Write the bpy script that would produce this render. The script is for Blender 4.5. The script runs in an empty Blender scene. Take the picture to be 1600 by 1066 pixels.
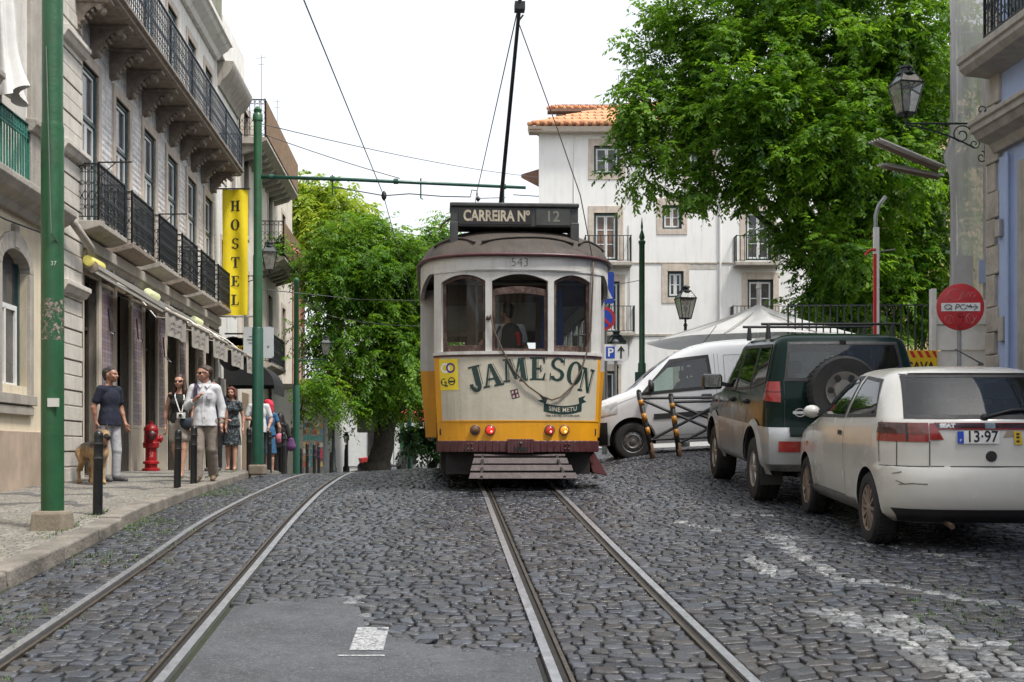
import bpy, math, random
import numpy as np
from mathutils import Vector, Matrix
SC = bpy.context.scene
C = SC.collection
RND = random.Random(11)
PI = math.pi
sin, cos, rad = math.sin, math.cos, math.radians
TH = math.atan(0.062)          # the street runs a little to the left

def lerp(a, b, t): return a + (b - a) * t
def interp(pts, y):
    if y <= pts[0][0]: return pts[0][1]
    for a, b in zip(pts, pts[1:]):
        if y <= b[0]: return a[1]+(b[1]-a[1])*(y-a[0])/(b[0]-a[0])
    return pts[-1][1]
def interp_np(pts, y):
    xs = [p[0] for p in pts]; zs = [p[1] for p in pts]
    return float(np.interp(y, xs, zs))

# ------------------------------------------------------------------ mesh builder
class MB:
    def __init__(s): s.v = []; s.f = []
    def add(s, vs, fs):
        n = len(s.v); s.v += [tuple(v) for v in vs]
        s.f += [tuple(i + n for i in f) for f in fs]; return s
    def box(s, x0, x1, y0, y1, z0, z1):
        return s.add([(x0,y0,z0),(x1,y0,z0),(x1,y1,z0),(x0,y1,z0),(x0,y0,z1),(x1,y0,z1),(x1,y1,z1),(x0,y1,z1)],
            [(3,2,1,0),(4,5,6,7),(0,1,5,4),(1,2,6,5),(2,3,7,6),(3,0,4,7)])
    def hexa(s, p):   # eight corners, bottom four then top four
        return s.add(p, [(3,2,1,0),(4,5,6,7),(0,1,5,4),(1,2,6,5),(2,3,7,6),(3,0,4,7)])
    def bar(s, a, b, w, h, up=(0,0,1)):     # rectangular bar between points
        a = Vector(a); b = Vector(b); d = (b - a).normalized()
        u = Vector(up)
        if abs(d.dot(u)) > .98: u = Vector((1,0,0))
        sx = d.cross(u).normalized() * (w/2); sz = sx.cross(d).normalized() * (h/2)
        return s.hexa([a-sx-sz, a+sx-sz, b+sx-sz, b-sx-sz, a-sx+sz, a+sx+sz, b+sx+sz, b-sx+sz])
    def prism(s, poly, fn, d0, d1):          # poly of (a,b); fn(a,b,d) -> xyz
        n = len(poly)
        vs = [fn(a,b,d0) for a,b in poly] + [fn(a,b,d1) for a,b in poly]
        fs = [tuple(range(n-1,-1,-1)), tuple(range(n,2*n))] + [(i,(i+1)%n,n+(i+1)%n,n+i) for i in range(n)]
        return s.add(vs, fs)
    def tube(s, pts, r, n=8, cap=True, flat=1.0):
        pts = [Vector(p) for p in pts]; k = len(pts)
        rs = r if isinstance(r, (list, tuple)) else [r]*k
        vs = []; prev = None
        for i, p in enumerate(pts):
            d = (pts[min(i+1,k-1)] - pts[max(i-1,0)])
            d = d.normalized() if d.length > 1e-9 else Vector((0,0,1))
            if prev is None:
                u = Vector((0,0,1)) if abs(d.z) < .9 else Vector((1,0,0))
                prev = d.cross(u).normalized()
            e1 = (prev - d * prev.dot(d))
            e1 = e1.normalized() if e1.length > 1e-6 else d.orthogonal().normalized()
            prev = e1; e2 = d.cross(e1)
            for j in range(n):
                a = 2*PI*j/n
                vs.append(p + e1*(cos(a)*rs[i]) + e2*(sin(a)*rs[i]*flat))
        fs = [(i*n+j, i*n+(j+1)%n, (i+1)*n+(j+1)%n, (i+1)*n+j) for i in range(k-1) for j in range(n)]
        if cap: fs += [tuple(range(n-1,-1,-1)), tuple(range((k-1)*n, k*n))]
        return s.add(vs, fs)
    def lathe(s, prof, n=16, o=(0,0,0), axis='z', cap=True, a0=0, sq=None):
        vs = []; k = len(prof); o = Vector(o)
        for r, h in prof:
            for j in range(n):
                a = 2*PI*j/n + a0
                p = (r*cos(a), r*sin(a), h)
                if axis == 'y': p = (p[0], p[2], p[1])
                if axis == 'x': p = (p[2], p[0], p[1])
                vs.append(o + Vector(p))
        fs = [(i*n+j, i*n+(j+1)%n, (i+1)*n+(j+1)%n, (i+1)*n+j) for i in range(k-1) for j in range(n)]
        if axis == 'y': fs = [f[::-1] for f in fs]
        if cap: fs += [tuple(range(n-1,-1,-1)), tuple(range((k-1)*n, k*n))]
        return s.add(vs, fs)
    def grid(s, fn, nu, nv):                 # fn(i/nu, j/nv)
        vs = [fn(i/nu, j/nv) for i in range(nu+1) for j in range(nv+1)]
        fs = [(i*(nv+1)+j, (i+1)*(nv+1)+j, (i+1)*(nv+1)+j+1, i*(nv+1)+j+1) for i in range(nu) for j in range(nv)]
        return s.add(vs, fs)
    def ring(s, c, r, t, n=10, plane='yz'):
        pts = []
        for j in range(n+1):
            a = 2*PI*j/n; p, q = r*cos(a), r*sin(a)
            pts.append((c[0], c[1]+p, c[2]+q) if plane == 'yz' else ((c[0]+p, c[1], c[2]+q) if plane == 'xz' else (c[0]+p, c[1]+q, c[2])))
        return s.tube(pts, t, 4, False)
    def xf(s, M):
        s.v = [tuple(M @ Vector(v)) for v in s.v]; return s
    def build(s, name, mat, parent=None, smooth=False, bevel=0, kind=None, loc=None, fix=True):
        me = bpy.data.meshes.new(name); me.from_pydata(s.v, [], s.f); 
        if fix: 
            import bmesh
            b = bmesh.new(); b.from_mesh(me); bmesh.ops.recalc_face_normals(b, faces=b.faces); b.to_mesh(me); b.free()
        me.update()
        return link(name, me, mat, parent, smooth, bevel, kind, loc)

def link(name, me, mat, parent=None, smooth=False, bevel=0, kind=None, loc=None):
    o = bpy.data.objects.new(name, me); C.objects.link(o)
    if mat: me.materials.append(mat)
    if smooth is True: me.polygons.foreach_set('use_smooth', [True]*len(me.polygons))
    elif smooth:
        me.polygons.foreach_set('use_smooth', [True]*len(me.polygons))
        sharp_edges(me, smooth)
    if parent: o.parent = parent
    if kind: o['kind'] = kind
    if loc: o.location = loc
    if bevel:
        m = o.modifiers.new('bevel', 'BEVEL'); m.width = bevel; m.segments = 2; m.limit_method = 'ANGLE'; m.angle_limit = rad(35)
        m.harden_normals = False
    return o

def sharp_edges(me, ang):
    import bmesh
    b = bmesh.new(); b.from_mesh(me)
    for e in b.edges:
        if len(e.link_faces) == 2 and e.calc_face_angle(0) > rad(ang): e.smooth = False
    b.to_mesh(me); b.free()

def empty(name, loc=(0,0,0), rz=0, label=None, cat=None, group=None):
    o = bpy.data.objects.new(name, None); C.objects.link(o); o.location = loc; o.rotation_euler = (0,0,rz)
    o.empty_display_size = .2
    return tag(o, label, cat, group)
def tag(o, label=None, cat=None, group=None, kind=None):
    if label: o['label'] = label
    if cat: o['category'] = cat
    if group: o['group'] = group
    if kind: o['kind'] = kind
    return o
CH = {}
def children(o): return [c for c in bpy.data.objects if c.parent == o]
def copy_tree(o, parent=None):
    c = o.copy(); C.objects.link(c); c.parent = parent
    for ch in children(o): copy_tree(ch, c)
    return c

# ------------------------------------------------------------------ materials
def nodes(name):
    m = bpy.data.materials.new(name); m.use_nodes = True
    nt = m.node_tree; b = nt.nodes['Principled BSDF']; return m, nt, b
def N(nt, t, **k):
    n = nt.nodes.new(t)
    for a, v in k.items():
        if a.startswith('i_'): n.inputs[a[2:].replace('_', ' ')].default_value = v
        else: setattr(n, a, v)
    return n
def L(nt, a, b): nt.links.new(a, b)
def rgb(c): return (c[0], c[1], c[2], 1)
def mixc(nt, f, a, b, blend='MIX'):
    n = N(nt, 'ShaderNodeMix', data_type='RGBA', blend_type=blend)
    for sock, v in ((n.inputs[0], f), (n.inputs[6], a), (n.inputs[7], b)):
        if hasattr(v, 'type') and hasattr(v, 'links'): L(nt, v, sock)
        elif isinstance(v, (int, float)): sock.default_value = v
        else: sock.default_value = rgb(v)
    return n.outputs[2]
def mathn(nt, op, a, b=0.0, clamp=False):
    n = N(nt, 'ShaderNodeMath', operation=op, use_clamp=clamp)
    for s_, v in ((n.inputs[0], a), (n.inputs[1], b)):
        if hasattr(v, 'links'): L(nt, v, s_)
        else: s_.default_value = v
    return n.outputs[0]
def maprange(nt, v, a, b, c=0, d=1):
    n = N(nt, 'ShaderNodeMapRange'); L(nt, v, n.inputs[0])
    for i, x in enumerate((a, b, c, d)): n.inputs[i+1].default_value = x
    return n.outputs[0]
def coords(nt, scale=(1,1,1), rot=(0,0,0), which='Object'):
    t = N(nt, 'ShaderNodeTexCoord'); m = N(nt, 'ShaderNodeMapping')
    m.inputs['Scale'].default_value = scale; m.inputs['Rotation'].default_value = rot
    L(nt, t.outputs[which], m.inputs['Vector']); return m.outputs[0]
def noise(nt, vec, scale, detail=4, rough=.6, out='Fac'):
    n = N(nt, 'ShaderNodeTexNoise'); n.inputs['Scale'].default_value = scale; n.inputs['Detail'].default_value = detail
    n.inputs['Roughness'].default_value = rough; L(nt, vec, n.inputs['Vector']); return n.outputs[out]
def bump(nt, b, h, dist=.01, strength=1.0):
    n = N(nt, 'ShaderNodeBump'); n.inputs['Distance'].default_value = dist; n.inputs['Strength'].default_value = strength
    L(nt, h, n.inputs['Height']); L(nt, n.outputs[0], b.inputs['Normal']); return n

MATS = {}
def mat(name, col, rough=.6, metal=0, var=.12, vs=6, bmp=0, bs=30, dirt=None, dirt_amt=.4, streak=False, spec=None, coat=0, emit=None, es=0, trans=0):
    if name in MATS: return MATS[name]
    m, nt, b = nodes(name); v = coords(nt)
    n1 = noise(nt, v, vs, 5)
    lo = tuple(max(0, c*(1-var)) for c in col); hi = tuple(min(1, c*(1+var)) for c in col)
    c = mixc(nt, maprange(nt, n1, .3, .7), lo, hi)
    if dirt:
        vv = coords(nt, (1, 1, .12 if streak else 1)); n2 = noise(nt, vv, vs*.7 if not streak else 5, 6, .7)
        c = mixc(nt, maprange(nt, n2, .48, .78, 0, dirt_amt), c, dirt)
    L(nt, c, b.inputs['Base Color'])
    r = maprange(nt, noise(nt, v, vs*2.3, 3), .3, .7, max(0.02, rough-.08), min(1, rough+.08)); L(nt, r, b.inputs['Roughness'])
    b.inputs['Metallic'].default_value = metal
    if spec is not None: b.inputs['Specular IOR Level'].default_value = spec
    if coat: b.inputs['Coat Weight'].default_value = coat; b.inputs['Coat Roughness'].default_value = .06
    if bmp: bump(nt, b, noise(nt, v, bs, 5), bmp)
    if emit: b.inputs['Emission Color'].default_value = rgb(emit); b.inputs['Emission Strength'].default_value = es
    MATS[name] = m; return m

def glass_mat(name, tint=(.8,.88,.86), op=.25, rough=.03, inner=(.02,.025,.025), refl=(.04,.9)):
    """thin pane: see-through with a reflecting surface"""
    if name in MATS: return MATS[name]
    m = bpy.data.materials.new(name); m.use_nodes = True; nt = m.node_tree; nt.nodes.clear()
    out = N(nt, 'ShaderNodeOutputMaterial'); tr = N(nt, 'ShaderNodeBsdfTransparent'); tr.inputs[0].default_value = rgb(tint)
    gl = N(nt, 'ShaderNodeBsdfGlossy'); gl.inputs['Roughness'].default_value = rough; gl.inputs['Color'].default_value = (1,1,1,1)
    df = N(nt, 'ShaderNodeBsdfDiffuse'); df.inputs[0].default_value = rgb(inner)
    v = coords(nt); nz = maprange(nt, noise(nt, v, 5, 5), .35, .75, op*.5, min(1, op*1.5))
    m1 = N(nt, 'ShaderNodeMixShader'); L(nt, nz, m1.inputs[0]); L(nt, tr.outputs[0], m1.inputs[1]); L(nt, df.outputs[0], m1.inputs[2])
    fr = N(nt, 'ShaderNodeLayerWeight'); fr.inputs[0].default_value = .25
    m2 = N(nt, 'ShaderNodeMixShader'); L(nt, maprange(nt, fr.outputs['Fresnel'], 0, 1, *refl), m2.inputs[0])
    L(nt, m1.outputs[0], m2.inputs[1]); L(nt, gl.outputs[0], m2.inputs[2]); L(nt, m2.outputs[0], out.inputs[0])
    MATS[name] = m; return m

# ------------------------------------------------------------------ distance-field modelling for bodies
def cap(a, b, ra, rb=None, sy=1.0): return ('c', a, b, ra, ra if rb is None else rb, sy)
def ell(c, r): return ('e', c, r)
def sdf_mesh(prims, vox=.011, k=.025, cuts=()):
    lo = np.array([1e9]*3); hi = -lo
    for p in prims:
        if p[0] == 'c':
            for q, r in ((p[1], p[3]), (p[2], p[4])): lo = np.minimum(lo, np.array(q)-r*1.05); hi = np.maximum(hi, np.array(q)+r*1.05)
        else: lo = np.minimum(lo, np.array(p[1])-np.array(p[2])); hi = np.maximum(hi, np.array(p[1])+np.array(p[2]))
    lo = lo - 3*vox; hi = hi + 3*vox
    n = np.ceil((hi-lo)/vox).astype(int)+1
    F = np.full(n, 1.0, np.float32)
    ax = [lo[i]+np.arange(n[i])*vox for i in range(3)]
    for p in prims:
        if p[0] == 'c':
            a = np.array(p[1], float); b = np.array(p[2], float); R_ = max(p[3], p[4])
            l = np.minimum(a, b)-R_; h = np.maximum(a, b)+R_
        else: l = np.array(p[1])-np.array(p[2]); h = np.array(p[1])+np.array(p[2])
        mg = k+3*vox
        i0 = np.maximum(0, np.floor((l-mg-lo)/vox).astype(int)); i1 = np.minimum(n, np.ceil((h+mg-lo)/vox).astype(int)+1)
        sl = tuple(slice(i0[i], i1[i]) for i in range(3))
        X, Y, Z = np.meshgrid(ax[0][sl[0]], ax[1][sl[1]], ax[2][sl[2]], indexing='ij')
        if p[0] == 'c':
            sy = p[5]; ab = b-a; ab2 = ab.copy(); ab2[1] /= sy
            px, py, pz = X-a[0], (Y-a[1])/sy, Z-a[2]
            t = np.clip((px*ab2[0]+py*ab2[1]+pz*ab2[2])/max(1e-9, ab2 @ ab2), 0, 1)
            d = np.sqrt((px-t*ab2[0])**2+(py-t*ab2[1])**2+(pz-t*ab2[2])**2)-(p[3]+(p[4]-p[3])*t)
            d = d*min(1, sy)
        else:
            c, r = p[1], p[2]
            q = np.sqrt(((X-c[0])/r[0])**2+((Y-c[1])/r[1])**2+((Z-c[2])/r[2])**2)
            d = (q-1)*min(r)
        f = F[sl]; hh = np.clip(.5+.5*(f-d)/k, 0, 1)
        F[sl] = f*(1-hh)+d*hh-k*hh*(1-hh)
    if cuts:
        X, Y, Z = np.meshgrid(*ax, indexing='ij')
        for (nx, ny, nz, dd) in cuts: F = np.maximum(F, nx*X+ny*Y+nz*Z-dd)
    return surfnets(F, lo, vox)
def surfnets(F, lo, h):
    S = F < 0
    cnt = sum(S[i:S.shape[0]-1+i, j:S.shape[1]-1+j, k:S.shape[2]-1+k].astype(np.int8) for i in (0,1) for j in (0,1) for k in (0,1))
    cells = np.argwhere((cnt > 0) & (cnt < 8)); idx = np.full(cnt.shape, -1, np.int64)
    idx[tuple(cells.T)] = np.arange(len(cells))
    offs = [(i,j,k) for i in (0,1) for j in (0,1) for k in (0,1)]
    val = np.stack([F[cells[:,0]+o[0], cells[:,1]+o[1], cells[:,2]+o[2]] for o in offs], 1)
    acc = np.zeros((len(cells), 3)); num = np.zeros(len(cells))
    for p in range(8):
        for q in range(p+1, 8):
            if sum(abs(offs[p][i]-offs[q][i]) for i in range(3)) != 1: continue
            f0, f1 = val[:,p], val[:,q]; mk = (f0 < 0) != (f1 < 0)
            t = np.where(mk, f0/np.where(mk, f0-f1, 1), 0)[:,None]
            acc += np.where(mk[:,None], np.array(offs[p])*(1-t)+np.array(offs[q])*t, 0); num += mk
    V = lo+(cells+acc/num[:,None])*h
    faces = []
    for a in range(3):
        b, c = (a+1)%3, (a+2)%3
        sl0 = [slice(1,-1)]*3; sl1 = [slice(1,-1)]*3
        sl0[a] = slice(0,-1); sl1[a] = slice(1,None)
        s0 = S[tuple(sl0)]; s1 = S[tuple(sl1)]
        e = np.argwhere(s0 != s1)
        if not len(e): continue
        pos = e.copy(); pos[:,b] += 1; pos[:,c] += 1
        flip = s0[tuple(e.T)]
        q = []
        for db, dc in ((-1,-1),(0,-1),(0,0),(-1,0)):
            w = pos.copy(); w[:,b] += db; w[:,c] += dc; q.append(idx[tuple(w.T)])
        q = np.stack(q, 1); q[~flip] = q[~flip][:, ::-1]
        faces.append(q[(q >= 0).all(1)])
    return V, np.concatenate(faces)
def np_mesh(name, V, Fq):
    me = bpy.data.meshes.new(name); V = np.asarray(V, np.float32); Fq = np.asarray(Fq, np.int32)
    me.vertices.add(len(V)); me.vertices.foreach_set('co', V.ravel())
    k = Fq.shape[1]; me.loops.add(Fq.size); me.loops.foreach_set('vertex_index', Fq.ravel())
    me.polygons.add(len(Fq)); me.polygons.foreach_set('loop_start', np.arange(0, Fq.size, k, dtype=np.int32))
    me.update(calc_edges=True); me.validate(); return me
def sdf_obj(name, prims, m, parent=None, vox=.011, k=.025, cuts=()):
    V, Fq = sdf_mesh(prims, vox, k, cuts)
    return link(name, np_mesh(name, V, Fq), m, parent, True)

# ------------------------------------------------------------------ lettering
def text_mb(mb, s, size, fn, depth=0, sx=1.0, bold=0, align='CENTER', spacing=1.0):
    cu = bpy.data.curves.new('lettering', 'FONT'); cu.body = s; cu.size = size; cu.align_x = align; cu.align_y = 'CENTER'
    cu.offset = bold; cu.space_character = spacing; cu.resolution_u = 4
    o = bpy.data.objects.new('lettering', cu)
    me = bpy.data.meshes.new_from_object(o)
    mb.add([fn(v.co.x*sx, v.co.y) for v in me.vertices], [tuple(p.vertices) for p in me.polygons])
    bpy.data.objects.remove(o); bpy.data.curves.remove(cu); bpy.data.meshes.remove(me)
    return mb
def arcband(cx, cy, ro, ri, a0, a1, n=18):
    out = []
    for i in range(n):
        p, q = rad(lerp(a0, a1, i/n)), rad(lerp(a0, a1, (i+1)/n))
        def w(t): return ri
        f0, f1 = lerp(0, 1, i/n), lerp(0, 1, (i+1)/n)
        out.append([(cx+ro[0]*cos(p), cy+ro[1]*sin(p)), (cx+ro[0]*cos(q), cy+ro[1]*sin(q)), (cx+ri[0]*cos(q), cy+ri[1]*sin(q)), (cx+ri[0]*cos(p), cy+ri[1]*sin(p))])
    return out
def rc(x0, y0, x1, y1): return [(x0,y0),(x1,y0),(x1,y1),(x0,y1)]
def glyph(c):
    s = .075
    if c == 'H': return .92, [rc(.1,s,.32,1-s), rc(.6,s,.82,1-s), rc(.32,.46,.6,.55), rc(0,0,.42,s), rc(0,1-s,.42,1), rc(.5,0,.92,s), rc(.5,1-s,.92,1)]
    if c == 'O': return .86, arcband(.43,.5,(.43,.52),(.2,.46),0,360,28)
    if c == 'S': return .66, arcband(.33,.745,(.31,.27),(.15,.185),15,265,16)+arcband(.33,.255,(.33,.27),(.15,.175),-165,85,16)+[[(.6,.7),(.64,.7),(.64,1.0),(.6,.98)],[(.0,.02),(.04,0),(.04,.32),(.0,.32)], [(.2,.56),(.3,.47),(.5,.42),(.42,.53)]]
    if c == 'T': return .8, [rc(.29,s,.51,.91), rc(0,.91,.8,1), rc(.17,0,.63,s), [(0,.91),(0,.68),(.05,.68),(.12,.91)], [(.8,.91),(.68,.91),(.75,.68),(.8,.68)]]
    if c == 'E': return .74, [rc(.1,s,.32,1-s), rc(0,0,.7,s), rc(0,1-s,.7,1), rc(.32,.46,.52,.55), rc(.48,.36,.54,.46), rc(.48,.55,.54,.65), [(.7,s),(.74,.32),(.69,.32),(.58,s)], [(.58,1-s),(.66,.74),(.71,.74),(.7,1-s)]]
    if c == 'L': return .7, [rc(.1,s,.32,1-s), rc(0,0,.66,s), rc(0,1-s,.44,1), [(.66,s),(.7,.34),(.65,.34),(.54,s)]]
    if c == 'J': return .62, [rc(.26,.2,.5,1-s), rc(.12,1-s,.62,1)]+arcband(.26,.2,(.24,.26),(.06,.12),-170,0,12)+[rc(.0,.14,.16,.3)]
    if c == 'A': return .98, [[(.1,s),(.2,s),(.5,1),(.42,1)], [(.62,s),(.88,s),(.58,1),(.42,1)], rc(.26,.3,.62,.38), rc(0,0,.32,s), rc(.52,0,.98,s)]
    if c == 'M': return 1.16, [[(.1,s),(.2,s),(.26,1-s),(.16,1-s)], [(.18,1),(.42,1),(.66,.1),(.54,.1)], [(.54,.1),(.62,.1),(.9,1),(.78,1)], [(.84,s),(1.08,s),(1.02,1-s),(.82,1-s)], rc(0,0,.32,s), rc(.74,0,1.16,s), rc(.06,1-s,.2,1), rc(.9,1-s,1.1,1)]
    if c == 'N': return 1.0, [rc(.13,s,.23,1-s), [(.1,1),(.34,1),(.9,0),(.74,0)], rc(.8,.0,.9,1-s), rc(0,0,.36,s), rc(0,1-s,.13,1), rc(.66,1-s,1.0,1)]
def glyph_mb(mb, c, fn, step=.0004):
    w, ps = glyph(c)
    for i, p in enumerate(ps): mb.add([fn(a, b, (i % 9)*step) for a, b in p], [tuple(range(len(p)))])
    return w
# ================================================================== terrain
PC = [(-20,-2.9),(0,-1.53),(3,-1.335),(6,-1.14),(8.5,-.985),(11,-.82),(13,-.685),(14.6,-.575),(15.6,-.52),(17,-.44),(18,-.4),(19,-.368),(20.2,-.344),(21.5,-.335),(22.7,-.343),(24,-.375),(26,-.46),(28,-.57),(31,-.73),(35,-.86),(40,-.92),(60,-.95),(150,-1.0),(900,-1.0)]
PR = [(-20,-2.7),(0,-1.42),(6,-1.045),(9.6,-.822),(10.3,-.782),(12.75,-.665),(13.8,-.575),(15.2,-.49),(16.45,-.405),(17.5,-.28),(19,-.13),(20.4,-.05),(22,-.02),(25,0),(30,.02),(45,.0),(60,-.3),(80,-.9),(900,-1.0)]
PS = [(-20,-2.7),(0,-1.38),(6,-1.04),(8.5,-.90),(9.5,-.845),(10.8,-.765),(12.5,-.66),(14,-.615),(16,-.56),(18.3,-.5),(20,-.44),(22,-.405),(24,-.4),(26,-.45),(28,-.57),(31,-.72),(35,-.85),(40,-.9),(60,-.93),(900,-.95)]
KX = [(-20,-2.2),(0,-3.0),(6,-3.4),(8.5,-3.57),(10.7,-3.72),(11.9,-3.85),(14,-4.06),(17.4,-4.4),(20.8,-4.62),(25,-4.95),(32,-5.4),(50,-6.5),(900,-60)]
def smooth(pts, y, w=.7): return sum(interp(pts, y+d*w) for d in (-1,-.5,0,.5,1))/5
_tab = {}
for _n, _p, _w in (('c',PC,.7),('r',PR,.7),('s',PS,.7),('k',KX,1)):
    _y = np.arange(-20, 900, .05); _tab[_n] = (sum(np.interp(_y+d*_w, [p[0] for p in _p], [p[1] for p in _p]) for d in (-1,-.5,0,.5,1))/5).tolist()
def tabv(n, y):
    t = min(18398.0, max(0.0, (y+20)*20)); i = int(t); T = _tab[n]; return T[i]+(T[i+1]-T[i])*(t-i)
def kerb_x(y): return tabv('k', y)
def side_z(y): return tabv('s', y)
def sst(a, b, x):
    t = min(1, max(0, (x-a)/(b-a))); return t*t*(3-2*t)
def road_z(x, y):
    c = tabv('c', y); r = tabv('r', y); g = side_z(y)-.09; k = kerb_x(y)
    if x < -.9: z = lerp(c, g, min(1.6, sst(k, -.9, -.9-(x-k)) if x > k else 1+.0*(k-x)))
    else: z = lerp(c, r, sst(.6, 2.7, x))
    if y > 17: z += max(0, x-2.6)*.05*sst(17, 20, y)*(1-sst(24, 40, y)) if x < 8 else .27*sst(17,20,y)*(1-sst(24,40,y))
    return z
def drape(name, poly_fn, nu, nv, off, m, kind='structure', parent=None):
    """sheet over the road: poly_fn(u,v)->(x,y)"""
    mb = MB()
    def f(u, v):
        x, y = poly_fn(u, v); return (x, y, road_z(x, y)+off)
    return mb.grid(f, nu, nv).build(name, m, parent, True, kind=kind, fix=False)

def cobble_mat(name, lo, hi, sx, sy, rand=.85, joint=(.012,.012,.011), edge=.09, bmp=.02, rough=(.34,.6), moss=0, mask=None, paint=None, rot=0, brown=.25):
    m, nt, b = nodes(name)
    v0 = coords(nt); v = coords(nt, (sx, sy, .001), (0,0,rot))
    wob = N(nt, 'ShaderNodeVectorMath', operation='ADD')
    nz = N(nt, 'ShaderNodeTexNoise'); nz.inputs['Scale'].default_value = 1.3; L(nt, v0, nz.inputs['Vector'])
    sc_ = N(nt, 'ShaderNodeVectorMath', operation='SCALE'); sc_.inputs['Scale'].default_value = 1.1; L(nt, nz.outputs['Color'], sc_.inputs[0])
    L(nt, v, wob.inputs[0]); L(nt, sc_.outputs[0], wob.inputs[1]); v = wob.outputs[0]
    n1 = N(nt, 'ShaderNodeTexVoronoi', voronoi_dimensions='2D', feature='F1'); n2 = N(nt, 'ShaderNodeTexVoronoi', voronoi_dimensions='2D', feature='DISTANCE_TO_EDGE')
    for n in (n1, n2):
        n.inputs['Scale'].default_value = 1; n.inputs['Randomness'].default_value = rand; L(nt, v, n.inputs['Vector'])
    wide = noise(nt, v0, .8, 5)
    fine = noise(nt, v0, 60, 5, .7)
    e = mathn(nt, 'SUBTRACT', n2.outputs['Distance'], mathn(nt, 'MULTIPLY', fine, .035))
    st = maprange(nt, e, .005, edge)
    sep = N(nt, 'ShaderNodeSeparateColor'); L(nt, n1.outputs['Color'], sep.inputs[0])
    c = mixc(nt, sep.outputs[0], lo, hi)
    c = mixc(nt, maprange(nt, wide, .45, .75, 0, brown), c, (.11,.09,.065))
    c = mixc(nt, maprange(nt, fine, .35, .75, .0, .35), c, (.02,.02,.022))
    c = mixc(nt, maprange(nt, sep.outputs[1], .75, 1, 0, .4), c, (.16,.17,.18))
    jc = joint
    if moss:
        mn = noise(nt, v0, .7, 3)
        jc = mixc(nt, maprange(nt, mn, .42, .62, 0, moss), joint, (.05,.085,.015))
    if paint:
        pn = maprange(nt, noise(nt, v0, 9, 6, .75), *paint)
        c = mixc(nt, pn, c, (.62,.63,.62))
    c = mixc(nt, st, jc, c)
    L(nt, c, b.inputs['Base Color'])
    L(nt, maprange(nt, mathn(nt, 'ADD', fine, mathn(nt, 'MULTIPLY', sep.outputs[2], .4)), .4, 1.1, rough[0], rough[1]), b.inputs['Roughness'])
    b.inputs['Specular IOR Level'].default_value = .5
    dome = N(nt, 'ShaderNodeMapRange', interpolation_type='SMOOTHSTEP'); L(nt, e, dome.inputs[0]); dome.inputs[1].default_value = -.02; dome.inputs[2].default_value = .20; dome = dome.outputs[0]
    h = mathn(nt, 'ADD', dome, mathn(nt, 'MULTIPLY', fine, .12))
    h = mathn(nt, 'ADD', h, mathn(nt, 'MULTIPLY', noise(nt, v0, 7, 3), .5))
    bump(nt, b, h, bmp)
    if mask is not None:      # broken alpha: the surface below shows through
        a = maprange(nt, noise(nt, v0, 3.1, 6, .7), mask[0], mask[1]); a2 = maprange(nt, sep.outputs[0], .05, .5)
        L(nt, mathn(nt, 'MULTIPLY', mathn(nt, 'MULTIPLY', a, mathn(nt, 'ADD', mathn(nt, 'MULTIPLY', a2, .6), .4)), st), b.inputs['Alpha'])
    MATS[name] = m; return m

road_m = cobble_mat('cobbles', (.030,.034,.043), (.082,.090,.106), 10.2, 8.6, .74, moss=.35, joint=(.005,.005,.0055), edge=.13, bmp=.014, brown=.12, rough=(.28,.52))
# one sheet to the horizon
ys = sorted(set([-20,-10,-5,-2,0]+[round(1+.25*i,3) for i in range(0,150)]+[40,42,45,50,55,60,70,80,100,130,170,230,320,450,620,900]))
xs = sorted(set([-300,-180,-100,-60,-40,-30,-25,-20,-16,-13]+[round(-11+.25*i,3) for i in range(0,92)]+[13,15,18,22,28,36,50,80,140,220,300]))
mb = MB(); nx = len(xs)
mb.v = [(x, y, road_z(x, y)-(0 if x > kerb_x(y)+.3 or y > 60 else .0)) for y in ys for x in xs]
mb.f = [(j*nx+i, j*nx+i+1, (j+1)*nx+i+1, (j+1)*nx+i) for j in range(len(ys)-1) for i in range(nx-1)]
bed = mb; 
for k_, v_ in enumerate(bed.v):
    if 3.5 < v_[1] < 25.2 and kerb_x(v_[1])-.3 < v_[0] < 9.5: bed.v[k_] = (v_[0], v_[1], v_[2]-.013)
bed_m, nt, b = nodes('sett_joint_dirt'); v = coords(nt)
c = mixc(nt, noise(nt, v, 30, 5), (.006,.006,.006), (.022,.020,.017)); c = mixc(nt, maprange(nt, noise(nt, v, .8, 4), .45, .68, 0, .7), c, (.03,.045,.012)); L(nt, c, b.inputs['Base Color']); b.inputs['Roughness'].default_value = .95
far_o = MB(); far_o.v = list(bed.v); far_o.f = [f for f in bed.f if not (3.4 < sum(bed.v[i][1] for i in f)/4 < 25)]; bed.f = [f for f in bed.f if 3.4 < sum(bed.v[i][1] for i in f)/4 < 25]
def prune(q):
    use = sorted({i for f in q.f for i in f}); mp = {a: b for b, a in enumerate(use)}; q.v = [q.v[i] for i in use]; q.f = [tuple(mp[i] for i in f) for f in q.f]; return q
prune(bed).build('cobbled_road', bed_m, None, True, kind='structure', fix=False); prune(far_o).build('far_road', road_m, None, True, kind='structure', fix=False)

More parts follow.
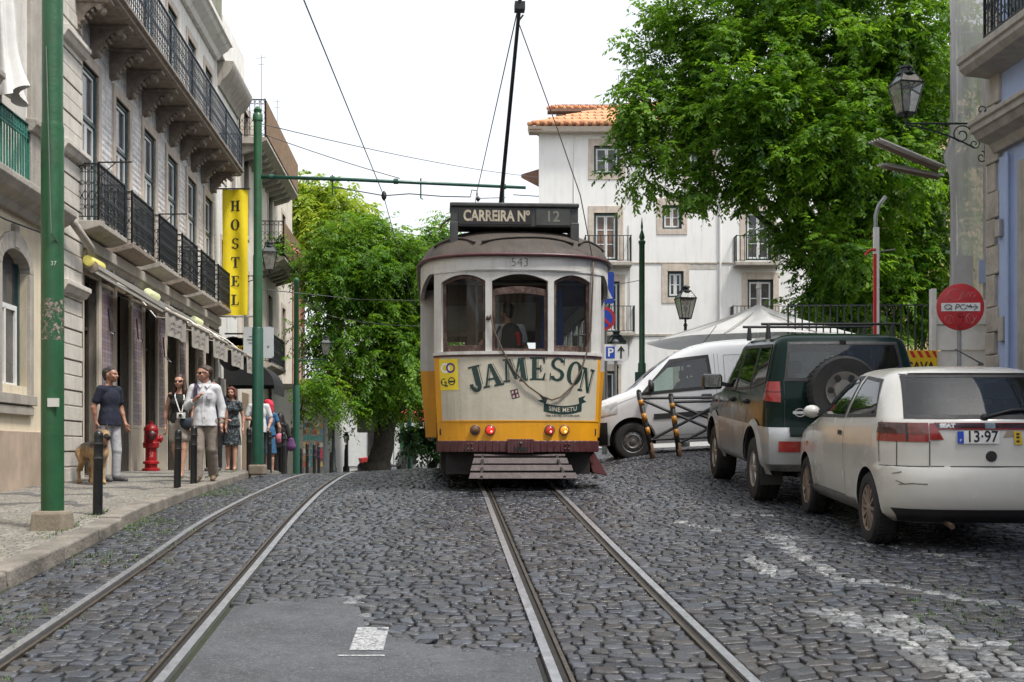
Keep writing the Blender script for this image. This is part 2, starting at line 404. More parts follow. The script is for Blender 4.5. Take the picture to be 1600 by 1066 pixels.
# pavement on the left, small limestone setts with darker wavy bands
def calcada(name, bands=True):
    m = cobble_mat(name, (.21,.195,.17), (.35,.33,.295), 15, 15, .9, (.07,.062,.052), .1, .006, (.55,.8), moss=.35, brown=.4)
    return m
pav_m = calcada('limestone_setts')
def pave_pt(u, v, y0=-5, y1=60):
    y = lerp(y0, y1, u); x = lerp(kerb_x(y)-.24, -6.9-.062*y-6, v**1.6); return x, y
mb = MB(); mb.grid(lambda u, v: (pave_pt(u, v)[0], pave_pt(u, v)[1], side_z(pave_pt(u, v)[1])+.03*v**1.6), 200, 12)
mb.build('left_pavement', pav_m, None, True, kind='structure', fix=False)
dark_band_m = cobble_mat('dark_band_surface', (.11,.11,.115), (.19,.19,.195), 15, 15, .9, (.05,.05,.05), .1, .006, (.55,.8), brown=.3, mask=(.30,.5))  # sett pattern in a darker tone, broken up by noise
def pav_z(x, y):
    x0 = kerb_x(y)-.24; x1 = -12.9-.062*y; v = min(1, max(0, (x-x0)/(x1-x0))); return side_z(y)+.03*v
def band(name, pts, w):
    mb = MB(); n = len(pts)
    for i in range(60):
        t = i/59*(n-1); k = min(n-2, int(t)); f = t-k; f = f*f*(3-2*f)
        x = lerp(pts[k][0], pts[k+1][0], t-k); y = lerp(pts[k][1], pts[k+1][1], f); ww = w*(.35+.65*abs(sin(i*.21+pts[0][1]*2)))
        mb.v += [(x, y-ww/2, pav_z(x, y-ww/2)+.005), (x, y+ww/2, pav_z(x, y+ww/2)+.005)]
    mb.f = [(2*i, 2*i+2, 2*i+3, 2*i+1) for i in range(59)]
    mb.build(name, dark_band_m, None, True, kind='structure', fix=False)
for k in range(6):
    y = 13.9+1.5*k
    band('dark_pavement_band', [(-4.75-.05*(y-13)-.1*(k % 2), y-.25), (-5.2-.055*(y-13), y+.25), (-5.75-.05*(y-13), y-.1), (-6.3-.05*(y-13), y+.3), (-6.7-.05*(y-13), y+.1)], .5)
# kerb stones, each block with its own small tilt
kb_m = mat('kerb_stone', (.20,.18,.155), .75, 0, .3, 3, .015, 22, (.045,.045,.035), .85)
mb = MB(); y = -3.0
while y < 42:
    l = RND.uniform(.75, 1.35); y1 = min(42, y+l-.012); e = RND.uniform(-.012, .014); f_ = RND.uniform(-.015, .015)
    n = 3
    for i in range(n):
        a = lerp(y, y1, i/n); b_ = lerp(y, y1, (i+1)/n)
        P = []
        for zz in (0, 1):
            for (q, s) in ((a, 0), (a, 1), (b_, 1), (b_, 0)):
                x = kerb_x(q)+f_+(.0 if s else -.26)-(.03 if zz and s else 0); top = side_z(q)+.012+e
                P.append((x, q, top if zz else top-.4))
        mb.add(P, [(4,5,6,7), (1,2,6,5), (4,7,3,0)] + ([(0,1,5,4)] if i == 0 else []) + ([(2,3,7,6)] if i == n-1 else []))
        # worn arris
    y += l
mb.build('left_kerb', kb_m, None, False, .018, kind='structure')
# right-hand pavement and kerb beside the parked cars
def rkx(y): return 5.05-.03*(y-12)
def rside(y): return road_z(5.0, y)+.12
mb = MB(); mb.grid(lambda u, v: (lerp(rkx(lerp(-4,19.5,u)), 16, v**1.5), lerp(-4,19.5,u), rside(lerp(-4,19.5,u))+.02), 60, 8)
mb.build('right_pavement', pav_m, None, True, kind='structure', fix=False)
mb = MB(); y = -4
while y < 19.4:
    y1 = min(19.45, y+RND.uniform(.8,1.3)); 
    P = [(rkx(q)+(.27 if s else .0), q, rside(q)+(.027 if zz else -.4)) for zz in (0,1) for (q, s) in ((y,0),(y,1),(y1-.01,1),(y1-.01,0))]
    mb.hexa(P); y = y1
mb.build('right_kerb', kb_m, None, False, .018, kind='structure')

# ------------------------------------------------------------------ tram tracks
def trk_r(y): return 1.06-.0614*y+(.0 if y < 22 else -.002*(y-22)**2*.3)
def trk_l(y): return interp([(-5,-1.3),(0,-1.72),(6.46,-2.24),(11.3,-2.63),(16,-3.0),(21.5,-3.36),(28,-3.8),(40,-4.6)], y)
steel = mat('worn_steel', (.58,.59,.62), .38, .9, .12, 14, dirt=(.28,.27,.26), dirt_amt=.5)
steel_d = mat('dark_rail_steel', (.10,.085,.07), .5, .6, .3, 18)
groove_m = mat('rail_groove', (.018,.016,.014), .9, 0, .4, 20)
def track(fx, label):
    t = empty('tram_track', (0,0,0), 0, label, 'tram track', 'grooved tram tracks set in the cobbles')
    for sd in (-1, 1):
        def strip(name, x0, x1, off, m, par, bev=0):
            mb = MB(); n = 180; yy = [lerp(-3, 36, i/n) for i in range(n+1)]
            for y in yy:
                xc = fx(y)+sd*.45; zc = road_z(xc, y)
                for (dx, dz) in ((x0,-.03),(x0,off),(x1,off),(x1,-.03)): mb.v.append((xc+sd*dx, y, zc+dz))
            for i in range(n):
                for j in range(3): mb.f.append((4*i+j, 4*i+j+1, 4*i+j+5, 4*i+j+4))
            return mb.build(name, m, par, False)
        r = strip('rail', -.002, .050, .014, steel, t)
        strip('groove', -.043, -.004, -.004, groove_m, r)
        strip('guard_lip', -.066, -.045, .011, steel_d, r)
    return t
track(trk_r, 'grooved tram track running from the bottom edge up under the yellow and white tram')
track(trk_l, 'grooved tram track beside the left kerb bending away in front of the bollards')
# ------------------------------------------------------------------ asphalt patch and worn paint
asph, nt, b = nodes('patched_asphalt'); v = coords(nt)
n1 = noise(nt, v, 1.6, 6, .65); n2 = noise(nt, v, 120, 3, .8)
c = mixc(nt, maprange(nt, n1, .3, .7), (.040,.043,.051), (.098,.104,.118)); n3 = noise(nt, v, 11, 6, .75); c = mixc(nt, maprange(nt, n3, .45, .7, 0, .55), c, (.035,.037,.042)); n4 = noise(nt, v, 45, 3, .7); c = mixc(nt, maprange(nt, n4, .55, .7, 0, .6), c, (.20,.205,.215)); ck = N(nt, 'ShaderNodeTexVoronoi', feature='DISTANCE_TO_EDGE'); ck.inputs['Scale'].default_value = 1.7; wv = N(nt, 'ShaderNodeVectorMath', operation='ADD'); L(nt, v, wv.inputs[0]); nw = N(nt, 'ShaderNodeTexNoise'); nw.inputs['Scale'].default_value = 3; nw.inputs['Detail'].default_value = 6; L(nt, v, nw.inputs['Vector']); L(nt, nw.outputs['Color'], wv.inputs[1]); L(nt, wv.outputs[0], ck.inputs['Vector']); c = mixc(nt, maprange(nt, ck.outputs['Distance'], .0, .012, .75, 0), c, (.015,.015,.016)); c = mixc(nt, maprange(nt, n2, .5, .75, 0, .6), c, (.20,.205,.21)); c = mixc(nt, maprange(nt, noise(nt, coords(nt, (1,.35,1)), 5, 6, .7), .55, .75, 0, .6), c, (.035,.036,.04))
L(nt, c, b.inputs['Base Color']); b.inputs['Roughness'].default_value = .85; bump(nt, b, n2, .006)
px2 = lambda px, Y: (px-800)*Y/1900
edge_pts = []
def patch():
    # outline along its far edge: distance against x, ragged
    far = [(-1.9, 7.9), (-1.55, 8.15), (-1.15, 8.22), (-1.02, 8.0), (-.92, 7.3), (-.75, 7.05), (-.5, 6.8), (-.1, 6.62), (.14, 6.6)]
    mb = MB(); nu, nv = 90, 60
    def f(u, v):
        x0 = None
        y1 = interp(far, lerp(-1.9, .14, u))+.025*math.sin(u*61)+.03*math.sin(u*173+1)+.022*math.sin(u*390)
        y = lerp(-3, y1, v); xl = trk_l(y)+.45+.10; xr = trk_r(y)-.45-.09
        x = lerp(xl, xr, u); return (x, y, road_z(x, y)+.007)
    mb.grid(f, nu, nv); mb.build('asphalt_patch', asph, None, True, kind='structure', fix=False)
patch()
pm, nt, b = nodes('worn_road_paint'); v = coords(nt); n1 = noise(nt, v, 34, 6, .8); n2 = noise(nt, v, 90, 4)
L(nt, mixc(nt, maprange(nt, n2, .3, .7), (.32,.33,.34), (.55,.56,.57)), b.inputs['Base Color']); b.inputs['Roughness'].default_value = .7
L(nt, maprange(nt, n1, .34, .58, .1, .9), b.inputs['Alpha'])
drape('lane_dash_marking', lambda u, v: (lerp(px2(537, 6.4), px2(592, 6.4), u)-.03*v, lerp(6.62, 7.22, v)), 6, 12, .012, pm)
drape('thin_stop_line', lambda u, v: (lerp(-.93, -.68, u), lerp(6.48, 6.51, v)), 6, 2, .012, pm)
STRIPES = []
def stripe(pts, w0, w1, amt=.9, off=0): STRIPES.append((pts, w0*.62, w1*.62, amt))
def gp(px, py):      # ground point seen at a pixel
    lo_, hi_ = 3, 60
    y = 3
    while y < 60:
        x = (px-800)*y/1900
        if -road_z(x, y)*1900/y < py-703: return (x, y)
        y += .01
    return (x, y)
stripe([(px2(565, 7.3)-.02, 7.3), (px2(565,8.3)-.05, 8.2)], .2, .2, .6)
stripe([gp(1150,806), gp(1230,808), gp(1290,818)], .08, .08)
stripe([gp(1205,835), gp(1250,868), gp(1300,900), gp(1335,915)], .22, .2)
stripe([gp(1230,840), gp(1330,850), gp(1420,858), gp(1550,890)], .12, .16, off=.006)
stripe([gp(1355,908), gp(1450,925), gp(1600,950)], .16, .14)
stripe([gp(1300,960), gp(1380,990), gp(1450,1020), gp(1520,1066)], .26, .34)
stripe([gp(1390,965), gp(1470,995), gp(1560,1025), gp(1640,1075)], .2, .3, off=.0065)
stripe([gp(1170,870), gp(1215,900)], .25, .2)
stripe([gp(1480,1000), gp(1560,1005), gp(1640,1012)], .12, .1)
stripe([gp(1060,815), gp(1120,830)], .1, .1)
# weeds and grass in the joints along the left gutter and behind the white car
grass_m = mat('joint_grass', (.075,.13,.03), .7, 0, .4, 5)
mb = MB()
def tuft(x, y, z, s):
    for _ in range(RND.randint(4, 8)):
        a = RND.uniform(0, 2*PI); l = s*RND.uniform(.5, 1.1); dx, dy = cos(a), sin(a); w = .004
        bx, by = x+RND.uniform(-.03,.03), y+RND.uniform(-.03,.03)
        mb.add([(bx-dy*w,by+dx*w,z),(bx+dy*w,by-dx*w,z),(bx+dx*l*.7,by+dy*l*.7,z+l)], [(0,1,2)])
for i in range(2000):
    y = RND.uniform(5.5, 19)**1; k = kerb_x(y); 
    x = k+.03+abs(RND.gauss(0, .38)); 
    if noise_ok := (sin(x*2.1+y*1.3)+sin(y*2.7)+RND.uniform(-1,1)) > .2: tuft(x, y, road_z(x, y)-.004, .036)
for i in range(300):
    p = gp(RND.uniform(1230,1400), RND.gauss(806,6)); tuft(p[0], p[1], road_z(*p)-.004, .02)
for i in range(300):
    p = gp(RND.uniform(1420,1600), RND.gauss(955,25)); tuft(p[0], p[1], road_z(*p)-.004, .025)
for i in range(120):
    y = RND.choice([11.05, 11.5, 12.6, 19.9, 22.2])+RND.gauss(0,.2); x = kerb_x(y)-.3-abs(RND.gauss(0,.1)); tuft(x, y, side_z(y), .03)
mb.build('joint_grass', grass_m, None, False, kind='stuff', fix=False)
# ================================================================== the setts themselves: every stone a worn, slightly tilted block
def nz_tab(n, y): return np.interp(y, np.arange(-20, 900, .05), np.array(_tab[n]))
def road_z_np(x, y):
    c, r, g, k = nz_tab('c', y), nz_tab('r', y), nz_tab('s', y)-.09, nz_tab('k', y)
    def ss(a, b, t): t = np.clip((t-a)/(b-a), 0, 1); return t*t*(3-2*t)
    zl = c+(g-c)*np.where(x > k, ss(k, -.9, -.9-(x-k)), 1); zr = c+(r-c)*ss(.6, 2.7, x)
    z = np.where(x < -.9, zl, zr); ex = np.where(x < 8, np.maximum(0, x-2.6)*.05, .27)
    return z+np.where(y > 17, ex*ss(17, 20, y)*(1-ss(24, 40, y)), 0)
def setts():
    g = np.random.default_rng(4); R_ = []
    y = 4.6
    far = [(-1.9, 7.9), (-1.55, 8.15), (-1.15, 8.22), (-1.02, 8.0), (-.92, 7.3), (-.75, 7.05), (-.5, 6.8), (-.1, 6.62), (.14, 6.6)]
    while y < 25:
        d = g.uniform(.082, .132)
        brk = [kerb_x(y)+.03]
        for fx in (trk_l, trk_r):
            for sd in (-1, 1):
                a, b = fx(y)+sd*.45+sd*.055, fx(y)+sd*.45-sd*.072
                brk += [min(a, b), max(a, b)]
        brk.append(rkx(y)-.02 if y < 19.4 else 9.0)
        for k in range(0, len(brk), 2):
            a, b = brk[k], brk[k+1]
            if b-a < .05: continue
            n = max(1, int(round((b-a)/.106))); w = g.uniform(.5, 1.6, n); w = w/w.sum()*(b-a); xs_ = a+np.concatenate([[0], np.cumsum(w)])
            for i in range(n): R_.append((xs_[i], xs_[i+1], y, y+d, k))
        y += d
    R_ = np.array(R_); x0, x1, y0, y1 = R_[:,0], R_[:,1], R_[:,2], R_[:,3]; cx, cy = (x0+x1)/2, (y0+y1)/2
    # leave out what the asphalt covers
    xl = np.array([trk_l(v)+.55 for v in cy]); xr = np.array([trk_r(v)-.54 for v in cy]); u = np.clip((cx-xl)/(xr-xl), 0, 1)
    edge = np.interp(-1.9+2.04*u, [f[0] for f in far], [f[1] for f in far])
    keep = ~((cx > xl-.08) & (cx < xr+.08) & (cy < edge-.03)); x0, x1, y0, y1, cx, cy = (v[keep] for v in (x0, x1, y0, y1, cx, cy)); n = len(cx)
    wob = lambda x, yy: .05*np.sin(x*1.9+yy*.7)+.03*np.sin(x*4.3-yy*1.1+1)+.02*np.sin(x*9.1+yy*2.3)
    gap = g.uniform(.007, .016, n); a, b, c, d = x0+gap*.5, x1-gap*.5, y0+gap*.5, y1-gap*.5
    qx, qy = (b-a)*g.uniform(.07, .2, n), (d-c)*g.uniform(.07, .2, n)
    PX = np.stack([a+qx, b-qx, b, b, b-qx, a+qx, a, a], 1); PY = np.stack([c, c, c+qy, d-qy, d, d, d-qy, c+qy], 1)
    jit = np.minimum(b-a, d-c)[:,None]
    PX = PX+g.normal(0, .055, (n,8))*jit; PY = PY+g.normal(0, .055, (n,8))*jit
    sk = g.normal(0, .16, n)[:,None]; PY = PY+sk*(PX-cx[:,None])*.7; PX = PX+g.normal(0, .12, n)[:,None]*(PY-cy[:,None])
    h = g.normal(.010, .0026, n); tx, ty = g.normal(0, .045, n), g.normal(0, .045, n)
    V = []
    for (s_, dz) in ((1.0, -.035), (.99, -.007), (.92, -.001), (.66, .0008)):
        X = cx[:,None]+(PX-cx[:,None])*s_; Y = cy[:,None]+(PY-cy[:,None])*s_
        Z = dz+h[:,None]+tx[:,None]*(X-cx[:,None])+ty[:,None]*(Y-cy[:,None])+g.normal(0, .0006, (n,8))
        Yw = Y+wob(X, Y); V.append(np.stack([X, Yw, Z+road_z_np(X, Yw)], 2))
    V = np.stack(V, 1); nv = 32          # stones x rings x 8 x 3
    Fq = []
    for r in range(3):
        for j in range(8): Fq.append([r*8+j, r*8+(j+1)%8, (r+1)*8+(j+1)%8, (r+1)*8+j])
    Fq = np.array(Fq); base = (np.arange(n)*nv)[:,None,None]
    quads = (Fq[None]+base).reshape(n, -1); caps = np.arange(24, 32)[None]+np.arange(n)[:,None]*nv
    loops = np.concatenate([quads, caps], 1).ravel().astype(np.int32)
    per = np.concatenate([np.full(24, 4), [8]]); tot = np.tile(per, n); st = np.concatenate([[0], np.cumsum(tot)[:-1]]).astype(np.int32)
    me = bpy.data.meshes.new('granite_setts'); me.vertices.add(n*nv); me.vertices.foreach_set('co', V.astype(np.float32).ravel())
    me.loops.add(len(loops)); me.loops.foreach_set('vertex_index', loops); me.polygons.add(len(tot)); me.polygons.foreach_set('loop_start', st); me.update(calc_edges=True)
    me.polygons.foreach_set('use_smooth', np.ones(len(tot), bool))
    tone = np.clip(g.normal(.42, .27, n), 0, 1); warm = np.clip(g.normal(.28, .3, n)+.35*np.exp(-((cx-1.9)/1.6)**2-((cy-6.0)/1.4)**2), 0, 1)
    paint = np.zeros(n)
    for pts, w0, w1, amt in STRIPES:
        for (p, q) in zip(pts, pts[1:]):
            dx, dy = q[0]-p[0], q[1]-p[1]; l2 = dx*dx+dy*dy; t = np.clip(((cx-p[0])*dx+(cy-p[1])*dy)/l2, 0, 1)
            dist = np.hypot(cx-p[0]-t*dx, cy-p[1]-t*dy); w = (w0+w1)/4
            paint = np.maximum(paint, amt*np.clip(1.25-dist/w*.75, 0, 1)*(dist < w*1.5))
    paint *= g.uniform(.35, 1.0, n)
    for nm_, val in (('tone', tone), ('warm', warm), ('paint', paint)):
        at = me.attributes.new(nm_, 'FLOAT', 'FACE'); at.data.foreach_set('value', np.repeat(val, 25).astype(np.float32))
    m, nt, b_ = nodes('granite_sett'); v = coords(nt); A = lambda k: N(nt, 'ShaderNodeAttribute', attribute_name=k).outputs['Fac']
    fine = noise(nt, v, 70, 5, .75); med = noise(nt, v, 16, 4, .6); wide = noise(nt, v, .9, 4)
    col = mixc(nt, A('tone'), (.014,.017,.026), (.078,.089,.112)); col = mixc(nt, mathn(nt, 'MULTIPLY', A('warm'), .55), col, (.085,.072,.055))
    col = mixc(nt, maprange(nt, fine, .42, .75, 0, .55), col, (.015,.015,.017)); col = mixc(nt, maprange(nt, med, .55, .8, 0, .4), col, (.14,.145,.155)); col = mixc(nt, maprange(nt, wide, .5, .75, 0, .45), col, (.035,.035,.037))
    pm_ = mathn(nt, 'MULTIPLY', A('paint'), maprange(nt, mathn(nt, 'ADD', mathn(nt, 'MULTIPLY', noise(nt, v, 24, 5, .75), .7), mathn(nt, 'MULTIPLY', fine, .3)), .42, .56)); col = mixc(nt, pm_, col, (.46,.47,.47))
    L(nt, col, b_.inputs['Base Color']); L(nt, maprange(nt, mathn(nt, 'ADD', med, mathn(nt, 'MULTIPLY', A('tone'), .3)), .4, .95, .17, .46), b_.inputs['Roughness']); bump(nt, b_, mathn(nt, 'ADD', fine, mathn(nt, 'MULTIPLY', med, 1.2)), .0035)
    link('granite_setts', me, m, None, None, kind='structure')
setts()
# ================================================================== helpers for facades (local x = out of the wall, y = along it)
def walls(mb, y0, y1, z0, z1, holes, x=0, dep=.22):
    ysn = sorted({y0, y1} | {h[0] for h in holes} | {h[1] for h in holes}); zsn = sorted({z0, z1} | {h[2] for h in holes} | {h[3] for h in holes})
    for a, b in zip(ysn, ysn[1:]):
        for c, d in zip(zsn, zsn[1:]):
            if any(h[0] <= a and b <= h[1] and h[2] <= c and d <= h[3] for h in holes): continue
            mb.add([(x,a,c),(x,b,c),(x,b,d),(x,a,d)], [(0,1,2,3)])
    for (a, b, c, d) in holes:
        mb.add([(x,a,c),(x,b,c),(x,b,d),(x,a,d),(x-dep,a,c),(x-dep,b,c),(x-dep,b,d),(x-dep,a,d)], [(0,4,5,1),(1,5,6,2),(2,6,7,3),(3,7,4,0)])
    return mb
def frame(mb, x0, x1, y0, y1, z0, z1, t, bottom=True, tb=None):
    mb.box(x0, x1, y0, y0+t, z0, z1); mb.box(x0, x1, y1-t, y1, z0, z1); mb.box(x0, x1, y0+t, y1-t, z1-(tb or t), z1)
    if bottom: mb.box(x0, x1, y0+t, y1-t, z0, z0+t)
    return mb
def profile(mb, pts, y0, y1):        # moulding: (x,z) polygon run along y
    return mb.prism(pts, lambda a, b, d: (a, d, b), y0, y1)
def railing(mb, pts, z0, z1, sp=.1, r=.008, rich=True, rail=.022):
    for (a, b) in zip(pts, pts[1:]):
        a = Vector(a); b = Vector(b); n = max(2, int((b-a).length/sp)); H = z1-z0
        mb.bar((a.x,a.y,z1), (b.x,b.y,z1), rail*2, rail); mb.bar((a.x,a.y,z0+.06), (b.x,b.y,z0+.06), rail, rail*.7)
        if rich: mb.bar((a.x,a.y,z1-.13), (b.x,b.y,z1-.13), rail*.6, rail*.6)
        d = (b-a)/n; pl = 'yz' if abs(d.y) > abs(d.x) else 'xz'
        for i in range(n+1):
            p = a+d*i
            if i in (0, n): mb.bar((p.x,p.y,z0), (p.x,p.y,z1+.03), .03, .03)
            else: mb.bar((p.x,p.y,z0+.06), (p.x,p.y,z1), r*2, r*2)
            if rich and i < n:
                q = p+d*.5
                mb.ring((q.x,q.y,z1-.065), min(.055, d.length*.42), .006, 8, pl)
                e = p+d
                mb.bar((p.x,p.y,z0+H*.34), (e.x,e.y,z0+H*.54), .009, .009); mb.bar((e.x,e.y,z0+H*.34), (p.x,p.y,z0+H*.54), .009, .009)
                mb.ring((q.x,q.y,z0+H*.24), d.length*.4, .006, 8, pl); mb.ring((q.x,q.y,z0+H*.66), d.length*.36, .006, 8, pl)
                mb.lathe([(.003,-.02),(.02,0),(.003,.02)], 6, (q.x,q.y,z0+H*.44), cap=False)
    return mb
stone_m = mat('pink_limestone', (.50,.43,.36), .7, 0, .16, 4, .006, 40, (.16,.13,.11), .55, True)
grey_stone = mat('grey_limestone', (.36,.33,.285), .72, 0, .16, 4, .008, 30, (.10,.09,.08), .6, True)
corbel_m = mat('weathered_corbel_stone', (.25,.205,.165), .8, 0, .3, 9, .01, 30, (.07,.06,.05), .7)
white_pl = mat('white_plaster', (.70,.685,.645), .8, 0, .09, 2.5, .003, 30, (.30,.265,.22), .6, True)
cream_pl = mat('cream_plaster', (.66,.58,.43), .8, 0, .08, 2.5, .003, 30, (.36,.29,.2), .45, True)
iron = mat('black_ironwork', (.018,.022,.026), .42, .3, .3, 20)
iron_b = mat('blue_black_ironwork', (.03,.042,.055), .4, .3, .3, 20)
green_wood = mat('dark_green_joinery', (.02,.05,.05), .4, 0, .2, 12)
white_wood = mat('white_joinery', (.66,.67,.66), .5, 0, .07, 12)
win_glass = mat('window_glass', (.05,.055,.06), .06, 0, .6, 1.7, .001, 3, (.20,.18,.16), .6)
shop_glass = mat('shop_glass', (.012,.014,.014), .04, 0, .5, 2, .001, 2)
curtain = mat('net_curtain', (.42,.41,.39), .8, 0, .15, 9)
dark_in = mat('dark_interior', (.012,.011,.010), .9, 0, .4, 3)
black_m = mat('matt_black', (.012,.012,.013), .55, 0, .3, 8)
# silvery relief tiles on the upper wall
def tile_mat(name, c1, c2, c3, sc, bm=.004, rough=.3):
    m, nt, b = nodes(name); v = coords(nt)
    mp = N(nt, 'ShaderNodeSeparateXYZ'); L(nt, v, mp.inputs[0])
    cb = N(nt, 'ShaderNodeCombineXYZ'); L(nt, mp.outputs[1], cb.inputs[0]); L(nt, mp.outputs[2], cb.inputs[1])
    vo = N(nt, 'ShaderNodeTexVoronoi', voronoi_dimensions='2D', feature='F1', distance='MANHATTAN'); vo.inputs['Scale'].default_value = sc; vo.inputs['Randomness'].default_value = 0; L(nt, cb.outputs[0], vo.inputs['Vector'])
    ch = N(nt, 'ShaderNodeTexBrick'); ch.inputs['Scale'].default_value = sc*.5; ch.offset = 0; ch.inputs['Mortar Size'].default_value = .025; ch.inputs['Brick Width'].default_value = 1; ch.inputs['Row Height'].default_value = 1
    ch.inputs['Color1'].default_value = (1,1,1,1); ch.inputs['Color2'].default_value = (.84,.84,.86,1); ch.inputs['Mortar'].default_value = (.3,.3,.3,1); L(nt, cb.outputs[0], ch.inputs['Vector'])
    nz = noise(nt, v, 5.5, 5, .75)
    d = maprange(nt, vo.outputs['Distance'], .15, .5)
    c = mixc(nt, d, c1, c2); c = mixc(nt, maprange(nt, nz, .46, .60, 0, .8), c, c3); c = mixc(nt, 1.0, c, ch.outputs[0], 'MULTIPLY')
    L(nt, c, b.inputs['Base Color']); b.inputs['Roughness'].default_value = rough; bump(nt, b, mathn(nt, 'ADD', vo.outputs['Distance'], mathn(nt, 'MULTIPLY', nz, .6)), bm*4)
    MATS[name] = m; return m
tile_up = tile_mat('lilac_relief_tiles', (.88,.86,.84), (.72,.70,.69), (.40,.375,.37), 9, .005)
tile_dn = tile_mat('blue_and_rust_tiles', (.50,.40,.39), (.22,.17,.25), (.36,.25,.20), 10, .001, .25)
tile_dk = tile_mat('dark_fascia_tiles', (.12,.115,.12), (.06,.06,.065), (.10,.09,.085), 9, .003)
bronze = mat('brown_metal', (.10,.08,.065), .5, .4, .2, 9)

def window_unit(par, y0, y1, z0, z1, x=-.12, two=True, transom=None, fm=green_wood, sm=white_wood, pane_m=win_glass, ft=.06, muntins=2, curt=False):
    """frame (part) with sash and pane sub-parts, set back in its opening"""
    f = frame(MB(), x-.05, x+.02, y0, y1, z0, z1, ft)
    if transom: f.box(x-.05, x+.02, y0+ft, y1-ft, transom-.035, transom+.035)
    fo = f.build('window', fm, par, bevel=.004)
    s = MB(); zt = transom-.035 if transom else z1-ft; ym = (y0+y1)/2; t = .065
    hal = ((y0+ft, ym), (ym, y1-ft)) if two else ((y0+ft, y1-ft),)
    for (a, b) in hal:
        frame(s, x-.045, x-.008, a+.004, b-.004, z0+ft+.003, zt-.003, t)
        for k in range(1, muntins): 
            zz = lerp(z0+ft, zt, k/muntins); s.box(x-.04, x-.014, a+t, b-t, zz-.018, zz+.018)
    if transom and z1-transom > .3: frame(s, x-.045, x-.008, y0+ft+.004, y1-ft-.004, transom+.04, z1-ft-.003, t*.8)
    s.build('sash', sm, fo, bevel=.003)
    MB().box(x-.036, x-.03, y0+ft*.5, y1-ft*.5, z0+ft*.5, z1-ft*.5).build('pane', pane_m, fo)
    if curt:
        mb = MB(); mb.grid(lambda u, v: (x-.09+.02*sin(u*40), lerp(y0+ft, y1-ft, u), lerp(z0+.1, z1-.1, v)), 40, 2); mb.build('curtain', curtain, fo, True)
    return fo
def surround(par, y0, y1, z0, z1, w=.14, x=.03, m=stone_m, sill=True, back=-.18):
    s = frame(MB(), back, x, y0-w, y1+w, z0-(w if sill else 0), z1+w*1.25, w, sill, w*1.25)
    return s.build('window_surround', m, par, bevel=.008)

# ================================================================== tiled hostel building
FX, FR = (-5.75,0,0), TH
hb = empty('hostel_building', FX, FR, 'hostel building faced in lilac relief tiles with a long iron balcony and six small ones', 'building')
Y0, Y1 = 19.35, 31.6
wc = [20.15+2.1*k for k in range(6)]
h1 = [(c-.5, c+.5, 3.62, 6.32) for c in wc]; h2 = [(c-.48, c+.48, 7.22, 9.55) for c in wc]
walls(MB(), Y0, Y1-.0, 3.36, 7.04, h1).build('tiled_wall', tile_up, hb)
walls(MB(), Y0, Y1, 7.04, 10.2, h2, .0).build('upper_wall', white_pl, hb)
ops = [(19.72,20.6),(21.75,22.75),(23.85,24.9),(25.85,26.9),(28.0,29.0),(30.1,31.1)]
walls(MB(), Y0, Y1, -1.2, 3.36, [(a, b, -1.2 if i % 2 else -.52-.03*i, 2.85) for i, (a, b) in enumerate(ops)], 0, .3).build('shop_front_wall', tile_dk, hb)
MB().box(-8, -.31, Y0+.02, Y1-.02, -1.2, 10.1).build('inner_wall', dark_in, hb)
for (y0, y1, z0, z1) in h1:
    surround(hb, y0, y1, z0, z1, .15, .035, sill=False); window_unit(hb, y0, y1, z0, z1, x=-.045, transom=5.45, muntins=1, curt=False)
for (y0, y1, z0, z1) in h2:
    surround(hb, y0, y1, z0, z1, .14, .03, sill=False); window_unit(hb, y0, y1, z0, z1, x=-.05, transom=8.9, muntins=2)
for i, (a, b) in enumerate(ops):            # shop openings: cream stone frames, tile panels on the piers
    zb = -.5-.033*i
    frame(MB(), -.28, .05, a-.13, b+.13, -1.1, 2.99, .13, False).build('doorway_surround', mat('cream_stone', (.54,.475,.385), .65, 0, .1, 4, .003, 40, (.28,.23,.18), .4, True), hb, bevel=.008)
    if i % 2 == 0:
        f = frame(MB(), -.2, -.12, a, b, zb+.05, 2.86, .055); f.box(-.2, -.12, a+.055, b-.055, 2.0, 2.05)
        d = f.build('shop_window', bronze, hb, bevel=.004); MB().box(-.17, -.16, a+.03, b-.03, zb+.08, 2.83).build('pane', shop_glass, d)
    else:
        f = frame(MB(), -.24, -.16, a, b, -1.1, 2.86, .06, False); f.box(-.24, -.16, a+.06, b-.06, 2.0, 2.08)
        d = f.build('shop_door', mat('black_frame_and_shade', (.008,.007,.007), .9, 0, .3, 6, spec=.1), hb); MB().box(-.28,-.27,a,b,-1.1,2.05).build('doorway_shade', MATS['black_frame_and_shade'], d); MB().box(-.2, -.19, a+.03, b-.03, 2.06, 2.83).build('pane', shop_glass, d)  # near-black panel paints the shade inside the open doorway
        MB().box(-.3, .12, a+.01, b-.01, -1.1, zb+.10).build('door_step', grey_stone, hb, bevel=.01)
for (a, b) in zip([o[1] for o in ops], [o[0] for o in ops[1:]]):
    MB().box(0, .028, a+.2, b-.2, .42, 2.72).build('tile_panel', tile_dn, hb)
    MB().box(-.02, .035, a+.131, b-.131, -1.2, .40).build('plinth', MATS['cream_stone'], hb, bevel=.008)
    frame(MB(), 0, .036, a+.135, b-.135, .405, 2.86, .062).build('panel_border', MATS['cream_stone'], hb, bevel=.004)
profile(MB(), [(0,3.1),(.07,3.1),(.12,3.2),(.17,3.22),(.17,3.4),(.0,3.42)], Y0-.02, Y1).build('string_course', grey_stone, hb, bevel=.006)
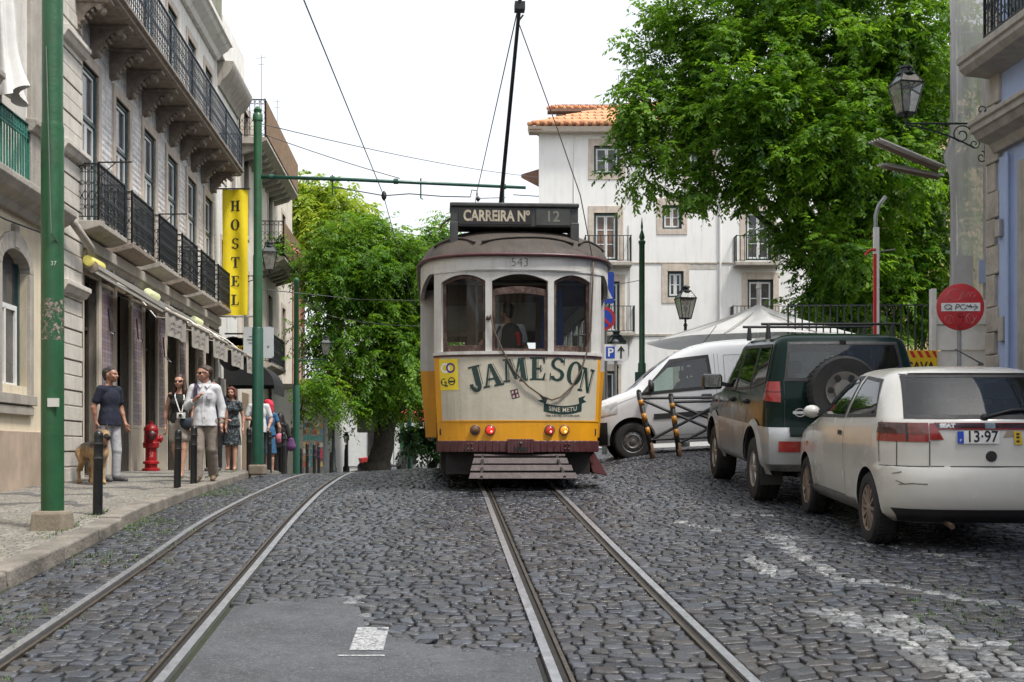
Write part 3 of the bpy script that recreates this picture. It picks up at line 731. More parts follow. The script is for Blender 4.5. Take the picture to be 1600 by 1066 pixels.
for k, c in enumerate(wc):                  # six small balconies
    y0, y1 = c-.28-.78, c-.28+.9
    s = MB(); profile(s, [(0,3.44),(.2,3.44),(.42,3.5),(.47,3.52),(.47,3.6),(0,3.61)], y0, y1)
    b_ = s.build('balcony', corbel_m if k % 2 else grey_stone, hb, bevel=.01)
    railing(MB(), [(0.02,y0+.05),(.43,y0+.05),(.43,y1-.05),(0.02,y1-.05)], 3.61, 4.5, .085 if k < 3 else .11).build('railing', iron, b_, fix=False)
    if k in (0, 2):
        MB().tube([(.43,y0+.04,4.52),(.98,y0-.1,4.5)], .013, 6).tube([(.43,y0+.08,4.3),(.72,y0-.02,4.51)], .008, 5).build('flag_holder', iron, b_)
s = MB(); profile(s, [(0,7.05),(.66,7.05),(.72,7.08),(.72,7.13),(.78,7.15),(.78,7.2),(0,7.21)], Y0-.45, Y1-.2)
lb = s.build('long_balcony', corbel_m, hb, bevel=.012)
r_ = MB(); yy = Y0-.4
railing(r_, [(.02,yy),(.72,yy)], 7.21, 8.14, .1)
while yy < Y1-.5:
    y2 = min(Y1-.24, yy+2.02); railing(r_, [(.72,yy),(.72,y2)], 7.21, 8.14, .13); yy = y2
railing(r_, [(.72,Y1-.24),(.02,Y1-.24)], 7.21, 8.14, .1)
r_.build('railing', iron_b, lb, fix=False)
for k in range(11):                          # carved corbels
    y = Y0-.25+1.19*k; s = MB()
    profile(s, [(0,7.05),(.56,7.05),(.56,6.99),(.50,6.93),(.42,6.94),(.34,6.90),(.27,6.82),(.22,6.72),(.16,6.66),(.13,6.58),(.07,6.54),(0,6.52)], y-.085, y+.085)
    profile(s, [(0,7.048),(.66,7.048),(.66,6.995),(0,6.995)], y-.12, y+.12)
    s.lathe([(.01,-.10),(.055,-.095),(.062,0),(.055,.095),(.01,.10)], 12, (.47,y,6.93), 'y'); s.lathe([(.01,-.10),(.04,-.095),(.045,0),(.04,.095),(.01,.10)], 10, (.11,y,6.58), 'y')
    s.lathe([(.012,-.07),(.05,-.03),(.055,.01),(.03,.04)], 10, (.52,y,6.89))
    for q in range(4): s.lathe([(.01,-.092),(.028,-.088),(.028,.088),(.01,.092)], 8, (.37-.07*q,y,6.87-.068*q), 'y')
    s.build('corbel', corbel_m, lb, bevel=.008)
profile(MB(), [(0,10.1),(.1,10.1),(.16,10.22),(.34,10.34),(.40,10.42),(.46,10.44),(.46,10.56),(0,10.6)], Y0-.1, Y1).build('cornice', white_pl, hb, bevel=.01)
MB().box(-.4, .18, 22.3, Y1-.02, 10.6, 12.0).build('parapet', mat('mossy_render', (.20,.20,.145), .9, 0, .25, 3, .01, 30, (.10,.11,.07), .7), hb)

# yellowish lamp housings under the balconies
for k, (y, z, lab) in enumerate([(19.75,3.02,'yellow tube lamp under the nearest small balcony'), (23.75,3.02,'pale yellow tube lamp above the middle shop awnings'), (28.2,2.98,'farthest pale tube lamp over the shopfront near the banner')]):
    t = empty('wall_lamp', FX, FR, lab, 'wall lamp', 'tube lamps over the shopfront')
    mm = mat('lamp_diffuser_a' if k == 0 else 'lamp_diffuser_b', (.80,.70,.16) if k == 0 else (.72,.76,.42), .35, 0, .06, 9, emit=(.9,.8,.2) if k == 0 else (.8,.85,.5), es=.18)
    MB().lathe([(.02,-.42),(.075,-.4),(.085,-.36),(.085,.36),(.075,.4),(.02,.42)], 12, (.2,y,z), 'y').build('diffuser', mm, t, 40)
    MB().box(.02, .2, y-.06, y+.06, z+.06, z+.11).box(.0, .03, y-.08, y+.08, z-.02, z+.14).build('bracket', iron, t)

# retracted awnings
awn_m = mat('cream_canvas', (.33,.295,.25), .85, 0, .12, 4, .002, 60, (.25,.21,.17), .45)
val_m = mat('white_canvas_valance', (.32,.295,.26), .85, 0, .06, 5, .004, 12, (.40,.36,.3), .4)
alu = mat('pale_aluminium', (.42,.40,.37), .4, .5, .1, 9)
letter_grey = mat('faded_grey_lettering', (.30,.28,.27), .8, 0, .1, 9)
nm = ['nearest', 'second', 'third', 'fourth', 'fifth', 'last']
for k in range(5):
    y0 = 21.15+2.27*k; y1 = y0+1.75; zo = 2.44-.02*k
    t = empty('shop_awning', FX, FR, f'{nm[k]} small cream awning with a white valance along the hostel shopfront', 'awning', 'cream awnings over the shops')
    mb = MB(); mb.grid(lambda u, v: (lerp(.1, .98, u), lerp(y0, y1, v), lerp(2.74, zo, u)-.05*sin(PI*u)*.6), 8, 4); mb.build('canopy', awn_m, t, True)
    MB().tube([(1.0,y0-.05,zo),(1.0,y1+.05,zo)], .045, 10).build('front_bar', awn_m, t, 40)
    mb = MB(); mb.grid(lambda u, v: (1.02+.012*sin(u*19+v*2), lerp(y0, y1, u), lerp(zo-.02, zo-.42-.008*sin(u*9), v)), 40, 3); vo = mb.build('valance', val_m, t, True)
    mb = MB(); text_mb(mb, 'PASTELARIA' if False else '', .1, lambda a, b: (1.04, a, b))
    # two faint lines of lettering, too small to read in the photograph
    mb = MB()
    for ln in range(2):
        a = y0+.35
        while a < y1-.35:
            wd = RND.uniform(.05,.12); zz = zo-.17-.1*ln; mb.add([(1.045,a,zz),(1.045,a+wd,zz),(1.045,a+wd,zz+.045),(1.045,a,zz+.045)], [(0,1,2,3)]); a += wd+.03
    mb.build('printed_lines', letter_grey, vo)
    MB().tube([(.1,y1,2.93),(.45,y1+.06,2.5),(1.0,y1,zo)], .02, 6).build('arm', alu, t)
    MB().tube([(.06,y0-.02,2.97),(.55,y0-.04,2.72),(1.0,y0,zo)], .02, 6).build('arm', alu, t)
t = empty('awning_cassette', FX, FR, 'long rusty awning roller tube fixed over the shop doors of the tiled building', 'awning roller')
MB().tube([(.16,19.45,2.97),(.16,31.3,2.9)], .075, 12).build('roller', alu, t, 40)
MB().bar((.2,19.6,3.0), (1.02,21.1,2.47), .05, .07).bar((.22,19.55,2.88), (1.0,21.05,2.40), .03, .04).build('side_arm', alu, t)
s = MB()
for k in range(9): s.box(.0, .2, 19.45+1.45*k, 19.52+1.45*k, 2.85, 3.08)
s.lathe([(.02,0),(.1,.01),(.1,.05),(.02,.06)], 12, (.24,19.45,2.93), 'y').build('wall_bracket', corbel_m, t)

# HOSTEL banner across the end of the tiled building
yel = mat('yellow_banner_cloth', (.80,.62,.008), .75, 0, .05, 3, .004, 6)
bn = empty('hostel_banner', (-5.75,0,0), 0, 'tall yellow vertical banner reading HOSTEL in black letters on the tiled building corner', 'banner')
YB, xa, xb, za, zb_ = 31.35, -7.46+5.75, -6.81+5.75, 3.47, 6.71
def bf(x, z): return YB+.025*sin((x-xa)*14+z*.7)+.012*sin(z*3.1+x*5)
MB().grid(lambda u, v: (lerp(xa,xb,u), bf(lerp(xa,xb,u), lerp(za,zb_,v)), lerp(za,zb_,v)), 30, 40).build('cloth', yel, bn, True)
mb = MB(); lets = 'HOSTEL'
for i, ch in enumerate(lets):
    wd = glyph(ch)[0]; H = .27; cz = zb_-.42-.485*i; cx = (xa+xb)/2-wd*H/2*1.0
    def fn(a, b, d, cx=cx, cz=cz, H=H): x = cx+a*H*1.0; z = cz+(b-.5)*H; return (x, bf(x, z)-.006-d, z)
    # subdivide each piece a little so it follows the cloth
    mb = MB(); glyph_mb(mb, ch, fn); mb.build('letter', mat('black_print', (.02,.018,.014), .7, 0, .1, 5), bn)
MB().tube([(xa-.3,YB,zb_+.02),(xb+.06,YB,zb_+.02)], .02, 8).build('hanging_bar', iron, bn); MB().tube([(xa-.3,YB,za-.03),(xb+.14,YB,za-.03)], .026, 8).build('hanging_bar', alu, bn)

# ================================================================== cream corner building at the very left
cb = empty('cream_building', FX, FR, 'cream plastered building with stone pilasters and an arched window at the left edge', 'building')
za_ = [ (16.0,17.1,.88,2.72) ]
walls(MB(), -30, 18.2, -4, 3.3, za_, 0, .2).build('wall', cream_pl, cb)  # carried back unseen behind the viewpoint to fill reflections and cut sky light
walls(MB(), -30, 18.2, 3.6, 9.5, [(15.75,17.05,3.75,9.4)], 0, .6).build('upper_wall', white_pl, cb)
MB().box(-8, -.6, 6.02, 19.3, -1.6, 9.5).build('inner_wall', white_pl, cb)
MB().box(-.1, .035, 6, 18.18, -1.7, .26).build('stone_plinth', mat('rose_marble', (.42,.335,.26), .6, 0, .22, 1.6, .003, 30, (.22,.16,.12), .5, True), cb, bevel=.01)
profile(MB(), [(0,3.2),(.08,3.2),(.14,3.3),(.28,3.38),(.36,3.48),(.36,3.56),(.3,3.6),(0,3.62)], 6, 18.25).build('cornice', grey_stone, cb, bevel=.01)
# arched window: segmental head
ar = MB(); yc = 16.55; 
def archpts(w, zs, rise, n=12): return [(yc+w*cos(PI*i/n), zs+rise*sin(PI*i/n)) for i in range(n+1)]
o_, i_ = archpts(.7, 2.46, .50), archpts(.55, 2.46, .26)
poly = [(yc+.7,.78)]+o_+[(yc-.7,.78),(yc-.55,.78)]+i_[::-1]+[(yc+.55,.78)]
n = len(o_)
for k in range(n-1):
    ar.hexa([(-.18,)+o_[k], (.05,)+o_[k], (.05,)+o_[k+1], (-.18,)+o_[k+1], (-.18,)+i_[k], (.05,)+i_[k], (.05,)+i_[k+1], (-.18,)+i_[k+1]])
ar.box(-.18, .05, yc+.55, yc+.7, .76, 2.46); ar.box(-.18, .05, yc-.7, yc-.55, .76, 2.46); ar.box(-.18, .08, yc-.76, yc+.76, .62, .76); ar.box(0, .06, yc-.68, yc+.68, .48, .60)
ar.box(-.18,.06,yc-.09,yc+.09,2.74,3.06)
ar.build('window_surround', grey_stone, cb, bevel=.008)
fo = frame(MB(), -.19, -.1, yc-.55, yc+.55, .77, 2.8, .07).build('window', green_wood, cb); s = MB(); frame(s, -.16, -.11, yc-.47, yc+.47, .85, 2.0, .07); s.box(-.16,-.11,yc-.03,yc+.03,.9,1.95); s.build('sash', white_wood, fo)
MB().box(-.15,-.14,yc-.5,yc+.5,.8,2.78).build('pane', win_glass, fo)
# rusticated corner pilaster and the pillars of the upper terrace
s = MB(); z = -1.2; k = 0
while z < 9.4:
    h = .235; s.box(-.25, .13+.012*(k % 2), 18.25, 19.3, z+.008, z+h-.012); z += h; k += 1
s.box(-.25, .10, 18.28, 19.28, -1.3, 9.4)
for zc in (2.36, 4.46, 6.16):
    profile(s, [(.1,zc),(.2,zc+.03),(.24,zc+.1),(.27,zc+.12),(.27,zc+.19),(.1,zc+.22)], 18.15, 19.34)
s.build('pilaster', mat('rusticated_stone', (.56,.525,.47), .75, 0, .12, 4, .006, 40, (.2,.18,.17), .5, True), cb, bevel=.008)
for (a, b, zt) in ((17.1,17.62,9.4), (15.25,15.72,4.7)):
    s = MB().box(-.3, .06, a, b, 3.6, zt); zc = 4.45 if zt > 5 else 4.7
    profile(s, [(.0,zc),(.1,zc+.02),(.14,zc+.09),(.17,zc+.1),(.17,zc+.18),(.0,zc+.2)], a-.06, b+.06)
    s.build('pillar', grey_stone, cb, bevel=.01)
g_m = mat('green_painted_iron', (.02,.16,.12), .45, 0, .2, 12)
railing(MB(), [(.02,15.72),(.02,17.1)], 3.62, 4.55, .1, .01, False).build('railing', g_m, cb, fix=False)
s = MB(); railing(s, [(.02,15.72),(.02,17.1)], 4.3, 4.55, .06, .006, True); s.build('railing_top', g_m, cb, fix=False)
MB().box(-.58, -.5, 15.7, 17.1, 3.6, 4.7).build('parapet', cream_pl, cb)
# folded white parasol on the terrace
ps = empty('folded_parasol', (-6.78,16.1,0), 0, 'folded white parasol hanging above the terrace pillar at the left edge', 'parasol')
mb = MB()
def fold(u, v):
    a = u*2*PI; z = lerp(4.72, 7.0, v); r = lerp(.30, .03, v**.8)*(1+.28*cos(a*7+v*1.5))*(1-.15*sin(v*9)); return (r*cos(a)+.02*sin(z*3), r*sin(a), z+.1*cos(a*3)*(1-v))
mb.grid(fold, 70, 14).build('canopy', mat('white_canvas', (.62,.61,.59), .85, 0, .08, 4, .004, 25, (.42,.40,.38), .5), ps, True)
MB().tube([(0,0,3.6),(0,0,7.05)], .03, 8).build('pole', alu, ps)

# ================================================================== white building behind the banner
wb = empty('white_building', FX, FR, 'narrow white plastered building with a coved cornice just past the yellow banner', 'building')
A, B = 31.64, 35.2
hw = [(32.5,33.3,3.9,5.6),(34.1,34.8,3.9,5.6),(32.55,33.2,7.3,8.6),(34.1,34.7,7.3,8.6)]
walls(MB(), A, B, -1.2, 10.2, hw).build('wall', white_pl, wb)
MB().box(-7, -.3, A+.02, B-.02, -1.2, 11.3).build('inner_wall', white_pl, wb)
for h in hw: surround(wb, *h, w=.12, x=.025); window_unit(wb, *h)
profile(MB(), [(0,9.55),(.06,9.55),(.12,9.7),(.28,9.85),(.36,9.98),(.42,10.1),(.42,10.2),(0,10.22)], A+.3, B).build('cornice', grey_stone, wb, 30)
MB().box(-.3, .2, A, B-.02, 10.22, 11.3).build('parapet', white_pl, wb)
MB().box(.0, .06, A+.4, A+1.3, -1.2, 1.9).build('shop_door', mat('grey_painted_door', (.34,.32,.29), .5), wb); MB().box(.0, .05, A+2.1, A+3.1, -1.2, 1.9).build('shop_door', dark_in, wb)

# stone house with planted balconies
sh = empty('stone_house', FX, FR, 'old stone house with rust-screened balconies and flowers farther down the street', 'building')
A, B = 35.25, 48.5
hw = [(36.2,37.2,3.0,5.3),(38.9,39.9,3.0,5.3),(41.5,42.5,3.0,5.3),(45.2,46.2,3.0,5.3),(45.2,46.2,6.5,8.8),(36.2,37.2,6.5,8.8),(38.9,39.9,6.5,8.8),(41.5,42.5,6.5,8.8),(36.2,37.2,9.2,10.15),(41.0,42.0,9.2,10.15)]
walls(MB(), A, B, -1.4, 10.4, hw).build('wall', mat('pale_stone_facing', (.60,.55,.475), .8, 0, .15, 3, .004, 30, (.22,.19,.16), .6, True), sh)
MB().box(-7, -.3, A+.02, B-.02, -1.4, 10.3).build('inner_wall', white_pl, sh); MB().box(-7, -.9, A+.3, B-3.5, 10.3, 11.6).build('attic', white_pl, sh)
for h in hw: surround(sh, *h, w=.13, x=.03); window_unit(sh, *h, muntins=3)
for a in (36.0, 38.4, 41.2): MB().box(-.05, .03, a, a+1.1, -1.4, 1.7).build('shop_door', mat('brown_shop_door', (.22,.16,.11), .6), sh)
mat('clay_tiles', (.50,.235,.12), .8, 0, .3, 9, .02, 20, (.25,.13,.08), .5)
rust = mat('rusty_screen', (.19,.115,.06), .8, 0, .3, 4, .004, 30, (.10,.07,.04), .6, True)
for (a, b, z, h, pr, scr) in ((35.4,43.5,9.1,1.1,.8,True), (39.6,43.9,6.3,1.15,.8,True), (38.4,42.0,2.75,.95,.55,False)):
    o = profile(MB(), [(0,z-.18),(pr-.2,z-.18),(pr,z-.08),(pr,z),(0,z)], a, b).build('balcony', grey_stone, sh)
    railing(MB(), [(0.02,a+.04),(pr-.05,a+.04),(pr-.05,b-.04),(0.02,b-.04)], z, z+h, .14, .01).build('railing', iron, o, fix=False)
    if scr: MB().box(pr-.02, pr, a+.04, b-.04, z+.08, z+h-.03).build('screen', rust, o)
    q = a+.3
    while q < b: profile(MB(), [(0,z-.18),(pr-.2,z-.18),(pr-.3,z-.3),(.12,z-.42),(0,z-.45)], q-.09, q+.09).build('bracket', grey_stone, o); q += .75
sal = empty('salmon_house', FX, FR, 'salmon pink house end glimpsed behind the farther green pole', 'building')
hw = [(49.3,50.2,-.9,1.4),(51.3,52.2,-.9,1.4),(49.3,50.2,3,5),(51.3,52.2,3,5)]
walls(MB(), 48.55, 53, -1.4, 7.6, hw, .02).build('wall', mat('salmon_plaster', (.50,.22,.14), .85, 0, .1, 3, .003, 30, (.4,.2,.14), .4, True), sal)
MB().box(-7, -.3, 48.6, 52.98, -1.4, 7.5).build('inner_wall', white_pl, sal)
for h in hw: surround(sal, *h, w=.13, x=.05); window_unit(sal, *h)
profile(MB(), [(0,7.3),(.3,7.4),(.45,7.6),(0,7.65)], 48.55, 53).build('cornice', grey_stone, sal)

# small clutter on the shop front: hooks, cables, a menu board, a rain pipe
for y, z in ((21.2,2.0),(23.2,2.05),(25.45,1.9),(25.75,1.85)): MB().tube([(.04,y,z+.45),(.07,y,z+.05),(.14,y,z),(.15,y,z+.05)], .014, 5).build('awning_crank', iron, hb)
MB().tube([(.05,19.5,3.38),(.07,22,3.30),(.06,25,3.36),(.07,28,3.28),(.05,31.3,3.36)], .012, 5).build('facade_cable', iron, hb)
MB().tube([(.19,19.5,3.02),(.2,21.3,2.86),(.19,23,3.0),(.2,25.2,2.85),(.19,27.2,2.98),(.2,29.5,2.84),(.19,31,2.95)], .01, 5).build('facade_cable', iron, hb)
mo_ = MB().box(.04,.07,27.2,27.75,.3,1.4).build('menu_board', mat('green_menu_board', (.02,.06,.05), .5), hb, bevel=.01); MB().box(.071,.074,27.27,27.68,.5,1.2).build('menu_sheet', mat('menu_paper', (.35,.36,.33), .6), mo_)
MB().tube([(.09,19.33,9.5),(.09,19.33,-.4)], .045, 8).build('rain_pipe', grey_stone, cb, True)
MB().tube([(.30,18.2,3.42),(.30,19.2,3.18),(.2,19.5,3.1)], .06, 8).build('gutter_elbow', grey_stone, cb, True)
MB().tube([(.1,6,3.05),(.12,12,2.95),(.1,16,3.02),(.13,17.6,3.1),(.2,18.1,3.5)], .012, 5).build('facade_cable', iron, cb)
# ================================================================== tram
TY = 15.2; TX = 1.05-.0614*TY-.02; TZ = -.53
tram = empty('tram', (TX,TY,TZ), math.atan(.0614), 'old yellow and white tram cresting the hill with JAMESON lettered across its cream end panel', 'tram')
t_white = mat('tram_white_paint', (.56,.55,.52), .42, 0, .08, 5, .004, 14, (.22,.18,.15), .6, True)
t_yel = mat('tram_yellow_paint', (.70,.315,.012), .36, 0, .07, 4, .002, 30, (.30,.15,.03), .4, True)
t_cream = mat('tram_cream_panel', (.51,.475,.385), .38, 0, .07, 3, .004, 12, (.27,.24,.18), .5, True)
t_mar = mat('tram_maroon_paint', (.075,.022,.026), .4, 0, .2, 8, .002, 30, (.10,.08,.07), .5)
t_roof = mat('tram_roof_canvas', (.052,.042,.034), .75, 0, .3, 3, .006, 25, (.10,.075,.05), .6)
t_wood = mat('flaking_window_wood', (.060,.030,.024), .7, 0, .3, 14, .006, 40, (.28,.21,.16), .75)
t_dark = mat('tram_underframe', (.02,.017,.016), .7, .2, .4, 6)
t_slat = mat('tram_catcher_slats', (.062,.043,.043), .6, 0, .2, 6, .004, 30, (.05,.04,.04), .6)
t_int = mat('tram_inner_wood', (.10,.055,.03), .5, 0, .3, 9)
t_cei = mat('tram_ceiling', (.30,.28,.23), .6, 0, .1, 5)
t_gl = glass_mat('tram_glass', (.88,.91,.89), .07, refl=(.02,.6))
HW = 1.07
def fs_(s, z, off=0):          # the curved end: s across, z up
    tap = 1-.045*max(0, 1.7-z)/1.05
    x = s*HW*tap; y = .22*s*s+.13*abs(s)**7
    dy = (.44*s+.91*abs(s)**6*(1 if s > 0 else -1))/(HW*tap); n = math.hypot(1, dy)
    return (x+off*dy/n, y-off/n, z)
def fpx(px, py, off=0): return fs_((px-812)/131, .53+(703-py)/125, off)
def endpanel(s0, s1, z0, z1, off, th=.03, n=24):
    mb = MB()
    for i in range(n):
        a, b = lerp(s0, s1, i/n), lerp(s0, s1, (i+1)/n)
        mb.hexa([fs_(a,z0,off), fs_(b,z0,off), fs_(b,z0,off-th), fs_(a,z0,off-th), fs_(a,z1,off), fs_(b,z1,off), fs_(b,z1,off-th), fs_(a,z1,off-th)])
    return mb
def quadstrip(path, w, off, zc=None): pass
endpanel(-1, 1, .62, .90, 0).build('lower_panel', t_yel, tram, 30)
endpanel(-1, -.935, .9, 1.70, 0, n=4).build('corner_panel', t_yel, tram, 30)
endpanel(.955, 1, .9, 1.70, 0, n=4).build('corner_panel', t_yel, tram, 30)
cream = endpanel(-.935, .955, .9, 1.70, 0).build('advert_panel', t_cream, tram, 30)
endpanel(-1.0, 1.0, .885, .90, .006, .01).build('moulding', t_yel, tram, 30)
endpanel(-1, 1, 1.70, 1.725, .012, .05).build('moulding', t_mar, tram, 30)
endpanel(-1, 1, 1.725, 1.765, .02, .06).build('window_sill', t_white, tram, 30)
bmp_ = endpanel(-1.0, 1.0, .50, .645, .03, .10).build('bumper', t_mar, tram, 30, .008)
for sx in (-.60, .58):          # rivets
    mb = MB()
    for i in (-1, 1):
        for j in (0, 1): 
            p = fs_(sx+i*.022, .54+.06*j, .03); mb.lathe([(.016,.0),(.013,-.01),(.004,-.014)], 8, p, 'y')
    mb.build('rivet_plate', t_mar, bmp_)
mb = endpanel(-.15, .165, .49, .665, .06, .08, 8); mb.build('coupler_pocket', t_mar, bmp_, 30, .006)
endpanel(-.075, .09, .52, .56, .064, .01, 6).build('coupler_slot', black_m, bmp_)
MB().lathe([(.022,0),(.018,-.02),(.006,-.026)], 10, fs_(.01,.61,.06), 'y').build('coupler_pin', steel_d, bmp_)

# ---- window band
def post(s0, s1, z0=1.765, z1=2.8, off=.0): return endpanel(s0, s1, z0, z1, off, .07, 2)
for (a, b) in ((-1,-.915), (-.40,-.325), (.335,.405), (.865,1)): post(a, b).build('window_post', t_white, tram, 30)
wins = [(-.915,-.40),(-.325,.335),(.405,.865)]
for i, (a, b) in enumerate(wins):
    mb = MB(); n = 14; zt = lambda s: 2.645+.085*(1-((s-(a+b)/2)/((b-a)/2))**2)     # arched heads
    for k in range(n):
        p, q = lerp(a, b, k/n), lerp(a, b, (k+1)/n)
        mb.hexa([fs_(p,zt(p),0), fs_(q,zt(q),0), fs_(q,zt(q),-.07), fs_(p,zt(p),-.07), fs_(p,2.8,0), fs_(q,2.8,0), fs_(q,2.8,-.07), fs_(p,2.8,-.07)])
    mb.build('arched_head', t_white, tram, 30)
    # timber sash with a pane
    mb = MB(); t = .05; top = zt if i != 1 else (lambda s: 2.54+.04*(1-((s-(a+b)/2)/((b-a)/2))**2))
    def bandq(p, q, f0, f1, off=-.035, th=.03, n=10):
        for k in range(n):
            u, w_ = lerp(p, q, k/n), lerp(p, q, (k+1)/n)
            mb.hexa([fs_(u,f0(u),off), fs_(w_,f0(w_),off), fs_(w_,f0(w_),off-th), fs_(u,f0(u),off-th), fs_(u,f1(u),off), fs_(w_,f1(w_),off), fs_(w_,f1(w_),off-th), fs_(u,f1(u),off-th)])
    z0 = 1.768; bt = .075 if i != 1 else .03
    bandq(a, b, lambda s: z0, lambda s: z0+bt); bandq(a, b, lambda s: top(s)-(.05 if i != 1 else .09), lambda s: top(s)-.002)
    bandq(a, a+.036, lambda s: z0+bt, lambda s: top(s)-.04, n=2); bandq(b-.036, b, lambda s: z0+bt, lambda s: top(s)-.04, n=2)
    so_ = mb.build('window_sash', t_wood, tram, 30, .004)
    mb = MB(); mb.grid(lambda u, v: fs_(lerp(a+.045, b-.045, u), lerp(z0+bt-.01, top(lerp(a+.045,b-.045,u))-.05, v), -.05), 12, 4); mb.build('pane', t_gl, so_, True)
endpanel(-1.0, 1.0, 2.765, 2.79, .012, .08).build('moulding', t_white, tram, 30)
mb = MB()
for k in range(24):
    p = fs_(lerp(-.95,.95,k/23), 2.755, .001); mb.lathe([(.008,0),(.006,-.007),(.001,-.009)], 6, p, 'y', cap=False)
mb.build('rivet_line', t_white, tram)

# ---- outline of the wide body with the rounded end
BW = 1.255
def outline(off=0, n=30, yb=8.2):
    pts = [(-BW-off, yb), (-BW-off, 4.5), (-BW-off, 1.55)]
    for k in range(n+1):
        a = PI-PI*k/n; c, s = cos(a), sin(a)
        x = (BW+off)*(1 if c > 0 else -1)*abs(c)**.72; y = 1.45-(1.45+off+.02)*abs(s)**.62
        pts.append((x, y))
    return pts+[(BW+off, 1.55), (BW+off, 4.5), (BW+off, yb)]
mb = MB(); o1 = outline(.0); o0 = outline(.0); n = len(o1)
for i in range(n-1):
    (x0, y0), (x1, y1) = o1[i], o1[i+1]
    zb = lambda x, y: 2.78 if y < .5 else lerp(2.78, 2.56, min(1, (y-.5)/.5))
    mb.hexa([(x0,y0,zb(x0,y0)),(x1,y1,zb(x1,y1)),(x1*.96,y1+.05,zb(x1,y1)),(x0*.96,y0+.05,zb(x0,y0)),(x0,y0,2.95),(x1,y1,2.95),(x1*.96,y1+.05,2.95),(x0*.96,y0+.05,2.95)])
fascia = mb.build('fascia', t_white, tram, 35)
mb = MB(); text_mb(mb, '543', .155, lambda a, b: (a+.0, -.028+.25*(a/HW)**2, 2.868+b), bold=-.004); mb.build('fleet_number', mat('dark_paint', (.02,.02,.022), .5), fascia)
mb = MB(); oo = outline(.03)
mb.tube([(x,y,2.965) for x, y in oo], .026, 6).build('gutter', t_mar, tram, True)
# domed roof
spine = lambda x, y: (x*.0, max(y, 1.55) if y > 1.55 else 1.55)
mb = MB(); rows = 12; ro = outline(.035)
for j in range(rows+1):
    t = j/rows; tt = sin(t*PI/2)**1.0
    for (x, y) in ro:
        ys_ = max(1.5, y); z = 2.975+.50*(1-(1-t)**2.4)**.62
        mb.v.append((x*(1-t), lerp(y, ys_, t), z))
m_ = len(ro)
mb.f = [(j*m_+i, j*m_+i+1, (j+1)*m_+i+1, (j+1)*m_+i) for j in range(rows) for i in range(m_-1)]
def roofpt(x, y, t):
    return (x*(1-t), lerp(y, max(1.5, y), t), 2.975+.50*(1-(1-t)**2.4)**.62)
roof = mb.build('roof', t_roof, tram, True)
mb = MB()       # scalloped seam around the dome
for (k0, k1) in ((6,13),(13,21),(21,28)):
    pts = []
    for q in range(13):
        f = lerp(k0+.35, k1-.35, q/12)+3-3; i = int(f); g = f-i; x = lerp(ro[i+3-1][0], ro[i+3][0], g); y = lerp(ro[i+3-1][1], ro[i+3][1], g)
        p = roofpt(x, y, .065+.075*sin(PI*q/12)); pts.append((p[0], p[1]-.012, p[2]+.008))
    mb.tube(pts, .016, 6)
mb.build('roof_seam', t_roof, roof, True)
# ---- sides
for sd in (-1, 1):
    X = sd*BW
    def side(z0, z1, y0, y1, x0, x1): return MB().hexa([(x0,y0,z0),(x0-sd*.06,y0,z0),(x0-sd*.06,y1,z0),(x0,y1,z0),(x1,y0,z1),(x1-sd*.06,y0,z1),(x1-sd*.06,y1,z1),(x1,y1,z1)])
    side(.70, 1.60, 1.45, 8.1, X*.945, X).build('side_panel', t_yel, tram)
    side(1.60, 1.64, 1.44, 8.1, X*1.006, X*1.006).build('waist_moulding', t_mar, tram)
    side(1.64, 1.80, 1.45, 8.1, X, X).build('waist_panel', t_white, tram)
    for k in range(9): 
        y = 1.45+.82*k; side(1.80, 2.66, y, y+(.22 if k == 0 else .10), X, X).build('side_post', t_white, tram)
    side(2.56, 2.7, 1.45, 8.1, X, X).build('letterboard', t_white, tram)
    MB().box(min(X*.97,X*.965), max(X*.97,X*.965), 1.6, 8.0, 1.8, 2.6).build('side_glass', t_gl, tram)
    # bulkhead that steps out to the wider saloon, with the open doorway in front of it
    def blk(z0, z1, xa0, xa1, xb0, xb1, name, m, y=1.44): MB().hexa([(xa0,y,z0),(xb0,y,z0),(xb0,y+.04,z0),(xa0,y+.04,z0),(xa1,y,z1),(xb1,y,z1),(xb1,y+.04,z1),(xa1,y+.04,z1)]).build(name, m, tram)
    blk(.70, 1.60, X*.945, X*1.002, sd*.98, sd*1.02, 'bulkhead_panel', t_yel, 1.40); blk(1.60, 2.70, X*1.002, X*1.002, sd*1.02, sd*1.02, 'bulkhead_panel', t_white, 1.40)
    MB().box(min(sd*.99,sd*1.03), max(sd*.99,sd*1.03), .40, .44, .62, 2.9).build('grab_pole', t_dark, tram)
    MB().box(min(sd*.80,sd*1.05), max(sd*.80,sd*1.05), .45, 1.38, .58, .64).build('step', t_dark, tram)
    MB().box(min(sd*.99,sd*1.04), max(sd*.99,sd*1.04), 1.0, 1.38, .66, 2.75).build('folded_door', t_mar, tram)
    if sd > 0: MB().hexa([(.96,.3,.24),(1.15,.3,.20),(1.15,1.0,.20),(.9,1.0,.24),(.9,.5,.5),(1.0,.5,.5),(1.0,1.0,.5),(.9,1.0,.5)]).build('step_guard', mat('dull_maroon_iron', (.05,.016,.018), .9, spec=.15), tram, bevel=.01)
    else: MB().box(-.98,-.86,.5,1.2,.24,.6).build('step_guard', t_dark, tram)
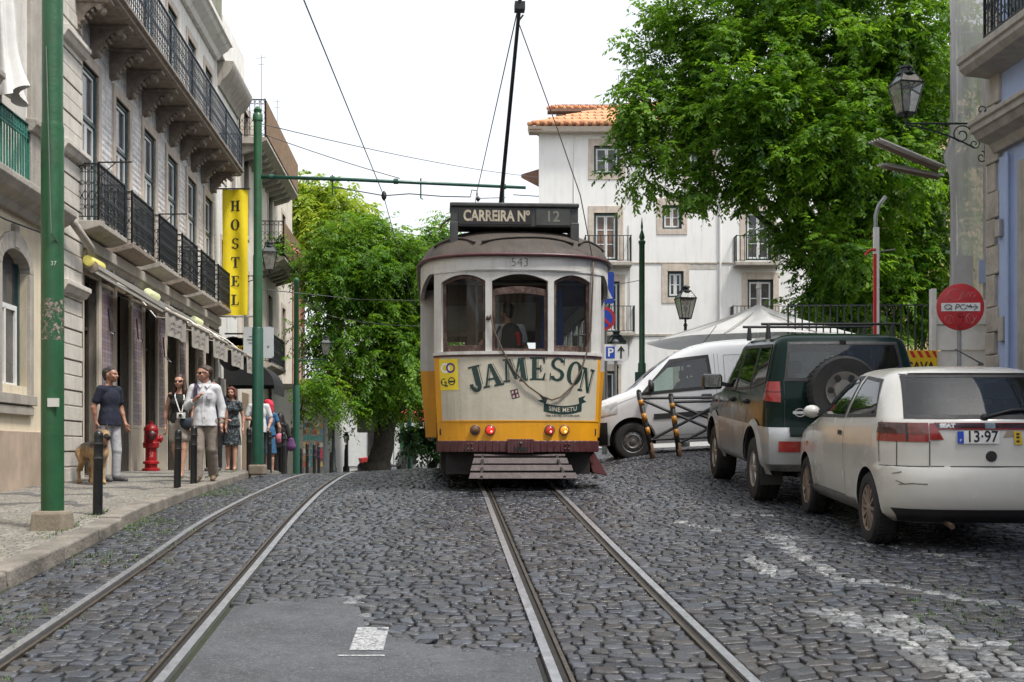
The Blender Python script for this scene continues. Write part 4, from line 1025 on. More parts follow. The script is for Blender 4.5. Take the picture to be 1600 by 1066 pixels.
# interior
MB().box(-1.0, 1.0, .3, 8.0, .72, .80).build('floor', t_dark, tram)
s = MB(); s.box(-1.22, 1.22, 1.5, 8.0, 2.78, 2.82); s.box(-1.0,1.0,.45,1.5,2.86,2.9); s.build('ceiling', t_cei, tram)
s = MB()
for (a, b) in ((-1.2,-1.02),(-.62,-.48),(-.36,-.30),(.32,.42),(.62,.7),(1.02,1.2)): s.box(a, b, 1.46, 1.52, .8, 2.78)
s.box(-1.02,-.62,1.465,1.515,.8,1.5); s.box(-1.02,-.62,1.465,1.515,2.08,2.15); s.box(-1.02,-.62,1.465,1.515,2.5,2.78); s.box(.7,1.02,1.465,1.515,.8,1.6); s.box(.7,1.02,1.465,1.515,2.5,2.78); s.box(-.48,.6,1.47,1.51,2.55,2.78)
s.build('bulkhead', t_int, tram)
s = MB()
for y in (2.6,3.5,4.4,5.3,6.2): 
    for x in (-.75,.75): s.box(x-.4, x+.4, y, y+.08, 1.0, 1.62); s.box(x-.4, x+.4, y, y+.42, 1.12, 1.2)
s.build('seat_row', t_int, tram)
s = frame(MB(), 0, .06, -1.2, 1.2, .8, 2.78, .2); s.box(0,.06,-.5,-.4,.8,2.6); s.box(0,.06,.4,.5,.8,2.6); s.box(0,.06,-1.1,1.1,.85,1.6); s.xf(Matrix.Translation((0,8.0,0)) @ Matrix.Rotation(PI/2,4,'Z')); s.build('far_bulkhead', t_int, tram)
MB().tube([(-.52,.35,.8),(-.52,.35,2.85)], .018, 8).tube([(.75,.45,.8),(.75,.45,2.0)], .03, 8).build('hand_pole', steel_d, tram)
s = MB().box(.35,.62,.75,1.0,1.5,2.62); s.build('blue_door_curtain', mat('blue_cloth', (.03,.05,.16), .8), tram)
# underframe and wheels
MB().box(-.92,.92,.30,.42,.22,.52).build('apron', t_dark, tram); s = MB(); s.box(-.85,.85,.7,7.4,.32,.56); s.box(-.98,-.9,1.6,7,.28,.7); s.box(.9,.98,1.6,7,.28,.7); s.box(-.7,.7,2.0,2.2,.12,.5); s.build('underframe', t_dark, tram)
for y in (2.3, 5.0):
    for x in (-.45, .45):
        MB().lathe([(.1,-.05),(.34,-.05),(.36,-.03),(.36,.03),(.39,.035),(.39,.05),(.1,.05)], 24, (x, y, .36), 'x').build('wheel', t_dark, tram, 40)
for x in (-.78,-.55,.55,.78): MB().box(x-.09, x+.09, .75, .95, .22, .5).build('hanger', t_dark, tram)
# slatted life guard
cg = MB(); 
for sd in (-1,1): cg.bar((sd*.46,.05,.46), (sd*.50,-.62,.19), .03, .05)
cgo = cg.build('lifeguard_frame', t_dark, tram)
for (y, z, w_) in ((-.60,.215,1.27),(-.36,.305,1.22),(-.13,.39,1.16)):
    MB().hexa([(-w_/2-.02,y-.03,z-.03),(w_/2+.02,y-.03,z-.03),(w_/2+.02,y-.005,z-.03),(-w_/2-.02,y-.005,z-.03),(-w_/2,y+.01,z+.04),(w_/2,y+.01,z+.04),(w_/2,y+.035,z+.04),(-w_/2,y+.035,z+.04)]).build('lifeguard_slat', t_slat, tram, bevel=.004)
MB().tube([(-.57,.02,.455),(.57,.02,.455)], .022, 8).build('lifeguard_pipe', t_slat, tram)
# tail lamps
lens = lambda n, c, e, s: mat(n, c, .18, 0, .1, 20, emit=e, es=s, coat=.4)
for k, px in enumerate((741, 765, 860, 884)):
    p = fpx(px, 672, .0); 
    h = MB().lathe([(.064,.0),(.066,-.02),(.058,-.03),(.05,-.026)], 20, p, 'y', cap=False).build('tail_lamp', mat('lamp_rim', (.13,.10,.09), .4, .5), tram, True)
    mm = [mat('blank_lamp_cover', (.12,.055,.03), .6, 0, .3, 20), lens('red_lens_lit', (.45,.015,.012), (1,.03,.02), .45), lens('red_lens', (.20,.012,.012), (1,.05,.03), .18), lens('amber_lens', (.70,.25,.02), (1,.38,.03), .3)][k]
    MB().lathe([(.052,-.022),(.046,-.038),(.03,-.048),(.001,-.052)], 20, p, 'y', cap=False).build('lens', mm, h, True)
    if k: MB().lathe([(.015,-.050),(.001,-.056)], 8, (p[0]+.012,p[1],p[2]-.02), 'y', cap=False).build('bulb', lens('bulb_glow_'+'abcd'[k], (.9,.4,.3) if k < 3 else (1,.8,.3), (1,.35,.25) if k < 3 else (1,.8,.25), .8), h, True)
# ---- painted advertising
ink = mat('dark_green_print', (.012,.035,.03), .45, 0, .1, 6)
def place(px, py, h, rot, sx=1.0):
    """letter frame centred on a point of the end panel"""
    r = rad(rot)
    def fn(a, b, d, w):
        X = (a-w/2)*h*sx; Y = b*h; x = px+X*cos(r)-Y*sin(r); y = py-(X*sin(r)+Y*cos(r)); return fpx(x, y, .003+d)
    return fn
for ch, px, py, h, r, sx in (('J',748,610,39,13,.92),('A',772,604,36,10,.92),('M',806,596,36,5,.92),('E',840,594,36,0,.92),('S',870,594.5,36,-3,.95),('O',896,600,36,-8,.80),('N',914,611,38,-12,.55)):
    mb = MB(); f = place(px, py, h, r, sx); w_, ps = glyph(ch)
    for i, p in enumerate(ps): mb.add([f(a, b, (i % 9)*.0004, w_) for a, b in p], [tuple(range(len(p)))])
    # thin drop-shadow lines beside the stems
    for i, p in enumerate(ps[:4]):
        if ch in 'JAMEN' and len(p) == 4:
            q = [(a+.075, b-.0) for a, b in p]; e = [(p[1][0]+.05, p[1][1]), (p[1][0]+.075, p[1][1]), (p[2][0]+.075, p[2][1]), (p[2][0]+.05, p[2][1])]
            mb.add([f(a, b, .004, w_) for a, b in e], [(0,1,2,3)])
    mb.build('letter', ink, cream, fix=False)
mb = MB()      # ribbon
def rib(px, dy): u = (px-880)/42; return 630+dy+9*(1-u*u)
for i in range(24):
    a, b = 850+62*i/24, 850+62*(i+1)/24
    mb.add([fpx(a,rib(a,8),.003), fpx(b,rib(b,8),.003), fpx(b,rib(b,-5),.003), fpx(a,rib(a,-5),.003)], [(0,1,2,3)])
mb.add([fpx(840,626,.0026),fpx(853,631,.0026),fpx(857,621,.0026),fpx(843,617,.0026),fpx(848,624,.0026)], [(0,1,2,3,4)])
mb.add([fpx(908,631,.0026),fpx(920,627,.0026),fpx(914,623,.0026),fpx(918,617,.0026),fpx(906,621,.0026)], [(0,1,2,3,4)])
mb.build('ribbon', ink, cream, fix=False)
mb = MB(); text_mb(mb, 'SINE METU', 9.5, lambda a, b: fpx(881+a, rib(881+a,1.6)-b, .0045), sx=.92, bold=.15, spacing=1.1); mb.build('ribbon_lettering', t_cream, cream, fix=False)
mb = MB(); text_mb(mb, 'Fear a bit less. Live a bit more.', 5.6, lambda a, b: fpx(882+a, 649-b, .0035), sx=.80, bold=.06); mb.build('small_print', ink, cream, fix=False)
# yellow sticker with rings
mb = MB(); mb.grid(lambda u, v: fpx(lerp(689,717,u), lerp(609,560,v), .0025), 6, 2); st = mb.build('operator_sticker', mat('sticker_yellow', (.78,.60,.03), .4, 0, .05), cream)
def ringpx(cx, cy, ro_, ri_, off, a0=0, a1=360):
    mb = MB(); n = 24
    for i in range(n):
        p, q = rad(lerp(a0,a1,i/n)), rad(lerp(a0,a1,(i+1)/n))
        mb.add([fpx(cx+ro_*cos(p),cy+1.15*ro_*sin(p),off), fpx(cx+ro_*cos(q),cy+1.15*ro_*sin(q),off), fpx(cx+ri_*cos(q),cy+1.15*ri_*sin(q),off), fpx(cx+ri_*cos(p),cy+1.15*ri_*sin(p),off)], [(0,1,2,3)])
    return mb
ringpx(698,574,7,4.2,.0032).build('white_ring', mat('sticker_white', (.8,.8,.8), .4), st); ringpx(706,574,7,4.4,.0036).build('purple_ring', mat('sticker_purple', (.06,.02,.22), .4), st)
ringpx(695,596,5,3.6,.0032,20,300).build('black_ring', ink, st); ringpx(707,595,5.6,4.1,.0032).build('black_ring', ink, st)
mb = MB()
for (x0,x1,y0,y1) in ((690,699,595,598),(703,711,594,597),(696,701,601,603.5)): mb.add([fpx(x0,y1,.0036),fpx(x1,y1,.0036),fpx(x1,y0,.0036),fpx(x0,y0,.0036)], [(0,1,2,3)])
mb.build('black_bar', ink, st)
mb = MB()
f = lambda a, b: fpx(804.5+a*cos(.25)-b*sin(.25), 615.5-(a*sin(.25)+b*cos(.25)), .0028)
mb.add([f(-6,-7), f(6,-7), f(6,7), f(-6,7)], [(0,1,2,3)]); sk = mb.build('small_sticker', mat('sticker_dark', (.06,.03,.04), .5), cream)
mb = MB()
for (a, b) in ((-3,3.4),(3,3.4),(-3,-3.4),(3,-3.4)): mb.add([tuple(np.add(f(a+c*2, b+d*2.2), (0,-.0006,0))) for c, d in ((-1,-1),(.4,-1),(1,.2),(-.2,1))], [(0,1,2,3)])
mb.build('sticker_mark', mat('sticker_pale', (.55,.40,.38), .5), sk)
# slack rope across the end
rp = [(768,492),(772,515),(786,548),(803,580),(825,604),(848,620),(862,625),(876,620),(893,604),(908,575),(917,545),(922,515),(925,440),(926,405)]
mb = MB(); mb.tube([fpx(a,b,.03) for a, b in rp], .011, 6); mb.build('trolley_rope', mat('brown_rope', (.11,.075,.055), .8), tram, True)
mb = MB(); mb.lathe([(.03,0),(.03,-.03),(.01,-.05)], 8, fpx(764,497,0), 'y').box(-.42,-.34,.03,.06,2.15,2.18); mb.build('cleat', steel_d, tram)
MB().tube([fpx(912,500,.02), fpx(912,545,.02)], .012, 6).tube([fpx(906,522,.0), fpx(914,522,.03)], .012, 6).build('lamp_bracket', t_dark, tram)
# destination box
BX = -.02
bx = MB().box(-.84+BX,.79+BX,.30,.72,3.37,3.625); s = bx.build('destination_box', mat('box_grey_paint', (.035,.037,.036), .5, 0, .25, 7, .003, 30, (.11,.10,.09), .6), tram, bevel=.012)
MB().box(-.85+BX,.80+BX,.27,.74,3.62,3.675).build('box_lid', MATS['box_grey_paint'], s, bevel=.015)
for (a, b) in ((-.85,-.745),(.69,.80)): MB().box(a+BX, b+BX, .29, .70, 3.12, 3.43).build('box_leg', MATS['box_grey_paint'], s, bevel=.01)
MB().box(-.735+BX,.19+BX,.285,.31,3.40,3.60).build('blind_window', mat('blind_black', (.016,.013,.011), .35, 0, .3, 9), s)
MB().box(.25+BX,.685+BX,.285,.31,3.395,3.605).build('number_window', mat('number_blind', (.05,.052,.046), .35, 0, .25, 5), s)
mb = MB(); text_mb(mb, 'CARREIRA Nº', .19, lambda a, b: (-.275+a, .281, 3.50+b), sx=.74, bold=.006); mb.build('destination_lettering', mat('dull_ivory', (.42,.37,.28), .6, 0, .35, 9), s)
mb = MB(); text_mb(mb, '12', .19, lambda a, b: (.44+a, .281, 3.50+b), sx=1.0, bold=.003); mb.build('number_lettering', mat('faint_ivory', (.17,.17,.135), .6), s)
MB().tube([(-.86,.45,3.50),(-.97,.45,3.42),(-.99,.45,3.36)], .014, 6).build('box_hook', t_mar, s)
# trolley pole raked back over the roof
s = MB(); s.tube([(-.10,4.2,3.60),(-.09,1.8,4.55),(-.06,-.85,5.76)], [.035,.028,.022], 8); tp = s.build('trolley_pole', black_m, tram, True)
MB().lathe([(.05,-.02),(.065,0),(.05,.02)], 12, (-.06,-.9,5.80), 'x').box(-.12,.0,-.95,-.8,5.70,5.79).tube([(-.06,-.85,5.72),(-.06,-.62,5.66),(.0,-.6,5.75)], .012, 5).build('trolley_head', black_m, tp)
MB().box(-.25,.25,3.7,4.7,3.5,3.64).lathe([(.12,3.6),(.12,3.74),(.05,3.78)], 12, (0,4.2,0)).build('pole_base', t_dark, tp)
mb = MB(); mb.tube([(-.05,-.65,5.62), (.45,-.3,4.45), (.75,-.1,3.7), fpx(926,405,.03)], .007, 5).build('pole_rope', mat('brown_rope', (.11,.075,.055)), tp)
# ================================================================== poles, bollards, lamps, signs
def P(px, py, Y): return ((px-800)*Y/1900, Y, (703-py)*Y/1900)
pole_g = mat('green_pole_paint', (.018,.088,.034), .38, 0, .18, 5, .003, 25, (.05,.05,.03), .35)
pole_d = mat('dark_green_pole_paint', (.014,.075,.048), .36, 0, .15, 5)
conc = mat('stained_concrete', (.22,.185,.14), .85, 0, .2, 5, .008, 30, (.08,.07,.05), .7)
# pole nearest the camera
t = empty('tram_wire_pole', (-4.27,11.3,side_z(11.3)), 0, 'thick green steel pole on a square stone block at the left front of the pavement', 'pole', 'green tram wire poles')
MB().lathe([(.103,.1),(.103,3.72),(.097,3.76),(.094,3.78),(.094,8)], 24, (0,0,0)).build('shaft', pole_g, t, 40)
MB().hexa([(-.17,-.17,-.05),(.17,-.17,-.05),(.17,.17,-.05),(-.17,.17,-.05),(-.145,-.145,.17),(.145,-.145,.17),(.145,.145,.17),(-.145,.145,.17)]).build('base_block', conc, t, bevel=.03)
mb = MB(); mb.lathe([(.1045,1.75),(.1045,2.13)], 24, (0,0,0), cap=False); pk = nodes('peeled_poster'); m_, nt, b_ = pk; v = coords(nt)
L(nt, mixc(nt, maprange(nt, noise(nt, v, 40, 5), .3, .7), (.10,.07,.05), (.42,.36,.30)), b_.inputs['Base Color']); L(nt, maprange(nt, noise(nt, v, 22, 6, .8), .5, .56), b_.inputs['Alpha'])
mb.build('peeled_paper', m_, t, True)
MB().box(-.005,.10,-.112,-.10,1.13,1.21).build('sticker', mat('pale_sticker', (.6,.6,.56), .5), t)
mb = MB(); text_mb(mb, '37', .055, lambda a, b: (.05+a, -.109, 2.45+b)); mb.build('pole_number', mat('sticker_letter', (.5,.55,.45), .6), t)
MB().tube([(-.02,-.1,4.45),(.04,-.14,2.72),(.1,-.02,2.6)], .006, 5).build('loose_cable', mat('grey_cable', (.12,.14,.12)), t)
# pole with the long arm
t2 = empty('tram_wire_pole', (-4.6,22,side_z(22)), 0, 'green pole with a long horizontal arm carrying the tram wires, standing by the HOSTEL banner', 'pole', 'green tram wire poles')
MB().lathe([(.085,.2),(.085,3.9),(.075,3.95),(.075,6.35),(.09,6.36),(.09,6.46),(.06,6.5),(.075,6.56),(.02,6.62)], 20).build('shaft', pole_g, t2, 40)
MB().lathe([(.105,.15),(.1,2.6),(.09,2.62)], 20).build('sleeve', pole_d, t2, 40)
MB().box(-.145,.145,-.145,.145,-.05,.14).build('base_block', conc, t2, bevel=.03)
za_ = 4.9+.4; 
arm = MB().tube([(0,0,5.35),(1.6,0,5.30),(4.85,0,5.15)], [.035,.032,.028], 10).build('arm', pole_d, t2, True)
for x, z in ((.25,5.345),(1.35,5.31),(2.5,5.265),(4.45,5.17)): MB().lathe([(.05,-.04),(.05,.04)], 10, (x,0,z), 'x').build('arm_clamp', pole_d, arm)
for x, z in ((1.35,5.3),(2.95,5.24),(4.45,5.16)): MB().tube([(x,0,z+.08),(x,0,z-.28),(x+.04,0,z-.3)], .014, 5).build('wire_hanger', pole_d, arm)
MB().tube([(.02,0,5.55),(.06,0,5.9),(0,0,6.0)], .02, 6).build('stay_clamp', iron, t2)
# farther green pole
t3 = empty('tram_wire_pole', P(463,703,33)[:2]+(side_z(33),), 0, 'slim green pole with a dark lower half farther down the left pavement', 'pole', 'green tram wire poles')
MB().lathe([(.075,.05),(.07,5.3),(.085,5.32),(.085,5.4),(.02,5.46)], 16).build('shaft', pole_g, t3, 40)
MB().lathe([(.095,-.05),(.09,2.5),(.08,2.53)], 16).build('sleeve', pole_d, t3, 40)
s = MB(); s.tube([(.05,0,3.22),(.82,0,3.25)], .022, 6)
for k in range(7): s.ring((.12+.1*k,0,3.14), .06, .009, 8, 'xz')
s.build('lamp_bracket', pole_d, t3)
# green pole on the square with a pointed finial
t4 = empty('tram_wire_pole', P(1003,703,29)[:2]+(-.05,), 0, 'light green pole with a pointed finial rising behind the white van', 'pole', 'green tram wire poles')
MB().lathe([(.1,0),(.095,2.1),(.07,2.14),(.068,4.95),(.085,4.97),(.085,5.02),(.05,5.06),(.07,5.12),(.05,5.2),(.018,5.3),(.03,5.36),(.004,5.6)], 14).build('shaft', pole_g, t4, 40)
s = MB(); s.lathe([(.085,1.0),(.085,1.9)], 14).box(-.16,.16,-.1,.1,1.4,1.9); s.build('control_box', pole_d, t4)
s = MB().box(-.02,.02,-.09,.02,3.9,3.98); s.build('wire_clamp', pole_d, t4)
t5 = empty('tram_wire_pole', P(640,703,47)[:2]+(-.95,), 0, 'thin green pole beside the tree trunk in the background', 'pole', 'green tram wire poles')
MB().lathe([(.1,0),(.08,3.6),(.02,3.8)], 10).build('shaft', pole_d, t5, 40); MB().box(-.25,.25,-.12,.0,3.35,3.6).build('traffic_lamp', black_m, t5)
t6 = empty('tram_wire_pole', P(628,703,60)[:2]+(-.95,), 0, 'faint green post seen between the tree trunk and the white tents', 'pole', 'green tram wire poles')
MB().lathe([(.12,0),(.1,2.9),(.02,3.0)], 10).build('shaft', pole_g, t6, 40)

# ---- bollards
bol_m = mat('black_bollard_paint', (.012,.013,.014), .35, .1, .3, 9, .002, 30)
bol_d = mat('bollard_ring', (.10,.10,.10), .4, .6, .2, 9)
def make_bollard():
    r = empty('bollard')
    MB().lathe([(.055,-.05),(.05,.0),(.048,.55),(.052,.57),(.052,.60),(.047,.62),(.047,.70),(.053,.72),(.053,.745),(.047,.76),(.05,.80),(.045,.835),(.028,.86),(.003,.868)], 18).build('post', bol_m, r, 40)
    MB().lathe([(.0535,.575),(.0545,.585),(.0535,.595)], 18, cap=False).lathe([(.0545,.725),(.0555,.733),(.0545,.741)], 18, cap=False).build('ring', bol_d, r, True)
    return r
proto = make_bollard()
BG = 'black bollards along the left kerb'
bl = [(-4.26,12.5,'nearest black bollard, in front of the dog',1.0,.6),(-4.68,17,'black bollard in front of the woman in shorts, leaning slightly',.95,-1.8),(-4.74,18.1,'black bollard in front of the man in the white shirt',1.0,-.5),(-4.98,20.2,'black bollard between the white-shirted man and the woman in the dress',1.0,.4),
      (-4.95,22.9,'black bollard just left of the green pole with the long arm',.95,.3),(P(421,703,25)[0],25,'black bollard just right of the green armed pole',.95,0),(P(443,703,26.5)[0],26.5,'black bollard in front of the woman dressed in black',1.0,0),
      (P(470,703,33.6)[0],33.6,'dark bollard at the foot of the farther green pole',1.0,0),(P(480,703,35)[0],35,'far bollard in front of the left side of the postcard rack',1.25,0),(P(491,703,36)[0],36,'far bollard in front of the middle of the postcard rack',1.25,0),(P(498,703,37)[0],37,'far bollard at the right side of the postcard rack',1.2,0),(P(517,703,40)[0],40,'small bollard by the foot of the black lamp post',1.0,0)]
for i, (x, y, lab, sc_, tilt) in enumerate(bl):
    o = proto if i == 0 else copy_tree(proto)
    o.location = (x, y, (side_z(y) if y < 34 else road_z(x, y)+.05)); o.scale = (1,1,sc_); o.rotation_euler = (0, rad(tilt), RND.random()*3)
    tag(o, lab, 'bollard', BG)

# ---- fire hydrant
red_m = mat('hydrant_red', (.30,.008,.012), .35, 0, .15, 9, .002, 30, (.20,.03,.02), .4)
hx, hy = P(236,703,22.9)[:2]
h = empty('fire_hydrant', (hx, hy, side_z(hy)+.01), rad(20), 'red cast iron fire hydrant standing against the shop wall', 'fire hydrant')
MB().lathe([(.17,0),(.17,.04),(.12,.05),(.115,.12),(.15,.13),(.15,.17),(.105,.19),(.10,.42),(.14,.43),(.15,.46),(.15,.52),(.13,.54),(.125,.74),(.135,.75),(.135,.79),(.115,.83),(.06,.87),(.04,.88),(.04,.93),(.002,.935)], 20).build('barrel', red_m, h, 35)
MB().lathe([(.05,.08),(.055,.15),(.075,.16),(.075,.19),(.05,.205),(.02,.22)], 14, (0,0,.6), 'x').build('side_outlet', red_m, h, 35)
MB().lathe([(.06,-.1),(.065,-.19),(.085,-.2),(.085,-.23),(.055,-.25),(.02,-.26)], 14, (0,0,.66), 'y').build('front_outlet', mat('hydrant_dark', (.05,.01,.01), .4), h, 35)
mb = MB(); text_mb(mb, 'SI', .11, lambda a, b: (.102*sin(a/.1), -.1035*cos(a/.1), .30+b*1.3)); mb.build('painted_letters', mat('faded_pink', (.55,.25,.22), .6), h)
MB().tube([(.09,-.06,.86),(.12,-.1,.72),(.09,-.12,.62)], .008, 5).build('chain', red_m, h)

# ---- lanterns
lam_m = mat('lantern_iron', (.015,.022,.022), .42, .2, .2, 12)
lam_gl = glass_mat('lantern_glass', (.78,.78,.74), .55, .08, (.36,.35,.32))
roof_gl = glass_mat('lantern_roof_glass', (.6,.65,.68), .5, .05, (.2,.23,.25))
def lantern(par, o=(0,0,0), s=1.0, solid=True):
    """four sided lantern tapering downward; o is the bottom spigot"""
    def tr(mb): return mb.xf(Matrix.Translation(o) @ Matrix.Scale(s, 4) @ Matrix.Rotation(rad(12), 4, 'Z'))
    b, t, hb, ht = .105, .2, .08, .55
    f = MB()
    for (sx, sy) in ((-1,-1),(1,-1),(1,1),(-1,1)):
        f.bar((sx*b,sy*b,hb), (sx*t,sy*t,ht), .018, .018); f.bar((sx*t,sy*t,ht), (sx*.10,sy*.10,ht+.17), .016, .016)
    for (r, z) in ((b,hb),(t,ht)):
        for k in range(4):
            c = [(-r,-r),(r,-r),(r,r),(-r,r)]; f.bar(c[k]+(z,), c[(k+1)%4]+(z,), .03, .022)
    f.lathe([(.02,0),(.035,.02),(.02,.04),(.03,.06),(.15,.08)], 10).lathe([(.02,-.08),(.02,.02)], 8)
    fr_ = tr(f).build('lantern_frame', lam_m, par)
    c = MB().lathe([(.15,ht+.155),(.14,ht+.19),(.085,ht+.20),(.085,ht+.25),(.11,ht+.26),(.10,ht+.29),(.03,ht+.31),(.002,ht+.32)], 14); tr(c).build('lantern_cap', lam_m, fr_, 40)
    g = MB(); q = [(-1,-1),(1,-1),(1,1),(-1,1)]
    for k in range(4):
        (a0, a1), (b0, b1) = q[k], q[(k+1)%4]
        g.add([(a0*b,a1*b,hb),(b0*b,b1*b,hb),(b0*t,b1*t,ht),(a0*t,a1*t,ht)], [(0,1,2,3)])
    tr(g).build('lantern_glass', lam_gl, fr_)
    g = MB()
    for k in range(4):
        (a0, a1), (b0, b1) = q[k], q[(k+1)%4]
        g.add([(a0*t,a1*t,ht),(b0*t,b1*t,ht),(b0*.1,b1*.1,ht+.17),(a0*.1,a1*.1,ht+.17)], [(0,1,2,3)])
    tr(g).build('lantern_roof', roof_gl if not solid else lam_m, fr_)
    bl_ = MB().lathe([(.02,.1),(.02,.22),(.05,.28),(.05,.36),(.01,.4)], 10); tr(bl_).build('mantle', mat('lamp_mantle', (.55,.53,.48), .5), fr_, True)
def scrollwork(mb, x0, x1, z, h, sgn=1):
    def spiral(cx, cz, r, t0, turns, n=20): return [(cx+r*(1-.75*i/n)*cos(t0+turns*2*PI*i/n), 0, cz+r*(1-.75*i/n)*sin(t0+turns*2*PI*i/n)) for i in range(n+1)]
    L_ = x1-x0
    mb.tube([(x0,0,z),(x1,0,z)], .016, 6)
    mb.tube([(lerp(x0,x1,t), 0, z-.03-h*(t**1.6)) for t in [i/12*.86 for i in range(13)]], .013, 6)
    mb.tube(spiral(lerp(x0,x1,.70), z-h*.40, h*.36, .4, 1.4), .011, 5); mb.tube(spiral(lerp(x0,x1,.42), z-h*.20, h*.19, 2.6, -1.3), .009, 5); mb.tube(spiral(lerp(x0,x1,.2), z-h*.13, h*.12, .2, 1.3), .009, 5)
    mb.tube(spiral(lerp(x0,x1,.86), z-h*.72, h*.2, 1.2, -1.3), .009, 5)
    mb.tube(spiral(x1-sgn*.06, z+.14*abs(h)/.3, .09, -PI/2, 1.0), .01, 5); mb.tube(spiral(x1-sgn*.06, z-h-.08, .09, PI/2, -1.2), .01, 5)
    mb.bar((x1,0,z+.2), (x1,0,z-h-.1), .03, .03)
# wall lantern on the right
lt = empty('wall_lantern', (5.83,18.0,0), 0, 'black four-sided street lantern on an ornate scrolled bracket at the top right', 'lantern', 'old street lanterns')
s = MB(); scrollwork(s, .0, 1.18, 4.83, .42, 1); s.build('scroll_bracket', lam_m, lt); lantern(lt, (0,0,4.9), .92, False)
# lantern at the hostel end
px_ = P(421,703,33)
lt = empty('wall_lantern', (px_[0],33,0), 0, 'street lantern on a wall bracket right of the HOSTEL banner behind the green pole', 'lantern', 'old street lanterns')
s = MB(); scrollwork(s, .0, -1.0, 4.72, .3, -1); s.build('scroll_bracket', lam_m, lt); lantern(lt, (0,0,4.80), 1.0)
lx = P(509,703,33); lt = empty('street_lantern', (lx[0],33,0), 0, 'small street lantern on the arm of the slim green pole, against the tree', 'lantern', 'old street lanterns')
lantern(lt, (0,0,side_z(33)+3.3), .68)
def lamp_post(px, Y, top, base, lab, s=1.0):
    x = P(px,703,Y)[0]; t = empty('lamp_post', (x,Y,base), 0, lab, 'lamp post', 'black lamp posts'); H = top-base
    MB().lathe([(.12,0),(.12,.3),(.08,.35),(.07,.9),(.05,1.0),(.042,H-.1),(.06,H-.08),(.03,H)], 12).build('post', lam_m, t, 40); lantern(t, (0,0,H+.02), s); return t
lamp_post(521, 40, 1.02, -.92, 'black lamp post with lantern standing by the postcard stand', 1.0)
lamp_post(541, 44, .2, -.93, 'second dark post just right of the black lamp post near the small white house', .5)
lamp_post(1071, 33, 3.45, -.1, 'black lamp post whose lantern shows above the white parasol beside the van', 1.15)
lamp_post(963, 27, 1.9, -.1, 'black lamp post with a lantern under the blue parking sign', .85)

# ---- road signs on the square
blue = mat('sign_blue', (.012,.06,.42), .35, 0, .06, 5); wht = mat('sign_white', (.72,.72,.70), .4, 0, .05, 5, dirt=(.5,.48,.44), dirt_amt=.4); s_red = mat('sign_red', (.52,.015,.018), .4, 0, .1, 5); gal = mat('galvanised_steel', (.30,.31,.31), .45, .6, .12, 12)
def plate(mb, w, h, r, y0, y1, cx=0, cz=0, n=5):
    pts = []
    for (sx, sz, a0) in ((1,1,0),(-1,1,90),(-1,-1,180),(1,-1,270)):
        for i in range(n+1):
            a = rad(a0+90*i/n); pts.append((cx+sx*(w/2-r)+r*cos(a), cz+sz*(h/2-r)+r*sin(a)))
    return mb.prism(pts, lambda a, b, d: (a, d, b), y0, y1)
x_, _, z_ = P(947,450,26); sg = empty('crossing_sign', (x_,26,-.1), 0, 'blue square pedestrian crossing sign half hidden behind the tram', 'road sign')
plate(MB(), .34*1.0, .68, .05, -.03, 0, 0, z_+.1).build('plate', blue, sg); MB().add([(-.14,-.034,z_-.13),(.14,-.034,z_-.13),(.0,-.034,z_+.15)], [(0,1,2)]).build('white_triangle', wht, sg)
s = MB(); s.lathe([(.035,-.02),(.032,.02)], 10, (0,-.037,z_+.03),'y').bar((0,-.037,z_+.0),(-.05,-.037,z_-.11),.03,.004).bar((0,-.037,z_),(.05,-.037,z_-.11),.03,.004); s.build('walking_figure', black_m, sg)
MB().lathe([(.03,0),(.03,z_+.4)], 8, (0,.03,0)).build('post', gal, sg)
x_, _, z_ = P(943,498,25.6); sg = empty('no_parking_sign', (x_,25.6,-.1), 0, 'round blue sign with a red rim just under the pedestrian sign by the tram', 'road sign')
z_ += .1
MB().lathe([(.25,0),(.25,-.02)], 28, (0,0,z_), 'y').build('plate', s_red, sg); MB().lathe([(.19,-.022),(.19,-.026)], 28, (0,0,z_), 'y').build('blue_disc', blue, sg)
MB().bar((-.14,-.03,z_+.14),(.14,-.03,z_-.14),.006,.055).build('red_slash', s_red, sg); MB().lathe([(.03,0),(.03,z_+.3)], 8, (0,.03,0)).build('post', gal, sg)
x_, _, z_ = P(962,551,25.2); sg = empty('parking_sign', (x_,25.2,-.1), 0, 'white plate with blue P and black arrow pointing ahead, beside the tram', 'road sign'); z_ += .1
plate(MB(), .50, .34, .03, -.02, 0, 0, z_).build('plate', wht, sg); b_ = MB().box(-.2,-.02,-.026,-.02,z_-.12,z_+.12).build('blue_square', blue, sg)
mb = MB(); text_mb(mb, 'P', .24, lambda a, b: (-.11+a,-.029,z_+b-.005), bold=.006); mb.build('letter', wht, b_)
MB().bar((.11,-.025,z_-.12),(.11,-.025,z_+.1),.035,.004,(0,1,0)).add([(.03,-.028,z_+.03),(.065,-.028,z_+.03),(.11,-.028,z_+.085),(.155,-.028,z_+.03),(.19,-.028,z_+.03),(.11,-.028,z_+.14)], [(0,1,2,5),(2,3,4,5)]).build('arrow', black_m, sg)
MB().lathe([(.03,0),(.03,z_+.25)], 8, (0,.03,0)).lathe([(.01,0),(.06,.02),(.06,.05),(.01,.07)],10,(0,.0,z_+.2)).build('post', gal, sg)

